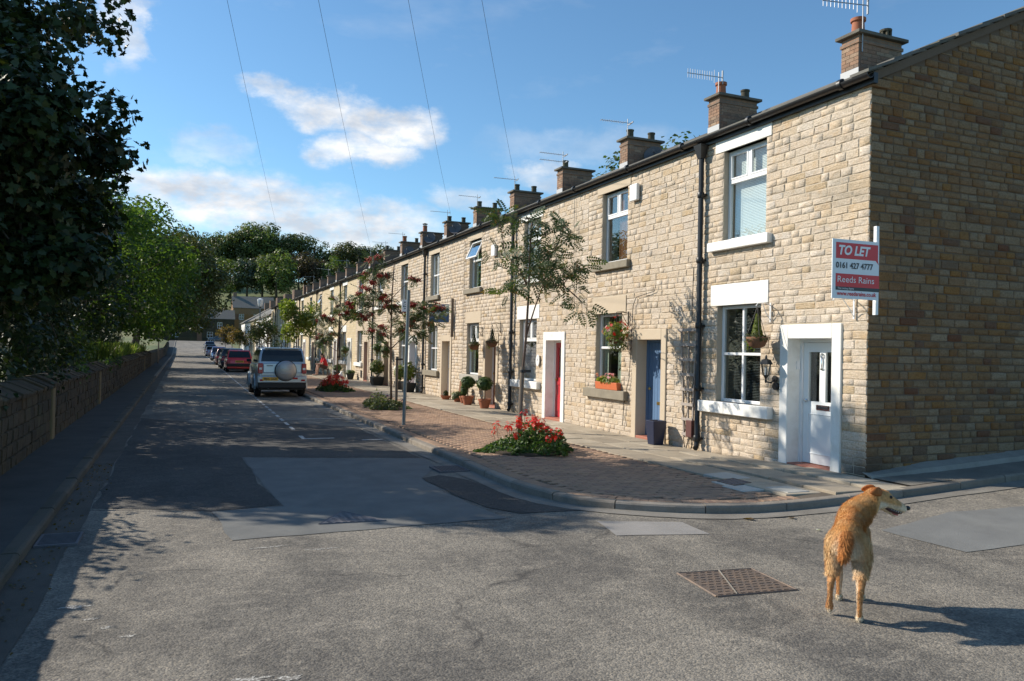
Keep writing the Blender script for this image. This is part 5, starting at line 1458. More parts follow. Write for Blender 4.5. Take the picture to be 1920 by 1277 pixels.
# lantern beside the white door
ln = rootbox('wall_lantern', (FX-.03, 9.50, 1.35), 'black carriage lantern on the wall between window and white door', 'lantern')
lx, ly, lz = FX-.20, 9.50, 1.50
m = MB(); m.lathe([(.055, 0), (.055, .015), (.02, .02)], (FX-.02, ly, lz-.06), 14, 'x'); m.v = [(2*(FX-.02)-x, y, z) for x, y, z in m.v]
m.lathe([(.05, -.03), (.06, -.02), (.06, .02), (.05, .03)], (FX-.03, ly-.03, lz-.17), 14, 'x')
m.tube([(FX-.03, ly, lz-.06), (FX-.10, ly, lz-.12), (lx, ly, lz-.10), (lx, ly, lz-.02)], .012, 6); m.lathe([(.012, -.12), (.02, -.09), (.012, -.06), (.035, -.02), (.05, 0)], (lx, ly, lz), 6)
m.build('arm', M['iron'], ln, smooth=40)
m = MB()
for k in range(6):
    a = k*math.pi/3; m.tube([(lx+.048*math.cos(a), ly+.048*math.sin(a), lz), (lx+.075*math.cos(a), ly+.075*math.sin(a), lz+.17)], .006, 4)
m.lathe([(.105, .165), (.10, .18), (.07, .235), (.02, .25), (.018, .28), (.006, .31)], (lx, ly, lz), 6); m.build('lantern_cage', M['iron'], ln)
MB().lathe([(.045, .002), (.072, .168)], (lx, ly, lz), 6).build('lantern_glass', M['lampglass'], ln); MB().lathe([(.02, 0), (.026, .05), (.02, .11), (.006, .12)], (lx, ly, lz), 8).build('bulb', M['upvc'], ln)
# trellis leaning on the wall
tr = rootbox('trellis', (FX-.06, 11.66, .28), 'narrow weathered wooden fan trellis on the wall beside the black downpipe', 'trellis')
T0, T1, ZT, ZB = 11.96, 11.40, 2.27, .30
def ty(s, z): t = (z-ZB)/(ZT-ZB); a = 11.80+(T0-11.80)*t; b = 11.52+(T1-11.52)*t; return a+(b-a)*s
for s in (.08, .5, .92):
    m = MB(); m.tube([(FX-.062, ty(s, ZB), ZB), (FX-.062, ty(s, ZT-.02), ZT)], .019, 4); m.build('upright', M['oldwood'], tr)
for k in range(8):
    z = ZB+.06+(ZT-ZB-.1)*k/7; m = MB(); m.obox((FX-.088, (ty(0, z)+ty(1, z))/2, z), (.009, 0, 0), (0, (ty(0, z)-ty(1, z))/2, 0), (0, 0, .026)); m.build('slat', M['oldwood'], tr)
m = MB()
for k in range(3):
    pts = [(FX-.07+.015*math.sin(j*1.3+k), ty(.2+.3*k, .3+j*.17)+.05*math.sin(j*1.9+k*2), .12+j*.17) for j in range(11)]
    m.tube(pts, [.009-.0005*j for j in range(11)], 5)
m.build('bare_stems', M['bark'], tr, smooth=0)
# tall blue planter
pt = rootbox('planter', (8.22, 12.36, zp(8.2, 12.3)), 'tall glossy blue square planter in front of the blue door', 'planter')
m = MB(); x, y, z = 8.17, 12.36, zp(8.2, 12.3); a, b, h = .105, .145, .45
m.add([(x-a, y-a, z), (x+a, y-a, z), (x+a, y+a, z), (x-a, y+a, z), (x-b, y-b, z+h), (x+b, y-b, z+h), (x+b, y+b, z+h), (x-b, y+b, z+h), (x-b+.03, y-b+.03, z+h), (x+b-.03, y-b+.03, z+h), (x+b-.03, y+b-.03, z+h), (x-b+.03, y+b-.03, z+h), (x-b+.05, y-b+.05, z+h-.08), (x+b-.05, y-b+.05, z+h-.08), (x+b-.05, y+b-.05, z+h-.08), (x-b+.05, y+b-.05, z+h-.08)],
      [(3, 2, 1, 0)]+[(i, (i+1) % 4, 4+(i+1) % 4, 4+i) for i in range(4)]+[(4+i, 4+(i+1) % 4, 8+(i+1) % 4, 8+i) for i in range(4)]+[(8+i, 8+(i+1) % 4, 12+(i+1) % 4, 12+i) for i in range(4)])
m.build('pot', M['bluepot'], pt, bevel=.012); MB().box(x-b+.045, x+b-.045, y-b+.045, y+b-.045, z+h-.12, z+h-.07).build('soil', M['soil'], pt)
# trough on the dark sill
tg = rootbox('window_trough', (8.38, 14.55, 1.0), 'orange trough of pink flowers on the dark window sill', 'window box')
m = MB(); m.prism([(8.355, 1.003), (8.46, 1.003), (8.48, 1.16), (8.335, 1.16)], 'y', 14.10, 15.02); m.build('trough', M['troughmat'], tg, bevel=.008)
p, d = blob_pts((8.40, 14.56, 1.20), (.10, .46, .10), 520, .2); foliage('leaves', tg, [spread(RHW, p, .055, d+np.array((0, 0, .6)))], M['l_yel'], kind=None)
p, d = blob_pts((8.38, 14.62, 1.29), (.09, .46, .06), 16, .5); foliage('flowers', tg, [spread(PETAL, np.repeat(p, 4, 0)+RNG.normal(0, .015, (64, 3)), .05, np.repeat(d, 4, 0)+np.array((0, 0, .8)))], M['fl_pink'], kind=None)
vs = rootbox('dried_flower_vase', (FX+.34, 14.5, 1.0), 'vase of dried brown flowers standing inside the window by the blue door', 'vase')
MB().lathe([(.05, 1.0), (.07, 1.1), (.04, 1.22), (.055, 1.27)], (FX+.30, 14.45, 0), 12).build('vase', M['sill_grey'], vs, smooth=40)
p, d = blob_pts((FX+.30, 14.45, 1.50), (.13, .17, .2), 200, .4); foliage('dried_flowers', vs, [spread(PETAL, p, .05, d)], M['l_brown'], kind=None)

def pot_plant(x, y, rt, h, mat, label, plant, name='plant_pot', square=False, size=.09, grp='potted plants along the terrace'):
    z = zp(x, y); t = rootbox(name, (x, y, z), label, 'plant pot', grp)
    m = MB()
    if square: m.add([(x-rt*.75, y-rt*.75*1.2, z), (x+rt*.75, y-rt*.75*1.2, z), (x+rt*.75, y+rt*.75*1.2, z), (x-rt*.75, y+rt*.75*1.2, z), (x-rt, y-rt*1.2, z+h), (x+rt, y-rt*1.2, z+h), (x+rt, y+rt*1.2, z+h), (x-rt, y+rt*1.2, z+h)], [(3, 2, 1, 0), (4, 5, 6, 7), (0, 1, 5, 4), (1, 2, 6, 5), (2, 3, 7, 6), (3, 0, 4, 7)]); m.build('pot', mat, t, bevel=.02)
    else: m.lathe([(rt*.62, 0), (rt*.92, h*.78), (rt, h*.8), (rt*1.02, h), (rt*.88, h), (rt*.85, h*.85)], (x, y, z), 16); m.build('pot', mat, t, smooth=40)
    MB().lathe([(rt*.8, h*.84), (rt*.8, h*.9)], (x, y, z), 12).build('soil', M['soil'], t)
    T = z+h
    if plant[0] == 'ball':                                       # clipped standard
        _, sh, rr = plant; MB().tube([(x, y, T-.05), (x+.01, y, T+sh)], [.016, .012], 6).build('stem', M['bark'], t, smooth=0)
        p, d = blob_pts((x, y, T+sh), (rr, rr, rr*.85), 620, .5); foliage('leaves', t, [spread(RH, p, size, d+np.array((0, 0, .3)))], M['l_bed'], kind=None)
    elif plant[0] == 'shrub':
        _, sh, rr, mt = plant
        m = MB()
        for k in range(7): limb(m, (x, y, T-.05), (x+RNG.uniform(-rr, rr), y+RNG.uniform(-rr, rr), T+sh*RNG.uniform(.5, 1)), .012, .004, .1, 4, 4)
        m.build('stems', M['bark'], t, smooth=0)
        p, d = blob_pts((x, y, T+sh*.6), (rr, rr, sh*.5), 420, .2); foliage('leaves', t, [spread(RH, p, size*1.1, d+np.array((0, 0, .5)))], M[mt], kind=None)
    elif plant[0] == 'low':
        _, rr, mt = plant; p, d = blob_pts((x, y, T+.04), (rr, rr, .14), 300, .1); foliage('leaves', t, [spread(RHW, p, size, d+np.array((0, 0, .5)))], M[mt], kind=None)
    return t
pot_plant(8.10, 22.55, .19, .27, M['terra'], 'terracotta pot with clipped ball tree, left of the fourth doorway', ('ball', .42, .22))
pot_plant(8.12, 21.15, .19, .27, M['terra'], 'terracotta pot with clipped ball tree, right of the fourth doorway', ('ball', .44, .24))
pot_plant(8.22, 23.2, .16, .22, M['terra'], 'terracotta pot with spiky leaves just behind the left ball tree', ('shrub', .35, .12, 'l_bed'))
pot_plant(8.22, 23.85, .15, .16, M['terra'], 'terracotta pot with low trailing leaves below the grey sill', ('low', .22, 'l_sage'))
pot_plant(8.2, 25.0, .18, .13, M['terra'], 'shallow empty-looking terracotta bowl by the fifth doorway', ('low', .08, 'l_olive'))
pot_plant(8.1, 29.35, .24, .36, M['blackpot'], 'big black square tub with shrub nearest the third downpipe', ('shrub', .75, .3, 'l_yel'), square=True, size=.11)
pot_plant(8.2, 31.0, .20, .34, M['blackpot'], 'black tub with shrub half hidden by the grey sign pole', ('shrub', .6, .25, 'l_yel'), square=True, size=.11)
pot_plant(8.1, 34.6, .27, .38, M['blackpot'], 'black square tub with yellow-green shrub left of the rowan stake', ('shrub', .72, .34, 'l_yel'), square=True, size=.12)
pot_plant(8.2, 35.8, .15, .2, M['terra'], 'small terracotta pot beside the black tub with yellow-green shrub', ('low', .15, 'l_sage'))
pot_plant(8.1, 40.6, .22, .33, M['blackpot'], 'black bucket pot with grassy plant by the maroon door house', ('low', .25, 'l_green'))
pot_plant(7.9, 43.2, .22, .32, M['blackpot'], 'black bucket pot with bushy plant near the seated person', ('shrub', .35, .26, 'l_green'))
bg_ = rootbox('white_bag', (7.9, 41.9, zp(7, 41)), 'white bag slumped on the footway between the black bucket pots', 'bag')
m = MB(); m.lathe([(.12, 0), (.17, .08), (.15, .22), (.08, .30), (.10, .36), (.03, .38)], (7.9, 41.9, zp(7, 41)), 10); m.v = [(x+.02*math.sin(z*31+y*9), y+.02*math.sin(z*23+x*11), z) for x, y, z in m.v]; m.build('sack', M['farwhite'], bg_, smooth=0)
bd = rootbox('timber_board', (FX-.06, 24.1, .1), 'orange-brown board leaning on the wall under the grey sill', 'board')
MB().obox((FX-.09, 24.0, .44), (.012, 0, -.002), (0, .12, 0), (.04, 0, .33)).build('plank', M['wicker'], bd)

# ------------------------------------------------------------------ grey sign pole by the kerb
sp = rootbox('sign_pole', (4.55, 16.8, zp(4.5, 16.8)), 'leaning grey steel pole with a small white plate near the kerb', 'sign pole')
pz = zp(4.5, 16.8)
MB().tube([(4.55, 16.8, pz-.1), (4.60, 16.8, 3.08)], .038, 12).build('pole', M['galv'], sp, smooth=40)
MB().lathe([(.05, 0), (.05, .012)], (4.551, 16.8, pz), 12).build('collar', M['galv'], sp)
MB().box(4.44, 4.556, 16.755, 16.775, 2.60, 2.86).build('plate', M['signwhite'], sp)
m = MB()
for (u, v, a_, b_) in ((4.505, 2.805, .020, .010), (4.480, 2.765, .012, .007), (4.515, 2.762, .011, .008), (4.482, 2.715, .013, .016), (4.517, 2.715, .012, .010), (4.510, 2.665, .013, .011)): m.obox((u, 16.753, v), (a_, 0, 0), (0, .0015, 0), (0, 0, b_))
m.build('plate_marks', M['signblack'], sp, kind='stuff')
# lamp post up the street
lp = rootbox('street_lamp', (6.45, 73, zp(6, 73)), 'tall slim street lamp with white lantern head up the right footway', 'street lamp')
MB().tube([(6.45, 73, 0), (6.42, 73, 1.2), (6.38, 73, 5.2)], [.09, .06, .05], 10).build('post', M['galv'], lp, smooth=40)
MB().lathe([(.10, 5.2), (.20, 5.35), (.27, 5.85), (.05, 5.95)], (6.38, 73, 0), 12).build('lantern', M['upvc'], lp, smooth=40); MB().lathe([(.08, 5.12), (.12, 5.2), (.09, 5.22)], (6.38, 73, 0), 10).build('bracket', M['iron'], lp)
lq = rootbox('post', (-1.96, 60, .1), 'thin wooden post at the far end of the left wall', 'post'); MB().tube([(-1.75, 70, 0), (-1.73, 70, 2.2)], .05, 7).build('shaft', M['stake'], lq)

# ------------------------------------------------------------------ covers and gratings in the road
def cover(name, quad, label, mat, rim, rows, cols, z=.006, split=True):
    q = [Vector((x, y, zr(x, y))) for x, y in quad]; c = sum(q, Vector())/len(q)
    t = rootbox(name, c, label, 'manhole cover')
    m = MB(); m.add([v+Vector((0, 0, z)) for v in q], [tuple(range(len(q)))]); 
    if (q[1]-q[0]).cross(q[2]-q[0]).z < 0: m.f = [m.f[0][::-1]]
    m.build('plate', mat, t)
    m = MB()
    for i in range(len(q)): m.tube([q[i]+Vector((0, 0, z-.006)), q[(i+1) % len(q)]+Vector((0, 0, z-.006))], .012, 6)
    m.build('frame', rim, t)
    m = MB()
    for a in range(rows):
        for b in range(cols):
            u, v = (b+.5+(.25 if a % 2 else -.25))/cols, (a+.5)/rows
            if not .03 < u < .97: continue
            if len(q) == 4: p = (q[0]*(1-u)+q[1]*u)*(1-v)+(q[3]*(1-u)+q[2]*u)*v
            else:
                if u+v > .95: continue
                p = q[0]+(q[1]-q[0])*u+(q[2]-q[0])*v
            ux = (q[1]-q[0]).normalized()*.020; uy = (q[-1]-q[0]).normalized()*.006
            m.obox(p+Vector((0, 0, z+.001)), ux, uy, (0, 0, .003))
    m.build('treads', rim if not split else mat, t, kind='stuff')
    if split and len(q) == 4:
        MB().tube([q[0]*.45+q[1]*.55+Vector((0, 0, z+.003)), q[3]*.75+q[2]*.25+Vector((0, 0, z+.003))], .007, 5).build('split_line', M['channel'], t)
    return t
cover('manhole_cover', [(3.78, 5.36), (4.46, 5.27), (4.40, 4.68), (3.70, 4.75)], 'square rusty iron manhole cover in the road beside the dog', M['castiron'], M['castiron'], 10, 11)
cover('manhole_cover', [(1.32, 8.0), (1.99, 7.96), (1.64, 8.55)], 'triangular grey iron manhole cover in the smooth road patch', M['castgrey'], M['castgrey'], 9, 9, z=.011, split=False)
cover('access_cover', [(6.56, 8.45), (6.86, 8.50), (6.86, 8.15), (6.56, 8.10)], 'small studded access cover in the corner footway by pale flags', M['castgrey'], M['castiron'], 5, 5, z=.112, split=False)
def grating(name, x0, x1, y0, y1, z, label, along='x', n=9):
    t = rootbox(name, ((x0+x1)/2, (y0+y1)/2, z), label, 'drain grating')
    MB().box(x0+.004, x1-.004, y0+.004, y1-.004, z-.05, z+.010).build('slot_shade_block', M['dark'], t)  # near-black block just under the bars paints the shade in the slots
    m = MB(); w = .022; h = z+.014
    m.box(x0, x1, y0, y0+w, z-.03, h); m.box(x0, x1, y1-w, y1, z-.03, h); m.box(x0, x0+w, y0+w, y1-w, z-.03, h); m.box(x1-w, x1, y0+w, y1-w, z-.03, h); m.build('frame', M['castgrey'], t)
    for k in range(n):
        if along == 'x': y = y0+w+(y1-y0-2*w)*(k+.5)/n; MB().box(x0+w, x1-w, y-.009, y+.009, z-.03, h-.002).build('bar', M['castgrey'], t)
        else: x = x0+w+(x1-x0-2*w)*(k+.5)/n; MB().box(x-.009, x+.009, y0+w, y1-w, z-.03, h-.002).build('bar', M['castgrey'], t)
    return t
grating('drain_grating', -1.14, -.80, 7.82, 8.28, .008, 'slotted iron gully grate in the shaded left gutter')
grating('drain_grating', 3.48, 3.94, 10.80, 11.33, .012, 'square gully grate against the right kerb', 'y', 9)
# scraps
for (x, y, s, mt, lab) in ((5.75, 6.85, .07, 'l_rust', 'single brown fallen leaf on the road below the corner kerb'), (6.25, 6.75, .08, 'l_rust', 'second brown fallen leaf near the corner kerb, nearer the dog'), (6.1, 6.2, .035, 'fl_white', 'scrap of white litter on the road left of the dog head')):
    V, F = spread(RHW, np.array([(x, y, zr(x, y)+.012)]), s*1.6, np.array([(.1, .1, 1.0)])); o = bpy.data.objects.new('fallen_leaf' if mt != 'fl_white' else 'litter', np_mesh('leaf', V-np.array((x, y, 0)), F, M[mt])); COL.objects.link(o); o.location = (x, y, 0); tag(o, lab, 'leaf' if mt != 'fl_white' else 'litter')
n = 260; P = np.stack([RNG.normal(-1.02, .10, n), RNG.uniform(5, 13, n), np.full(n, .012)], 1)
o = foliage('gutter_debris', None, [spread(RHW, P, .03, RNG.normal(size=(n, 3))*.4+np.array((0, 0, 1.)))], M['l_rust']); tag(o, 'leaf litter and moss along the left gutter', 'debris', kind='stuff')

# ------------------------------------------------------------------ flower beds and street trees
def P0x(a, r): return r*np.cos(a)
def P0y(a, r): return r*np.sin(a)
def bed(x, y, rx, ry, h, label, red=0, purple=0, white=0, leaf='l_bed', n=2600, size=.06):
    z = zp(x, y); t = rootbox('flower_bed', (x, y, z), label, 'flower bed', 'flower beds round the street trees')
    m = MB(); m.lathe([(1.0, 0), (.9, .03), (.5, .055), (.05, .06)], (0, 0, 0), 22); m.v = [(x+a*rx, y+b*ry, z+c*1.0) for a, b, c in m.v]; m.build('soil', M['soil'], t, smooth=0)
    a = RNG.uniform(0, 6.283, n); r = np.sqrt(RNG.random(n)); hh = h*(1-r**2.2)*RNG.uniform(.15, 1.05, n)+.03
    ph = RNG.uniform(0, 6.28, 3); lump = 1+.16*np.sin(a*3+ph[0])+.12*np.sin(a*7+ph[1])
    hh = hh*(.62+.5*np.sin(a+ph[2])*r)*(1+.35*np.sin(P0x(a, r)*5+ph[0])*np.sin(P0y(a, r)*6+ph[1]))
    P = np.stack([x+rx*r*np.cos(a)*lump, y+ry*r*np.sin(a)*lump, z+hh*lump], 1)
    foliage('leaves', t, [spread(RHW, P, size, RNG.normal(size=(n, 3))*.6+np.array((-.2, 0, .8)))], M[leaf], kind=None)
    def flowers(k, mat, name, sz, lo, per=7, stem=.10):
        if not k: return
        a = RNG.uniform(0, 6.283, k); r = np.sqrt(RNG.random(k))*.85; hh = h*(1-r**2.2)*RNG.uniform(lo*.7, .95, k)+stem*RNG.uniform(.6, 1.5, k)
        C = np.stack([x+rx*r*np.cos(a), y+ry*r*np.sin(a), z+hh], 1)
        Q = np.repeat(C, per, 0)+RNG.normal(0, sz*.30, (k*per, 3)); D = Q-np.repeat(C, per, 0)+np.array((0, 0, sz*.3))
        foliage(name, t, [spread(PETAL, Q, np.repeat(sz*.62*RNG.uniform(.55, 1.15, k), per), D)], M[mat], kind=None)
        if stem > .05:
            m = MB(); 
            for c in C: m.tube([(c[0]*.9+x*.1, c[1]*.9+y*.1, z+.05), tuple(c)], .004, 3, caps=False)
            m.build(name+'_stems', M['l_bed'], t, kind='stuff')
    flowers(red, 'fl_red', 'red_flowers', .115, .75, 9, .13); flowers(purple, 'fl_purple', 'purple_flowers', .07, .6); flowers(white, 'fl_white', 'white_flowers', .035, .15, 3, .03)
    return t
bed(5.45, 12.15, .74, .80, .50, 'nearest tree bed with tall red geraniums and small white flowers', 40, 0, 26, n=3600, size=.065)
bed(5.35, 21.7, .62, .95, .42, 'tree bed of grey-green herbs with dark purple flowers', 0, 16, 0, 'l_sage', 2600, .07)
bed(5.45, 30.3, .62, 1.2, .55, 'bright red geranium bed beside the silver car', 80, 0, 0, n=2600, size=.07)
bed(5.2, 45.0, .5, .9, .35, 'small dry tree bed just beyond the silver car', 0, 0, 0, 'l_olive', 900, .07)

def rowan(base, trunk, forks, clusters, fr_n, label, berries=0, leafmat='l_rowan', stake=None, size=.30, r0=.035):
    t = thing('rowan_tree', base, label, 'tree', 'young street trees on the right footway')
    m = MB(); m.tube(trunk, [r0*(1-.55*i/(len(trunk)-1)) for i in range(len(trunk))], 8)
    for f in forks: m.tube(f, [r0*.55*(1-.75*i/(len(f)-1)) for i in range(len(f))], 6)
    pts = [Vector(p) for p in trunk]+[Vector(p) for f in forks for p in f]
    CL = [(np.array(c), r) for c, r in clusters]
    for c, r in CL:
        near = min(pts, key=lambda p: (p-Vector(c)).length+max(0, p.z-c[2]+.1)*.8); limb(m, near, c, .012, .005, .06, 5, 4)
        for _ in range(4): limb(m, c, c+rand_dirs(1)[0]*r*.8, .005, .002, .05, 3, 3)
    m.build('trunk', M['bark_red'], t, smooth=0)
    ps = []; ds = []
    for c, r in CL:
        n = int(fr_n*2.6*r*r/.12); p, d = blob_pts(c, (r, r, r*.75), n, .1); ps.append(p); ds.append(d)
    P = np.concatenate(ps); D = np.concatenate(ds)
    Nn = np.stack([RNG.normal(-.3, .8, len(P)), RNG.normal(-.5, .8, len(P)), np.ones(len(P))*.7], 1)
    V, F = FROND; z = Nn/np.linalg.norm(Nn, axis=1, keepdims=True); y = D*np.array((1, 1, .3))+RNG.normal(0, .3, D.shape)-np.array((0, 0, .35)); y -= z*(y*z).sum(1, keepdims=True); y /= np.linalg.norm(y, axis=1, keepdims=True); x = np.cross(y, z)
    s = (size*RNG.uniform(.7, 1.25, len(P)))[:, None, None]
    Q = P[:, None, :]+s*(V[None, :, 0:1]*x[:, None]+V[None, :, 1:2]*y[:, None]+V[None, :, 2:3]*z[:, None])
    foliage('crown', t, [(Q.reshape(-1, 3), (F[None]+(np.arange(len(P))*len(V))[:, None, None]).reshape(-1, 4))], M[leafmat], kind=None)
    if berries:
        B = []
        for c, r in CL:
            if RNG.random() < .85:
                for _ in range(berries):
                    b = c+rand_dirs(1)[0]*r*.75; B.append(b+RNG.normal(0, .05, (70, 3))*np.array((1, 1, .6)))
        B = np.concatenate(B); foliage('berries', t, [spread(BERRY, B, .032)], M['berry'], kind=None)
    if stake:
        st = thing('tree_stake', stake[0], stake[2], 'stake', 'stakes tied to the street trees'); a, b = stake[0], stake[1]
        MB().tube([(a[0], a[1], a[2]-.1), b], .042, 9).build('post', M['stake'], st, smooth=40)
        mm = MB(); mm.lathe([(.05, -.03), (.062, -.02), (.062, .02), (.05, .03)], (b[0]+.01, b[1], b[2]-.08), 10); mm.box(b[0]-.02, b[0]+.16, b[1]-.02, b[1]+.02, b[2]-.105, b[2]-.055); mm.build('tie', M['plastic'], st)
    return t
B1 = (5.78, 13.25)
rowan((B1[0], B1[1], .1), [(5.82, 13.25, .05), (5.80, 13.25, 1.0), (5.88, 13.25, 2.0), (5.92, 13.25, 2.9), (5.90, 13.2, 3.6), (5.94, 13.2, 4.25)],
      [[(5.88, 13.25, 2.05), (6.05, 13.25, 2.6), (6.20, 13.2, 3.05), (6.30, 13.2, 3.5)], [(5.91, 13.25, 2.95), (5.7, 13.2, 3.3), (5.4, 13.2, 3.55)], [(6.20, 13.2, 3.0), (6.6, 13.2, 3.05), (7.0, 13.2, 2.75)]],
      [((5.45, 13.3, 4.2), .28), ((5.22, 13.1, 4.25), .2), ((5.75, 13.1, 4.2), .28), ((5.3, 13.2, 3.55), .24), ((5.85, 13.3, 3.75), .36), ((6.2, 13.1, 4.0), .34), ((6.3, 13.4, 3.6), .34), ((5.75, 13.0, 3.2), .34), ((6.2, 13.3, 3.2), .36), ((6.6, 13.2, 3.35), .34), ((6.95, 13.2, 3.4), .28), ((6.5, 13.0, 4.1), .26), ((6.75, 13.2, 2.95), .22), ((7.0, 13.2, 2.72), .26), ((5.6, 13.4, 2.95), .25), ((6.7, 13.3, 3.9), .2)],
      12, 'green young rowan with feathery leaves in the nearest bed', 0, 'l_rowan', ((5.72, 13.12, .1), (5.77, 13.12, 1.50), 'thick grey stake tied to the nearest young rowan'), .26, .032)
rowan((5.55, 21.9, .1), [(5.56, 21.9, .05), (5.52, 21.9, 1.2), (5.5, 21.9, 2.2), (5.5, 21.9, 3.2), (5.55, 21.9, 4.2)],
      [[(5.5, 21.9, 1.75), (5.25, 21.9, 2.0), (5.1, 21.9, 2.25)], [(5.5, 21.9, 1.75), (5.75, 21.9, 2.0), (6.1, 21.9, 2.3), (6.4, 21.9, 2.8)], [(5.5, 21.9, 2.7), (5.2, 21.9, 3.3), (4.95, 21.9, 4.1)], [(5.52, 21.9, 3.0), (4.9, 21.9, 2.95), (4.4, 21.9, 3.0)]],
      [((4.98, 21.9, 4.3), .22), ((4.9, 21.8, 3.85), .3), ((5.25, 21.9, 3.9), .2), ((4.75, 21.9, 3.3), .28), ((5.2, 21.8, 3.1), .26), ((4.45, 21.9, 3.05), .26), ((5.45, 21.9, 3.0), .22), ((4.75, 21.9, 2.75), .2), ((5.9, 21.9, 2.65), .3), ((6.35, 21.9, 3.0), .32), ((6.6, 21.8, 2.7), .3), ((6.3, 21.9, 2.2), .22), ((5.1, 21.9, 2.25), .24), ((6.0, 21.9, 2.3), .26), ((6.9, 21.9, 2.95), .22), ((6.15, 21.9, 3.8), .14)],
      20, 'young rowan hung with red berries behind the grey sign pole', 3, 'l_rowan', ((5.66, 21.75, .1), (5.66, 21.75, 1.55), 'pale brown stake beside the berried rowan in the herb bed'), .26, .035)
rowan((5.76, 31.6, .1), [(5.76, 31.6, .05), (5.76, 31.6, 1.6), (5.8, 31.6, 2.6), (5.86, 31.6, 3.9)], [[(5.78, 31.6, 2.2), (5.4, 31.6, 2.7), (5.0, 31.6, 3.0)], [(5.8, 31.6, 2.4), (6.2, 31.6, 2.9), (6.5, 31.6, 3.3)]],
      [((5.0, 31.6, 3.0), .3), ((5.3, 31.6, 2.35), .34), ((5.1, 31.6, 2.0), .26), ((6.4, 31.6, 3.25), .3), ((5.9, 31.6, 3.3), .3), ((5.6, 31.6, 3.75), .22), ((6.6, 31.6, 3.0), .25), ((5.6, 31.6, 2.9), .25)], 18, 'thin rowan with red berry clusters in the geranium bed beside the silver car', 3, 'l_rowan', None, .28, .035)
def street_tree(x, y, h, rx, mat, lab, n=1500, size=.16, low=.35, g='young street trees on the right footway'):
    z = zp(x, y); t = thing('young_tree', (x, y, z), lab, 'tree', g); m = MB()
    m.tube([(x, y, z-.1), (x+.03, y, z+h*.5), (x, y, z+h*.92)], [.05, .035, .012], 6)
    cl = clumps((x, y, z+h*(low+(1-low)/2)), (rx, rx, h*(1-low)/2), 16, rx*.35, rx*.55)
    for c, r in cl: limb(m, (x, y, z+min(h*.8, max(h*low*.8, c[2]-z-.5))), c, .015, .005, .08, 4, 4)
    m.build('trunk', M['bark_red'], t, smooth=0)
    ps = [blob_pts(c, (r, r, r), n//16, .1)[0] for c, r in cl]; P = np.concatenate(ps)
    foliage('crown', t, [spread(T_rhomb(.5, .18, .1), P, size, RNG.normal(size=P.shape)+np.array((0, 0, .3)))], M[mat], kind=None)
street_tree(6.1, 46.5, 4.7, 1.0, 'l_yel', 'tall feathery yellow-green street tree above the silver car', 3200, .22, .28)
street_tree(5.6, 58, 3.6, .9, 'l_rowan', 'small street tree between the yellow-green tree and the lamp post', 1100, .2)
street_tree(6.3, 70, 3.8, 1.0, 'l_olive', 'small dark street tree just right of the lamp post', 1100, .22)
street_tree(6.4, 84, 3.6, 1.2, 'l_olive', 'small street tree in front of the first white cottages', 1000, .25)
street_tree(6.4, 100, 3.6, 1.3, 'l_rust', 'small rust-leaved street tree above the red hatchback roof', 900, .28)
street_tree(6.6, 118, 4.0, 1.5, 'l_rust', 'rust-coloured street tree left of the lamp post', 900, .32)
street_tree(6.6, 136, 4.2, 1.6, 'l_rust', 'farthest rust-coloured street tree near the end house', 900, .36)

# ------------------------------------------------------------------ overhead wires
PT = Vector((-1.62, -.35, 8.75))
pole = rootbox('telegraph_pole', (-1.62, -.35, .1), 'wooden telegraph pole standing beside the viewpoint on the left footway', 'pole')
MB().tube([(-1.62, -.35, -.2), (-1.62, -.35, 9.0)], [.13, .10], 12).build('shaft', M['bark'], pole, smooth=40)
for (p, lab) in (((12.0, 28.3, 8.35), 'rightmost of the four overhead telephone wires'), ((12.0, 36.4, 8.35), 'third overhead telephone wire from the left'), ((12.0, 53.5, 8.3), 'second overhead telephone wire from the left'), ((11.5, 96, 11.2), 'leftmost of the four overhead telephone wires')):
    a, b = PT, Vector(p); n = 24; L = (b-a).length
    w = rootbox('overhead_wire', PT, lab, 'wire', 'telephone wires over the street')
    MB().tube([a+(b-a)*(k/n)-Vector((0, 0, .010*L*4*(k/n)*(1-k/n))) for k in range(n+1)], .0042, 4).build('wire', M['plastic'], w)
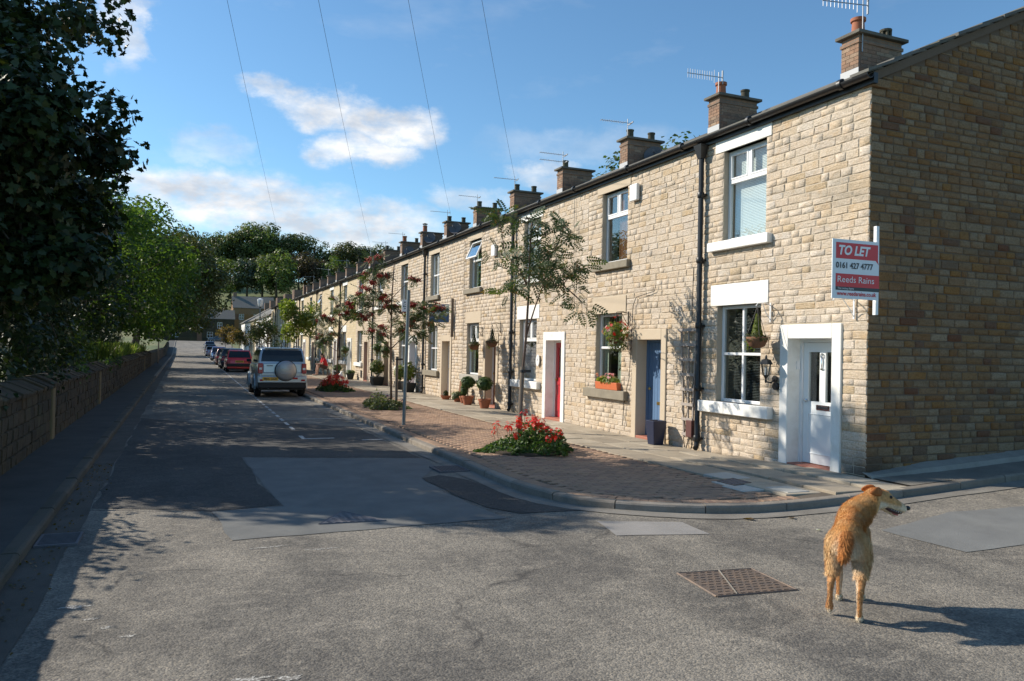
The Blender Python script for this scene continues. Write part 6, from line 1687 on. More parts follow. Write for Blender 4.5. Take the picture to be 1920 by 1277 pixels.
# ------------------------------------------------------------------ parked cars
M['carwin'] = pbr('dark_car_window', (.012, .015, .017), .04, spec=.6)
def car(label, paint, x, y, heading=0.0, kind='hatch', W=1.66, L=3.9, H=1.42, belt=.88, plate='', group='cars parked along the right kerb', zoff=0.0):
    t = thing('parked_car', (x, y, zr(x, y)+zoff), label, 'car', group); t.rotation_euler = (0, 0, heading)
    def put(mb, name, mat, parent=None, smooth=30, bevel=0):
        me = mb.mesh(name, (0, 0, 0), smooth); o = bpy.data.objects.new(name, me); COL.objects.link(o); me.materials.append(M[mat] if isinstance(mat, str) else mat); o.parent = parent or t
        if bevel: q = o.modifiers.new('b', 'BEVEL'); q.width = bevel; q.segments = 2; q.limit_method = 'ANGLE'; q.angle_limit = R(35)
        return o
    w = W/2; suv = kind == 'suv'; zs = .30 if suv else .20
    wr = .345 if suv else .285
    yr, yf = L*.185, L*.80
    # lower body, lofted along its length
    if suv: st = [(0, .88, zs+.12, belt-.08), (.03, .95, zs+.05, belt), (.25, 1, zs, belt+.01), (L*.5, 1.0, zs, belt), (L*.72, 1.0, zs, belt-.02), (L*.80, .985, zs, belt-.06), (L*.95, .94, zs+.02, belt-.18), (L, .82, zs+.12, belt-.35)]
    else: st = [(0, .88, zs+.12, belt-.16), (.05, .95, zs+.05, belt-.03), (.3, 1, zs, belt), (L*.5, 1.0, zs, belt-.01), (L*.70, 1.0, zs, belt-.03), (L*.76, .985, zs, belt-.06), (L*.94, .93, zs+.02, belt-.22), (L, .80, zs+.10, belt-.36)]
    vs = []
    for (yy, k, zb, zt) in st:
        ww = w*k; half = [(ww*.90, zb), (ww*.985, zb+.07), (ww, zb+(zt-zb)*.45), (ww*.985, zt-.10), (ww*.955, zt-.03), (ww*.88, zt)]
        ring = [(a, yy, b) for a, b in half]+[(-a, yy, b) for a, b in half[::-1]]; vs += ring
    n = 12; fs = [(i*n+k, i*n+(k+1) % n, (i+1)*n+(k+1) % n, (i+1)*n+k) for i in range(len(st)-1) for k in range(n)]
    fs = [f[::-1] for f in fs]; fs += [tuple(range(n)), tuple((len(st)-1)*n+k for k in range(n-1, -1, -1))]
    mb = MB(); mb.add(vs, fs); me = mb.mesh('body'); ob = bpy.data.objects.new('tmp', me)
    bm = bmesh.new(); bm.from_mesh(me); bmesh.ops.recalc_face_normals(bm, faces=bm.faces); bm.to_mesh(me); bm.free()
    cut = MB()
    for yy in (yr, yf):
        for sx in (-1, 1): cut.lathe([(wr+.055, -.16), (wr+.055, .16)], (sx*(w-.06), yy, wr), 26, 'x')
    cm = cut.mesh('cut'); bm = bmesh.new(); bm.from_mesh(cm); bmesh.ops.recalc_face_normals(bm, faces=bm.faces); bm.to_mesh(cm); bm.free()
    co = bpy.data.objects.new('cut', cm)
    TMPS = bpy.data.scenes.get('tmp_eval') or bpy.data.scenes.new('tmp_eval'); TMPS.collection.objects.link(co)
    bo = ob.modifiers.new('bo', 'BOOLEAN'); bo.operation = 'DIFFERENCE'; bo.object = co; bo.solver = 'EXACT'
    me2 = evaluate(ob); TMPS.collection.objects.unlink(co); bpy.data.objects.remove(ob); bpy.data.objects.remove(co)
    me2.materials.clear(); me2.materials.append(paint); me2.polygons.foreach_set('use_smooth', [True]*len(me2.polygons)); me2.set_sharp_from_angle(angle=R(28))
    o = bpy.data.objects.new('body', me2); COL.objects.link(o); o.parent = t
    # cabin
    if suv: b0, b1, t0, t1, wt = .03, L*.76, .20, L*.56, .80
    elif kind == 'saloon': b0, b1, t0, t1, wt = L*.12, L*.74, L*.27, L*.56, .78
    elif kind == 'estate': b0, b1, t0, t1, wt = .05, L*.73, .25, L*.55, .79
    else: b0, b1, t0, t1, wt = .06, L*.73, .42, L*.54, .78
    zb, zt = belt-.04, H
    wb = w*.93; wtp = w*wt
    P = lambda sx, f, g, v: None
    C = {('r', -1, 0): (-wb, b0, zb), ('r', 1, 0): (wb, b0, zb), ('f', 1, 0): (wb, b1, zb), ('f', -1, 0): (-wb, b1, zb), ('r', -1, 1): (-wtp, t0, zt), ('r', 1, 1): (wtp, t0, zt), ('f', 1, 1): (wtp, t1, zt), ('f', -1, 1): (-wtp, t1, zt)}
    mb = MB(); ks = [('r', -1), ('r', 1), ('f', 1), ('f', -1)]
    mid = []
    for k in ks:
        a, b = Vector(C[(*k, 0)]), Vector(C[(*k, 1)]); mid.append(a*.5+b*.5+Vector((k[1]*.018, -.02 if k[0] == 'r' else .03, .01)))
    vs = [C[(*k, 0)] for k in ks]+[tuple(v) for v in mid]+[C[(*k, 1)] for k in ks]+[(-wtp*.86, t0+.10, zt+.035), (wtp*.86, t0+.10, zt+.035), (wtp*.86, t1-.12, zt+.035), (-wtp*.86, t1-.12, zt+.035)]
    fs = [(3, 2, 1, 0), (12, 13, 14, 15)]
    for lv in range(3):
        for i in range(4): fs.append((lv*4+i, lv*4+(i+1) % 4, lv*4+4+(i+1) % 4, lv*4+4+i))
    mb.add(vs, fs); put(mb, 'cabin', paint, bevel=.03, smooth=35)
    def glass(k1, k2, u0, u1, v0, v1, name, mat='carwin', out=.012):
        i1, i2 = ks.index(k1), ks.index(k2)
        A0, A1, A2 = [Vector(v) for v in (vs[i1], vs[4+i1], vs[8+i1])]; B0, B1, B2 = [Vector(v) for v in (vs[i2], vs[4+i2], vs[8+i2])]
        def pt(u, v):
            a = A0.lerp(A1, v*2) if v < .5 else A1.lerp(A2, v*2-1); b = B0.lerp(B1, v*2) if v < .5 else B1.lerp(B2, v*2-1); return a.lerp(b, u)
        nrm = (pt(1, .3)-pt(0, .3)).cross(pt(.5, .9)-pt(.5, .1)).normalized()
        cen = Vector((0, (b0+b1)/2, (zb+zt)/2))
        if nrm.dot(pt(.5, .5)-cen) < 0: nrm = -nrm
        m = MB(); g = [[pt(u0+(u1-u0)*i/4, v0+(v1-v0)*j/4)+nrm*out for i in range(5)] for j in range(5)]
        m.add([p for r_ in g for p in r_], [(j*5+i, j*5+i+1, (j+1)*5+i+1, (j+1)*5+i) for j in range(4) for i in range(4)])
        bm = bmesh.new(); me = m.mesh(name); bm.from_mesh(me)
        if bm.faces: bm.faces.ensure_lookup_table(); 
        if bm.faces[0].normal.dot(nrm) < 0: bmesh.ops.reverse_faces(bm, faces=bm.faces)
        bmesh.ops.solidify(bm, geom=bm.faces[:], thickness=.008); bm.to_mesh(me); bm.free()
        o = bpy.data.objects.new(name, me); COL.objects.link(o); me.materials.append(M[mat]); o.parent = t; return o
    rw = glass(('r', -1), ('r', 1), .05, .95, .16 if not suv else .20, .90, 'rear_window'); glass(('f', 1), ('f', -1), .06, .94, .12, .92, 'windscreen')
    for (ka, kb) in ((('r', -1), ('f', -1)), (('r', 1), ('f', 1))):
        glass(ka, kb, .05, .26, .16, .88, 'side_window'); glass(ka, kb, .29, .56, .16, .88, 'side_window'); glass(ka, kb, .59, .90, .16, .84, 'side_window')
    # wheels
    for yy in (yr, yf):
        for sx in (-1, 1):
            m = MB(); tw = .10; m.lathe([(wr*.60, -tw), (wr*.93, -tw), (wr, -tw*.7), (wr, tw*.7), (wr*.93, tw), (wr*.60, tw)], (sx*(w-.115), yy, wr), 26, 'x'); wh = put(m, 'wheel', 'rubber', smooth=40)
            m = MB(); m.lathe([(wr*.60, 0), (wr*.55, .012), (wr*.30, .004), (wr*.14, .02), (.01, .022)], (0, 0, 0), 20, 'x'); m.v = [(sx*(w-.115+.09+a), yy+b, wr+c) for a, b, c in m.v]
            if sx < 0: m.f = [f[::-1] for f in m.f]
            put(m, 'rim', 'rim', wh, smooth=40)
            m = MB()
            for k in range(5): a = k*1.2566; m.obox((sx*(w-.008), yy+wr*.36*math.cos(a), wr+wr*.36*math.sin(a)), (.006, 0, 0), (0, wr*.10*math.cos(a+.5), wr*.10*math.sin(a+.5)), (0, -wr*.035*math.sin(a+.5), wr*.035*math.cos(a+.5)))
            put(m, 'rim_slots', 'plastic', wh, smooth=None)
    m = MB(); m.box(-w*.86, w*.86, .15, L-.2, zs-.06 if not suv else .25, zs+.22); put(m, 'underbody', 'plastic', smooth=None)
    for sx in (-1, 1):
        m = MB(); m.obox((sx*(w+.055), b1-.42, belt+.07), (.075, 0, 0), (0, .045, 0), (0, 0, .055)); put(m, 'door_mirror', paint if not suv else 'plastic', bevel=.02)
    # rear end
    if suv:
        m = MB(); m.obox((0, -.015, .42), (w*.93, 0, 0), (0, .07, 0), (0, 0, .10)); put(m, 'rear_bumper', 'plastic', bevel=.03)
        m = MB(); m.obox((0, -.045, .62), (w*.96, 0, 0), (0, .075, 0), (0, 0, .115)); put(m, 'bumper_panel', paint, bevel=.03)
        m = MB(); m.obox((0, -.012, .80), (w*.80, 0, 0), (0, .035, 0), (0, 0, .055)); put(m, 'tailgate_step', paint, bevel=.015)
        m = MB(); m.obox((0, -.002, 1.01), (w*.74, 0, 0), (0, .035, 0), (0, .01, .16)); put(m, 'tailgate', paint, bevel=.02)
        for sx in (-1, 1):
            m = MB(); m.obox((sx*w*.845, -.006, 1.0), (w*.092, 0, 0), (0, .05, 0), (0, .008, .175)); lamp = put(m, 'tail_lamp', 'redlens', bevel=.02)
            m = MB(); m.obox((sx*w*.84, -.056, .99), (w*.05, 0, 0), (0, .006, 0), (0, .001, .035)); put(m, 'reversing_lens', 'clearlens', lamp)
            m = MB(); m.obox((sx*w*.80, -.125, .60), (.065, 0, 0), (0, .006, 0), (0, 0, .03)); put(m, 'reflector', 'redlens')
            m = MB(); m.tube([(sx*wtp*.9, t0+.1, zt+.03), (sx*wtp*.9, t0+.14, zt+.075), (sx*wtp*.9, t1-.15, zt+.075), (sx*wtp*.9, t1-.1, zt+.03)], .02, 6); put(m, 'roof_rail', 'silver')
            for yy in (yr, yf):                                  # dark arch lips
                m = MB(); pts = [(sx*(w+.006), yy+(wr+.075)*math.cos(a), wr+(wr+.075)*math.sin(a)) for a in np.linspace(-.15, math.pi+.15, 15)]; m.tube(pts, .035, 6); put(m, 'arch_flare', 'silver')
        # spare wheel in its hard cover
        m = MB(); sxx = .10; m.lathe([(.335, .0), (.345, -.03), (.345, -.15), (.33, -.19), (.27, -.225), (.10, -.24), (.01, -.242)], (0, 0, 0), 36, 'y'); m.v = [(a+sxx, b-.03, c+.93) for a, b, c in m.v]
        sp_ = put(m, 'spare_wheel_cover', 'wheelcover', smooth=50); me = sp_.data; bm = bmesh.new(); bm.from_mesh(me); bmesh.ops.recalc_face_normals(bm, faces=bm.faces); bm.to_mesh(me); bm.free()
        for zz_ in (.06, -.10):
            m = MB(); m.obox((sxx, -.262, .93+zz_), (.19, 0, 0), (0, .012, 0), (0, 0, .012)); put(m, 'cover_rib', 'wheelcover', sp_, bevel=.008)
        m = MB(); m.lathe([(.35, -.02), (.365, -.03), (.365, -.10), (.35, -.11)], (0, 0, 0), 36, 'y'); m.v = [(a+sxx, b-.03, c+.93) for a, b, c in m.v]; put(m, 'spare_tyre', 'rubber', sp_)
        px, pz_, py = -.40, .645, -.128
        m = MB(); m.obox((.42, -.125, .665), (.09, 0, 0), (0, .008, 0), (0, 0, .032)); put(m, 'fog_lamp', 'redlens', bevel=.008)
        m = MB(); m.tube([(-.45, .1, .34), (-.45, -.03, .33)], .03, 8); put(m, 'exhaust', 'galv')
        m = MB(); m.obox((-.42, -.038, 1.09), (.10, 0, 0), (0, .006, 0), (0, 0, .012)); put(m, 'tailgate_handle', 'plastic')
        m = MB(); m.obox((0, -.02+.20, zt+.01), (wtp*.85, 0, 0), (0, .07, 0), (0, 0, .018)); put(m, 'roof_spoiler', paint, bevel=.012)
        for hx in (-.40, .40):
            m = MB(); m.lathe([(.10, 0), (.13, .05), (.12, .18), (.05, .22)], (0, 0, 0), 10); m.v = [(a+hx, b*.5+1.25, c+1.16) for a, b, c in m.v]; put(m, 'headrest', 'seat')
        m = MB(); m.tube([(-.02, t0+.05, zt+.03), (-.02, t0-.10, zt+.32)], .006, 4); put(m, 'aerial_rod', 'plastic')
    else:
        m = MB(); m.obox((0, -.02, .46), (w*.955, 0, 0), (0, .075, 0), (0, 0, .10)); put(m, 'rear_bumper', 'plastic' if kind == 'hatch' else paint, bevel=.03)
        m = MB(); m.obox((0, .0, .31), (w*.90, 0, 0), (0, .05, 0), (0, 0, .07)); put(m, 'rear_valance', paint, bevel=.02)
        for sx in (-1, 1):
            m = MB(); m.obox((sx*w*.81, -.012, .70), (w*.125, 0, 0), (0, .045, 0), (0, .012, .085)); put(m, 'tail_lamp', 'redlens', bevel=.012)
        px, pz_, py = 0, .69, -.045
    m = MB(); m.obox((px, py, pz_), (.26, 0, 0), (0, .006, 0), (0, 0, .058)); pl = put(m, 'number_plate', 'plate', smooth=None)
    if plate == '#':                                            # too blurred to read in the photograph: plain dark marks
        m = MB()
        for k in range(7): m.box(px-.20+k*.058+(.02 if k > 3 else 0), px-.168+k*.058+(.02 if k > 3 else 0), py-.009, py-.0062, pz_-.036, pz_+.034)
        put(m, 'plate_marks', 'signblack', pl, smooth=None).__setitem__('kind', 'stuff')
    elif plate:
        tv, tf = text_mb(plate, .105, bold=.0025, width=.43); m = MB(); m.add([(px-.215+a, py-.0085, pz_-.036+b) for a, b, c in tv], tf); put(m, 'plate_characters', 'signblack', pl, smooth=None)
    # front end
    m = MB(); m.obox((0, L-.0, .42), (w*.82, 0, 0), (0, .06, 0), (0, 0, .13)); put(m, 'front_bumper', paint if not suv else 'plastic', bevel=.03)
    for sx in (-1, 1): m = MB(); m.obox((sx*w*.62, L-.03, belt-.30), (w*.16, 0, 0), (0, .05, 0), (0, 0, .06)); put(m, 'headlamp', 'clearlens', bevel=.012)
    m = MB(); m.obox((0, L-.01, belt-.32), (w*.40, 0, 0), (0, .04, 0), (0, 0, .05)); put(m, 'grille', 'plastic')
    m = MB(); m.obox((0, L+.062, .44), (.26, 0, 0), (0, .004, 0), (0, 0, .055)); put(m, 'front_plate', 'signwhite')
    return t
car('silver four-wheel-drive car with a covered spare wheel on its tailgate', M['silver'], 3.22, 27.9, 0, 'suv', 1.72, 3.9, 1.68, 1.16, 'MJ05 GGA')
car('red hatchback parked just beyond the silver car', M['car_red'], 3.48, 53.5, 0, 'hatch', 1.64, 3.7, 1.40, .88, '#')
car('dark navy estate car parked beyond the red hatchback', M['car_navy'], 3.45, 60.0, 0, 'estate', 1.72, 4.4, 1.46, .90)
car('maroon hatchback squeezed behind the navy estate', M['car_maroon'], 3.5, 70.0, 0, 'hatch', 1.66, 3.9, 1.42, .88)
car('blue hatchback facing the viewer in the parked row', M['car_blue'], 3.75, 92.5, math.pi, 'hatch', 1.68, 3.9, 1.45, .90)
car('pale red hatchback with light roof beyond the blue one', M['car_red'], 4.0, 99.0, math.pi, 'hatch', 1.66, 3.8, 1.44, .88)
car('lilac silver saloon far up the parked row', M['car_lilac'], 4.0, 118.0, 0, 'saloon', 1.7, 4.3, 1.42, .90)
car('black estate car near the head of the parked row', M['car_black'], 4.1, 128.0, 0, 'estate', 1.72, 4.4, 1.48, .92)
car('dark blue hatchback last in the parked row', M['car_blue'], 4.4, 142.0, 0, 'hatch', 1.7, 4.0, 1.46, .9)
car('large dark van-like car parked sideways by the end house', M['car_navy'], 9.5, 176.0, math.pi/2, 'suv', 1.8, 4.4, 1.78, 1.1)
# ------------------------------------------------------------------ the dog and the seated person
def fuse(m, voxel, smooth_it=6, fac=.5):
    me = m.mesh('f'); ob = bpy.data.objects.new('f', me)
    bm = bmesh.new(); bm.from_mesh(me); bmesh.ops.recalc_face_normals(bm, faces=bm.faces); bm.to_mesh(me); bm.free()
    q = ob.modifiers.new('r', 'REMESH'); q.mode = 'VOXEL'; q.voxel_size = voxel
    if smooth_it: s_ = ob.modifiers.new('s', 'SMOOTH'); s_.iterations = smooth_it; s_.factor = fac
    out = evaluate(ob); bpy.data.objects.remove(ob); out.polygons.foreach_set('use_smooth', [True]*len(out.polygons)); return out
def ball(m, c, r, n=12):
    rx, ry, rz = (r, r, r) if not isinstance(r, tuple) else r
    k = n//2; vs = []; o = MB()
    prof = [(max(.02, math.sin(math.pi*i/k)), -math.cos(math.pi*i/k)) for i in range(k+1)]
    o.lathe(prof, (0, 0, 0), n); m.add([(c[0]+a*rx, c[1]+b*ry, c[2]+d*rz) for a, b, d in o.v], o.f)
def chain(m, pts, rad, n=12):
    m.tube(pts, rad, n)
    for p, r in zip(pts, rad): ball(m, p, r*.98, 10)

DO = Vector((4.262, 4.057, 0)); DH = Vector((.752, .659, 0)).normalized()
dog = thing('dog', (DO.x, DO.y, zr(DO.x, DO.y)), 'rough-coated golden dog walking away with its head turned right', 'dog')
dog.rotation_euler = (0, 0, math.atan2(DH.y, DH.x)-math.pi/2)
def dput(me, name, mat, parent=None):
    o = bpy.data.objects.new(name, me); COL.objects.link(o); me.materials.clear(); me.materials.append(M[mat]); o.parent = parent or dog; return o
m = MB()
chain(m, [(0, -.06, .585), (0, .03, .605), (0, .16, .60), (0, .30, .585), (0, .42, .59), (.005, .50, .60)], [.078, .090, .080, .090, .10, .098])
ball(m, (0, .36, .545), (.092, .20, .135)); ball(m, (0, .46, .54), (.098, .13, .145)); ball(m, (0, .10, .57), (.075, .16, .08))
ball(m, (.0, -.03, .555), (.10, .09, .11))
chain(m, [(.01, .50, .62), (.055, .57, .655), (.11, .615, .695), (.14, .64, .72)], [.105, .098, .088, .078])      # neck
# hind legs: hip, stifle, hock, pastern, toes
chain(m, [(.068, 0, .545), (.095, .07, .42), (.092, .01, .31), (.088, -.085, .215)], [.074, .062, .038, .022]); chain(m, [(.088, -.085, .215), (.086, -.06, .12), (.085, -.045, .045)], [.022, .017, .019]); ball(m, (.085, -.012, .026), (.027, .05, .026)); ball(m, (.085, -.09, .225), .024)
chain(m, [(-.068, 0, .545), (-.095, .08, .42), (-.105, .03, .32), (-.112, -.055, .245)], [.074, .060, .037, .022]); chain(m, [(-.112, -.055, .245), (-.118, -.01, .165), (-.122, .02, .095)], [.022, .017, .019]); ball(m, (-.124, .035, .062), (.026, .026, .046)); ball(m, (-.112, -.06, .252), .024)
# forelegs: shoulder, elbow, wrist, paw
chain(m, [(-.075, .46, .52), (-.082, .40, .40), (-.082, .425, .27), (-.08, .43, .17), (-.08, .41, .05)], [.055, .036, .024, .021, .017]); ball(m, (-.08, .435, .025), (.028, .045, .025)); ball(m, (-.08, .425, .165), .026)
chain(m, [(.075, .48, .52), (.082, .44, .40), (.082, .49, .27), (.082, .50, .17), (.082, .49, .05)], [.055, .036, .024, .021, .017]); ball(m, (.082, .515, .025), (.028, .045, .025)); ball(m, (.082, .50, .165), .026)
# tail: hangs down, tip curling out behind
chain(m, [(0, -.08, .635), (-.004, -.135, .60), (-.010, -.175, .545), (-.018, -.215, .49), (-.02, -.275, .47)], [.024, .025, .024, .020, .010])
# head
S = Vector((.165, .66, .745)); hd = Vector((.875, .437, -.27)).normalized(); hs = Vector((.447, -.894, 0)); hu = hs.cross(hd); hu = hu if hu.z > 0 else -hu
def hp(f, s, u): return tuple(S+(hd*f+hs*s+hu*u)*1.14)
ball(m, hp(-.01, 0, .0), .074); chain(m, [hp(0, 0, .0), hp(.055, 0, .002), hp(.10, 0, -.010), hp(.15, 0, -.018), hp(.188, 0, -.022)], [.076, .067, .052, .043, .034])
ball(m, hp(.045, .022, .026), .025); ball(m, hp(.045, -.022, .026), .025); ball(m, hp(.03, .03, -.03), .042); ball(m, hp(.03, -.03, -.03), .042)
chain(m, [hp(.04, 0, -.040), hp(.10, 0, -.066), hp(.152, 0, -.082)], [.030, .018, .012])
m.v = [(v[0]*(.93 if v[1] < .55 else 1.0), v[1], v[2]) for v in m.v]; body = fuse(m, .008, 12, .5)
nv = len(body.vertices); co = np.empty(nv*3, np.float32); body.vertices.foreach_get('co', co); co = co.reshape(-1, 3)
no = np.empty(nv*3, np.float32); body.vertices.foreach_get('normal', no); no = no.reshape(-1, 3)
def coat(p):
    """coat colour from the place on the body"""
    x, y, z = p[:, 0], p[:, 1], p[:, 2]
    gold = np.array((.62, .29, .085)); pale = np.array((.73, .48, .235)); cream = np.array((.82, .70, .52)); rust = np.array((.46, .155, .035))
    k = np.sin(x*37+z*23)*np.sin(y*29+z*31)*.5+.5
    c = gold*(1-k[:, None]*.5)+pale*k[:, None]*.5
    def blend(c, col, w): w = np.clip(w, 0, 1)[:, None]; return c*(1-w)+col*w
    c = blend(c, pale, (np.abs(x)-.06)/.06*(z < .6)); c = blend(c, cream, (1.9-np.hypot((x)/.06, (z-.43)/.11))*(y < .05)*(y > -.13))   # pale breeches
    c = blend(c, cream, (.50-z)/.06*(np.abs(y-.25) < .2)*(z > .38)*.8)
    c = blend(c, rust, (y < -.12)*.75*(np.abs(x) < .05)); c = blend(c, rust, (1.0-np.hypot(x/.04, (z-.70)/.05))*.8*(y < .45))
    low = (z < .30); c = blend(c, np.array((.58, .27, .10)), low*.6); c = blend(c, cream, (z < .045)*1.0); c = blend(c, cream, low*(np.abs(x) < .07)*.7)
    q = p-np.array(S); f = q@np.array(hd)/1.14; u = q@np.array(hu)/1.14; s = q@np.array(hs)/1.14; head = (f > -.07)*(np.abs(s) < .1)*(np.abs(u) < .12)*(y > .56)
    c = blend(c, np.array((.70, .42, .18)), head*.8*(f > -.02)); c = blend(c, cream, head*((-.006-u)/.02)*(f > .0)); c = blend(c, cream, head*(f > .16)*.6); c = blend(c, rust, head*(1-np.hypot((f+.02)/.05, (u-.05)/.04)))
    return c
def set_coat(me, cols):
    a = me.color_attributes.new('coat', 'FLOAT_COLOR', 'POINT'); a.data.foreach_set('color', np.concatenate([cols, np.ones((len(cols), 1))], 1).astype(np.float32).ravel())
set_coat(body, coat(co)); bo = dput(body, 'body', 'coat')
# fur: fine tapering locks all over the body, longer on the flanks, breeches and tail
nt = len(body.polygons); li = np.empty(len(body.loops), np.int32); body.loops.foreach_get('vertex_index', li)
ar = np.empty(nt, np.float32); body.polygons.foreach_get('area', ar); ls = np.empty(nt, np.int32); body.polygons.foreach_get('loop_start', ls)
K = 90000; pick = RNG.choice(nt, K, p=ar/ar.sum()); ia, ib, ic = li[ls[pick]], li[ls[pick]+1], li[ls[pick]+2]
r1, r2 = RNG.random(K), RNG.random(K); fl = r1+r2 > 1; r1[fl], r2[fl] = 1-r1[fl], 1-r2[fl]
p0 = co[ia]*(1-r1-r2)[:, None]+co[ib]*r1[:, None]+co[ic]*r2[:, None]; n0 = no[ia]
q = p0-np.array(S); headm = ((q@np.array(hd)) > -.045)&(p0[:, 1] > .56)&(p0[:, 2] > .60)
Ls = np.where(p0[:, 2] < .30, 0.010, .030); Ls = np.where(headm, .008, Ls); Ls = np.where((p0[:, 1] < -.13)&(p0[:, 2] > .42), .045, Ls); Ls = np.where((p0[:, 1] < .0)&(p0[:, 2] > .30)&(p0[:, 2] < .56)&(p0[:, 1] > -.12), .036, Ls)
flow = np.stack([n0[:, 0]*.15, np.where(p0[:, 1] < 0, -.25, -.55), np.full(K, -.75)], 1); flow[headm] = -np.array(hd)*.9
d = n0*.45+flow*.85+RNG.normal(0, .16, (K, 3)); d /= np.linalg.norm(d, axis=1, keepdims=True)
sd = np.cross(d, n0); sd /= np.maximum(1e-5, np.linalg.norm(sd, axis=1, keepdims=True))
L = Ls*RNG.uniform(.6, 1.35, K); wd = np.where(headm, .0010, .0014)
b0_ = p0-n0*.002-sd*wd[:, None]; b1_ = p0-n0*.002+sd*wd[:, None]; md = p0+d*(L*.55)[:, None]+n0*(L*.10)[:, None]; tp = p0+d*L[:, None]-np.array((0, 0, .12))*L[:, None]
V = np.stack([b0_, b1_, md+sd*wd[:, None]*.8, tp, md-sd*wd[:, None]*.8], 1).reshape(-1, 3); F = (np.array([[0, 1, 2, 3]])[None]+0); base = np.arange(K)*5
F = np.stack([base, base+1, base+2, base+4], 1); F2 = np.stack([base+4, base+2, base+3, base+3], 1)
V2 = V; tri = np.stack([base+4, base+2, base+3], 1)
fm = bpy.data.meshes.new('fur'); nv2 = len(V); fm.vertices.add(nv2); fm.vertices.foreach_set('co', V.astype(np.float32).ravel())
loops = np.concatenate([F.ravel(), tri.ravel()]); fm.loops.add(len(loops)); fm.loops.foreach_set('vertex_index', loops.astype(np.int32))
fm.polygons.add(2*K); fm.polygons.foreach_set('loop_start', np.concatenate([np.arange(K)*4, 4*K+np.arange(K)*3]).astype(np.int32)); fm.update(calc_edges=True)
cc = coat(p0)*RNG.uniform(.86, 1.14, (K, 1)); set_coat(fm, np.repeat(np.clip(cc, 0, 1), 5, 0))
fo = dput(fm, 'fur', 'coat', bo); fo['kind'] = 'stuff'
# ears: folded flaps hanging back from the crown
for sgn in (1, -1):
    m = MB(); e1 = (-hd*.80-hu*.30+hs*sgn*.25).normalized(); e3 = (hs*sgn*.95+hu*.3).normalized(); e3 = (e3-e1*e3.dot(e1)).normalized(); e2 = e1.cross(e3)
    q = MB(); ball(q, (0, 0, 0), 1.0, 14); c = Vector(hp(-.040, .050*sgn, .034))
    m.add([c+e1*(.056*v[0])+e2*(.034*v[1]*(1-.35*v[0]))+e3*(.011*v[2]+.012*(1-v[0]*v[0])) for v in q.v], q.f)
    e = m.mesh('ear', (0, 0, 0), 0); bm = bmesh.new(); bm.from_mesh(e); bmesh.ops.recalc_face_normals(bm, faces=bm.faces); bm.to_mesh(e); bm.free()
    cols = np.tile(np.array((.34, .11, .028)), (len(e.vertices), 1)); set_coat(e, cols); dput(e, 'ear', 'coat')
def dball(c, r, name, mat): m = MB(); ball(m, c, r, 14); dput(m.mesh(name, (0, 0, 0), 0), name, mat)
dball(hp(.218, 0, -.010), (.021, .021, .018), 'nose', 'nose')
for sgn in (1, -1): dball(hp(.066, .047*sgn, .030), .0125, 'eye', 'eye')
m = MB(); m.tube([hp(.055, .022, -.046), hp(.10, .026, -.054), hp(.15, .018, -.058), hp(.185, .006, -.052)], [.008, .016, .014, .007], 8); dput(m.mesh('mouth', (0, 0, 0), 0), 'mouth', 'gum')
m = MB(); m.tube([hp(.09, .004, -.058), hp(.14, .006, -.070), hp(.165, .006, -.073)], [.008, .012, .006], 8); dput(m.mesh('tongue', (0, 0, 0), 0), 'tongue', 'tongue')
m = MB()
for k in range(5): a = Vector(hp(.10+.017*k, .036-.003*k, -.046)); m.tube([a, a-Vector((0, 0, .011 if k != 3 else .016))], [.004, .001], 5)
dput(m.mesh('teeth', (0, 0, 0), 0), 'teeth', 'tooth')
m = MB(); cx = Vector((.055, .575, .668)); ax = Vector((.55, .5, .6)).normalized(); u = ax.orthogonal().normalized(); v = ax.cross(u)
m.tube([cx+(u*math.cos(a)+v*math.sin(a))*.083 for a in np.linspace(0, 6.2832, 25)], .007, 6); dput(m.mesh('collar', (0, 0, 0), 0), 'collar', 'plastic')

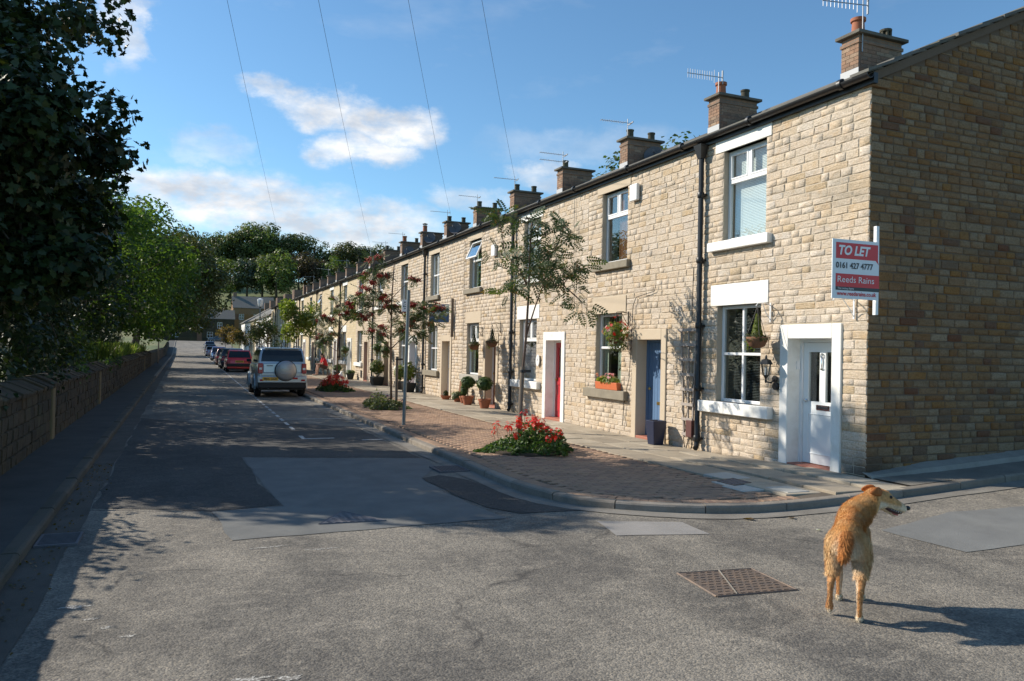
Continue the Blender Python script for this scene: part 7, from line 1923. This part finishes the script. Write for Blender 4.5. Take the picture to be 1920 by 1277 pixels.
# seated person: knees up on a low stool, looking down at the lap
px_, py_ = 7.75, 46.2; pzz = zp(px_, py_)
man = thing('person', (px_, py_, pzz), 'person in a red T-shirt and shorts sitting bent forward outside a doorway', 'person'); man.rotation_euler = (0, 0, R(8))
def mput(me, name, mat): o = bpy.data.objects.new(name, me); COL.objects.link(o); me.materials.clear(); me.materials.append(M[mat]); o.parent = man
m = MB()
chain(m, [(0, 0, .50), (-.04, 0, .65), (-.10, 0, .82), (-.13, 0, .93)], [.14, .135, .15, .12]); chain(m, [(-.15, 0, .98), (-.19, 0, 1.07)], [.055, .05])
ball(m, (-.225, 0, 1.155), (.095, .075, .115)); ball(m, (-.315, 0, 1.135), .018); ball(m, (-.215, .076, 1.15), (.02, .012, .03)); ball(m, (-.215, -.076, 1.15), (.02, .012, .03))
for sg in (-1, 1):
    chain(m, [(-.02, sg*.09, .48), (-.26, sg*.11, .53), (-.44, sg*.12, .55)], [.095, .080, .062]); chain(m, [(-.44, sg*.12, .55), (-.48, sg*.12, .32), (-.50, sg*.12, .10)], [.060, .055, .038]); chain(m, [(-.50, sg*.12, .06), (-.60, sg*.13, .035), (-.69, sg*.14, .03)], [.04, .038, .03])
    chain(m, [(-.12, sg*.19, .92), (-.22, sg*.23, .74), (-.24, sg*.22, .66)], [.058, .045, .042]); chain(m, [(-.24, sg*.22, .66), (-.40, sg*.12, .66), (-.47, sg*.08, .66)], [.042, .034, .026]); ball(m, (-.51, sg*.065, .66), (.042, .024, .036))
    for k in range(4): chain(m, [(-.54, sg*.065, .635+.018*k), (-.575-.004*(k % 2), sg*.05, .632+.018*k), (-.585, sg*.025, .635+.017*k)], [.009, .0085, .007], 6)
    chain(m, [(-.50, sg*.05, .69), (-.53, sg*.03, .705), (-.555, sg*.02, .70)], [.010, .009, .008], 6)
mput(fuse(m, .009, 3), 'body', 'skin')
m = MB(); chain(m, [(0, 0, .56), (-.04, 0, .67), (-.10, 0, .83), (-.135, 0, .94)], [.155, .152, .168, .135])
for sg in (-1, 1): chain(m, [(-.12, sg*.17, .93), (-.19, sg*.22, .79)], [.078, .066])
mput(fuse(m, .012, 3), 'red_shirt', 'cloth_red')
m = MB()
ball(m, (0, 0, .50), (.165, .17, .10))
for sg in (-1, 1): chain(m, [(-.02, sg*.09, .48), (-.22, sg*.105, .525), (-.34, sg*.115, .54)], [.112, .10, .095])
mput(fuse(m, .012, 3), 'shorts', 'cloth_dark')
m = MB(); ball(m, (-.205, 0, 1.195), (.102, .088, .10)); ball(m, (-.15, 0, 1.14), (.06, .078, .09)); mput(fuse(m, .01, 3), 'hair', 'hair')
for sg in (-1, 1): m = MB(); ball(m, (-.306, sg*.03, 1.165), (.008, .012, .008)); mput(m.mesh('eye', (0, 0, 0), 0), 'eye', 'eye')
m = MB(); m.tube([(-.307, -.025, 1.10), (-.314, 0, 1.098), (-.307, .025, 1.10)], .007, 5); mput(m.mesh('mouth', (0, 0, 0), 0), 'mouth', 'tongue')
stool = thing('stool', (px_, py_, pzz), 'low wooden stool under the seated person', 'stool')
MB().box(px_-.16, px_+.18, py_-.17, py_+.17, pzz+.34, pzz+.385).build('seat', M['stake'], stool, bevel=.008)
for a in (-.12, .14):
    for b in (-.13, .13): MB().box(px_+a-.02, px_+a+.02, py_+b-.02, py_+b+.02, pzz, pzz+.34).build('leg', M['stake'], stool)
# ------------------------------------------------------------------ the far end of the street and the hill
random.seed(77)
def cottage(x0, x1, y0, y1, zb, eave, ridge, wallm, roofm, label, openings, axis='y', cat='house', group=None, face='x', chim=(), stone_door='door_oak'):
    """gabled house; face 'x' looks towards -x, 'y' towards -y; openings (a, b, c, d, kind) along the front"""
    t = thing('cottage', ((x0+x1)/2, (y0+y1)/2, zb), label, cat, group)
    m = MB(); P = (lambda u, w, d: (x0+d, u, w)) if face == 'x' else (lambda u, w, d: (u, y0+d, w))
    u0, u1 = (y0, y1) if face == 'x' else (x0, x1)
    g = MB(); wall_grid(g, [u0, u1], [zb-.6, eave], [o[:4] for o in openings], P, .3)
    if face == 'y': g.f = [f[::-1] for f in g.f]
    g.build('wall', wallm, t)
    m = MB()
    if axis == 'y':   # ridge runs along y
        xm = (x0+x1)/2
        for (a, b) in ((y0, y0+.3), (y1-.3, y1)): m.prism([(x0+.301, zb-.6), (x1, zb-.6), (x1, eave), (xm, ridge-.05), (x0+.301, eave+.05)], 'y', a, b)
        m.box(x1-.3, x1-.002, y0+.3, y1-.3, zb-.6, eave); m.build('end_walls', wallm, t)
        r = MB(); k = (ridge-eave)/(xm-x0)
        r.prism([(x0-.2, eave-.2*k), (x0-.2, eave-.2*k+.1), (xm, ridge+.1), (xm, ridge)], 'y', y0-.1, y1+.1); r.prism([(x1+.2, eave-.2*k), (xm+.001, ridge), (xm+.001, ridge+.1), (x1+.2, eave-.2*k+.1)], 'y', y0-.1, y1+.1)
    else:
        ym = (y0+y1)/2
        for (a, b) in ((x0, x0+.3), (x1-.3, x1)): m.prism([(y0+.301, zb-.6), (y1, zb-.6), (y1, eave), (ym, ridge-.05), (y0+.301, eave+.05)], 'x', a, b)
        m.box(x0+.3, x1-.3, y1-.3, y1-.002, zb-.6, eave); m.build('end_walls', wallm, t)
        r = MB(); k = (ridge-eave)/(ym-y0)
        r.prism([(y0-.2, eave-.2*k), (y0-.2, eave-.2*k+.1), (ym, ridge+.1), (ym, ridge)], 'x', x0-.15, x1+.15); r.prism([(y1+.2, eave-.2*k), (ym+.001, ridge), (ym+.001, ridge+.1), (y1+.2, eave-.2*k+.1)], 'x', x0-.15, x1+.15)
    rf = r.build('roof', roofm, t)
    for (cx, cy) in chim:
        cz = ridge+.1
        c = MB().box(cx-.45, cx+.45, cy-.3, cy+.3, ridge-.8, ridge+1.0).build('chimney', M['brick'], rf)
    for (a, b, c, d, kd) in openings:
        q = MB()
        if kd == 'door':
            (q.box(x0+.1, x0+.16, a, b, c, d) if face == 'x' else q.box(a, b, y0+.1, y0+.16, c, d)); q.build('door', M[stone_door], t)
        else:
            w_ = .07
            if face == 'x': frame_bars(q, x0+.10, x0+.16, a, b, c, d, w_, ((c+d)/2,), [((a+b)/2, c, d)], .05)
            else:
                frame_bars(q, 0, .06, a, b, c, d, w_, ((c+d)/2,), [((a+b)/2, c, d)], .05); q.v = [(y, y0+.10+x, z) for x, y, z in q.v]; q.f = [f[::-1] for f in q.f]
            f = q.build('window', M['upvc'], t)
            g = MB(); (g.box(x0+.13, x0+.136, a+w_, b-w_, c+w_, d-w_) if face == 'x' else g.box(a+w_, b-w_, y0+.13, y0+.136, c+w_, d-w_)); g.build('pane', M['carwin'], f)
    return t
# white rendered cottages beyond the stone terrace
for k in range(5):
    y0 = 84.2+8.6*k; zb = zr(6, y0+4)
    ops = []
    for j in range(2):
        o = y0+.5+4.2*j; ops += [(o+.3, o+1.2, zb+.05, zb+2.05, 'door'), (o+1.7, o+2.8, zb+.95, zb+2.2, 'w'), (o+1.7, o+2.8, zb+3.1, zb+4.3, 'w')]
    cottage(FX-.05, FX+7.5, y0, y0+8.4, zb, zb+4.95, zb+7.2, M['farwhite'] if k != 2 else M['farstone'], M['slate'],
            ['first white rendered cottage pair beyond the stone terrace', 'second white cottage pair beyond the stone terrace', 'bare stone cottage pair between the white ones', 'fourth cottage pair in white beyond the terrace', 'last white cottage pair before the end house'][k], ops, 'y', group='cottages beyond the terrace', chim=((FX+3.7, y0+.4), (FX+3.7, y0+8.0)), stone_door=random.choice(['door_blue', 'door_maroon', 'door_green']))
zb = 2.4
cottage(-8, 11.4, 196, 203, zb-.1, 7.75, 9.9, M['wstone'], M['slate'], 'dark stone house closing the far end of the street', [(3.4, 4.5, zb+3.1, zb+4.5, 'w'), (7.6, 8.7, zb+3.1, zb+4.5, 'w'), (3.2, 4.3, zb, zb+2.1, 'door'), (5.4, 6.7, zb+.8, zb+2.2, 'w'), (8.2, 9.6, zb+.8, zb+2.2, 'w'), (-2, -.8, zb+3.1, zb+4.5, 'w'), (-2, -.8, zb+.8, zb+2.2, 'w')], 'x', face='y', chim=((3.0, 199.5),))
cottage(11.6, 21.5, 206, 215, 4.0, 11.0, 14.0, M['gstone'], M['slate'], 'tall stone house with plain slate roof behind the end house', [(13, 14.2, 8, 9.4, 'w'), (16.5, 17.7, 8, 9.4, 'w')], 'x', face='y', chim=((12.2, 210.5),))

def far_tree(x, y, h, rx, mat, lab, trunk=.04, leaf=.75, k=22, per=12, shape=1.0, name='hill_tree'):
    z = hill_z(x, y); t = thing(name, (x, y, z), lab, 'tree', 'trees on the hillside'); m = MB()
    m.tube([(x, y, z-.5), (x, y, z+h*.75)], [h*.028, h*.010], 6)
    cl = clumps((x, y, z+h*(trunk+(1-trunk)/2)), (rx, rx, h*(1-trunk)/2*shape), k, rx*.26, rx*.44, -.8)
    for c, r in cl[:8]: limb(m, (x, y, z+h*RNG.uniform(.3, .6)), c, h*.010, .05, .08, 4, 4)
    m.build('trunk', M['bark'], t, smooth=0)
    ps = []; ds = []
    for c, r in cl: p, d = blob_pts(c, (r, r, r*.8), int(per*r*r)+14, .55); ps.append(p); ds.append(d)
    foliage('crown', t, [spread(RHW, np.concatenate(ps), leaf, np.concatenate(ds)*.9+np.array((0, 0, .45))+RNG.normal(0, .3, (sum(len(p) for p in ps), 3)))], M[mat], kind=None)
def at(px, Y):    # across-street position at distance Y for a column of the view
    return (px-341)/1690.0*Y
HT = [ # column, distance, height, radius, leaf, label
 (395, 395, 20, 9, 'h_dark', 'leftmost rounded tree of the dark wood on the hill crest'), (420, 400, 22, 10, 'h_green', 'second tree from the left on the hill crest'), (450, 400, 24, 11, 'h_dark', 'third tree from the left on the hill crest'),
 (480, 398, 26, 12, 'h_green', 'olive-tinged tree left of the tallest crest tree'), (512, 402, 29, 13, 'h_dark', 'tallest rounded dark tree on the hill crest'), (540, 398, 25, 10, 'h_dark', 'dark tree right of the tallest crest tree'),
 (597, 400, 25, 8.5, 'h_dark', 'lone dark pine-like tree standing right of the crest wood'), (640, 395, 17, 9, 'h_green', 'green tree low on the crest right of the lone pine'), (668, 395, 21, 10, 'l_olive', 'rounded tree just above the far chimneys'), (700, 398, 20, 9, 'h_dark', 'rightmost crest tree touching the terrace roof line'),
 (430, 300, 15, 6.5, 'h_green', 'light green tree lower on the slope at the left'), (462, 296, 15, 6.0, 'l_grey', 'grey-green tree on the lower slope beside the pasture'), (492, 300, 15, 6.0, 'l_olive', 'olive tree between the grey-green and bright green slope trees'),
 (520, 292, 17, 7.5, 'h_green', 'bright green tree in the middle of the lower slope'), (565, 300, 15, 8.5, 'l_brown', 'coppery brown tree on the lower slope'), (600, 305, 14, 7, 'l_brown', 'smaller brown tree right of the coppery one'), (632, 300, 15, 7, 'h_green', 'green slope tree behind the far chimneys'), (660, 300, 14, 7, 'l_olive', 'olive slope tree behind the far chimneys'),
 (375, 330, 15, 8, 'h_dark', 'dark slope tree half hidden by the roadside trees'), (350, 360, 17, 9, 'h_dark', 'dark tree on the slope directly above the end house'), (320, 380, 18, 10, 'h_dark', 'dark slope tree hidden behind the left roadside trees'),
 (745, 400, 19, 10, 'h_dark', 'crest tree hidden behind the terrace chimneys'), (800, 400, 19, 10, 'l_olive', 'next crest tree hidden behind the terrace')]
for (px, Y, h, rx, mt, lab) in HT: far_tree(at(px, Y), Y, h, rx, mt, lab, per=8 if Y > 350 else 11, leaf=1.0 if Y > 350 else .8, k=44)
# garden trees showing over the roofs behind the terrace
for (x, y, h, rx, lab) in ((19.5, 27.0, 11.2, 2.6, 'garden tree top showing behind the third chimney from the corner'), (19.5, 34.0, 11.4, 2.8, 'garden tree top showing behind the fourth chimney from the corner')):
    far_tree(x, y, h, rx, 'l_green', lab, .35, .22, 26, 90, name='garden_tree')
# bushes and hedge at the foot of the slope
for (px, Y, lab) in ((405, 262, 'hedge bush on the pasture edge left of the tall stone house'), (440, 250, 'hedge bush behind the roof of the end house'), (480, 255, 'hedge bush behind the far cottage chimneys')):
    far_tree(at(px, Y), Y, 4.5, 4.0, 'l_olive', lab, .05, .5, 14, 16, name='hedge_bush')
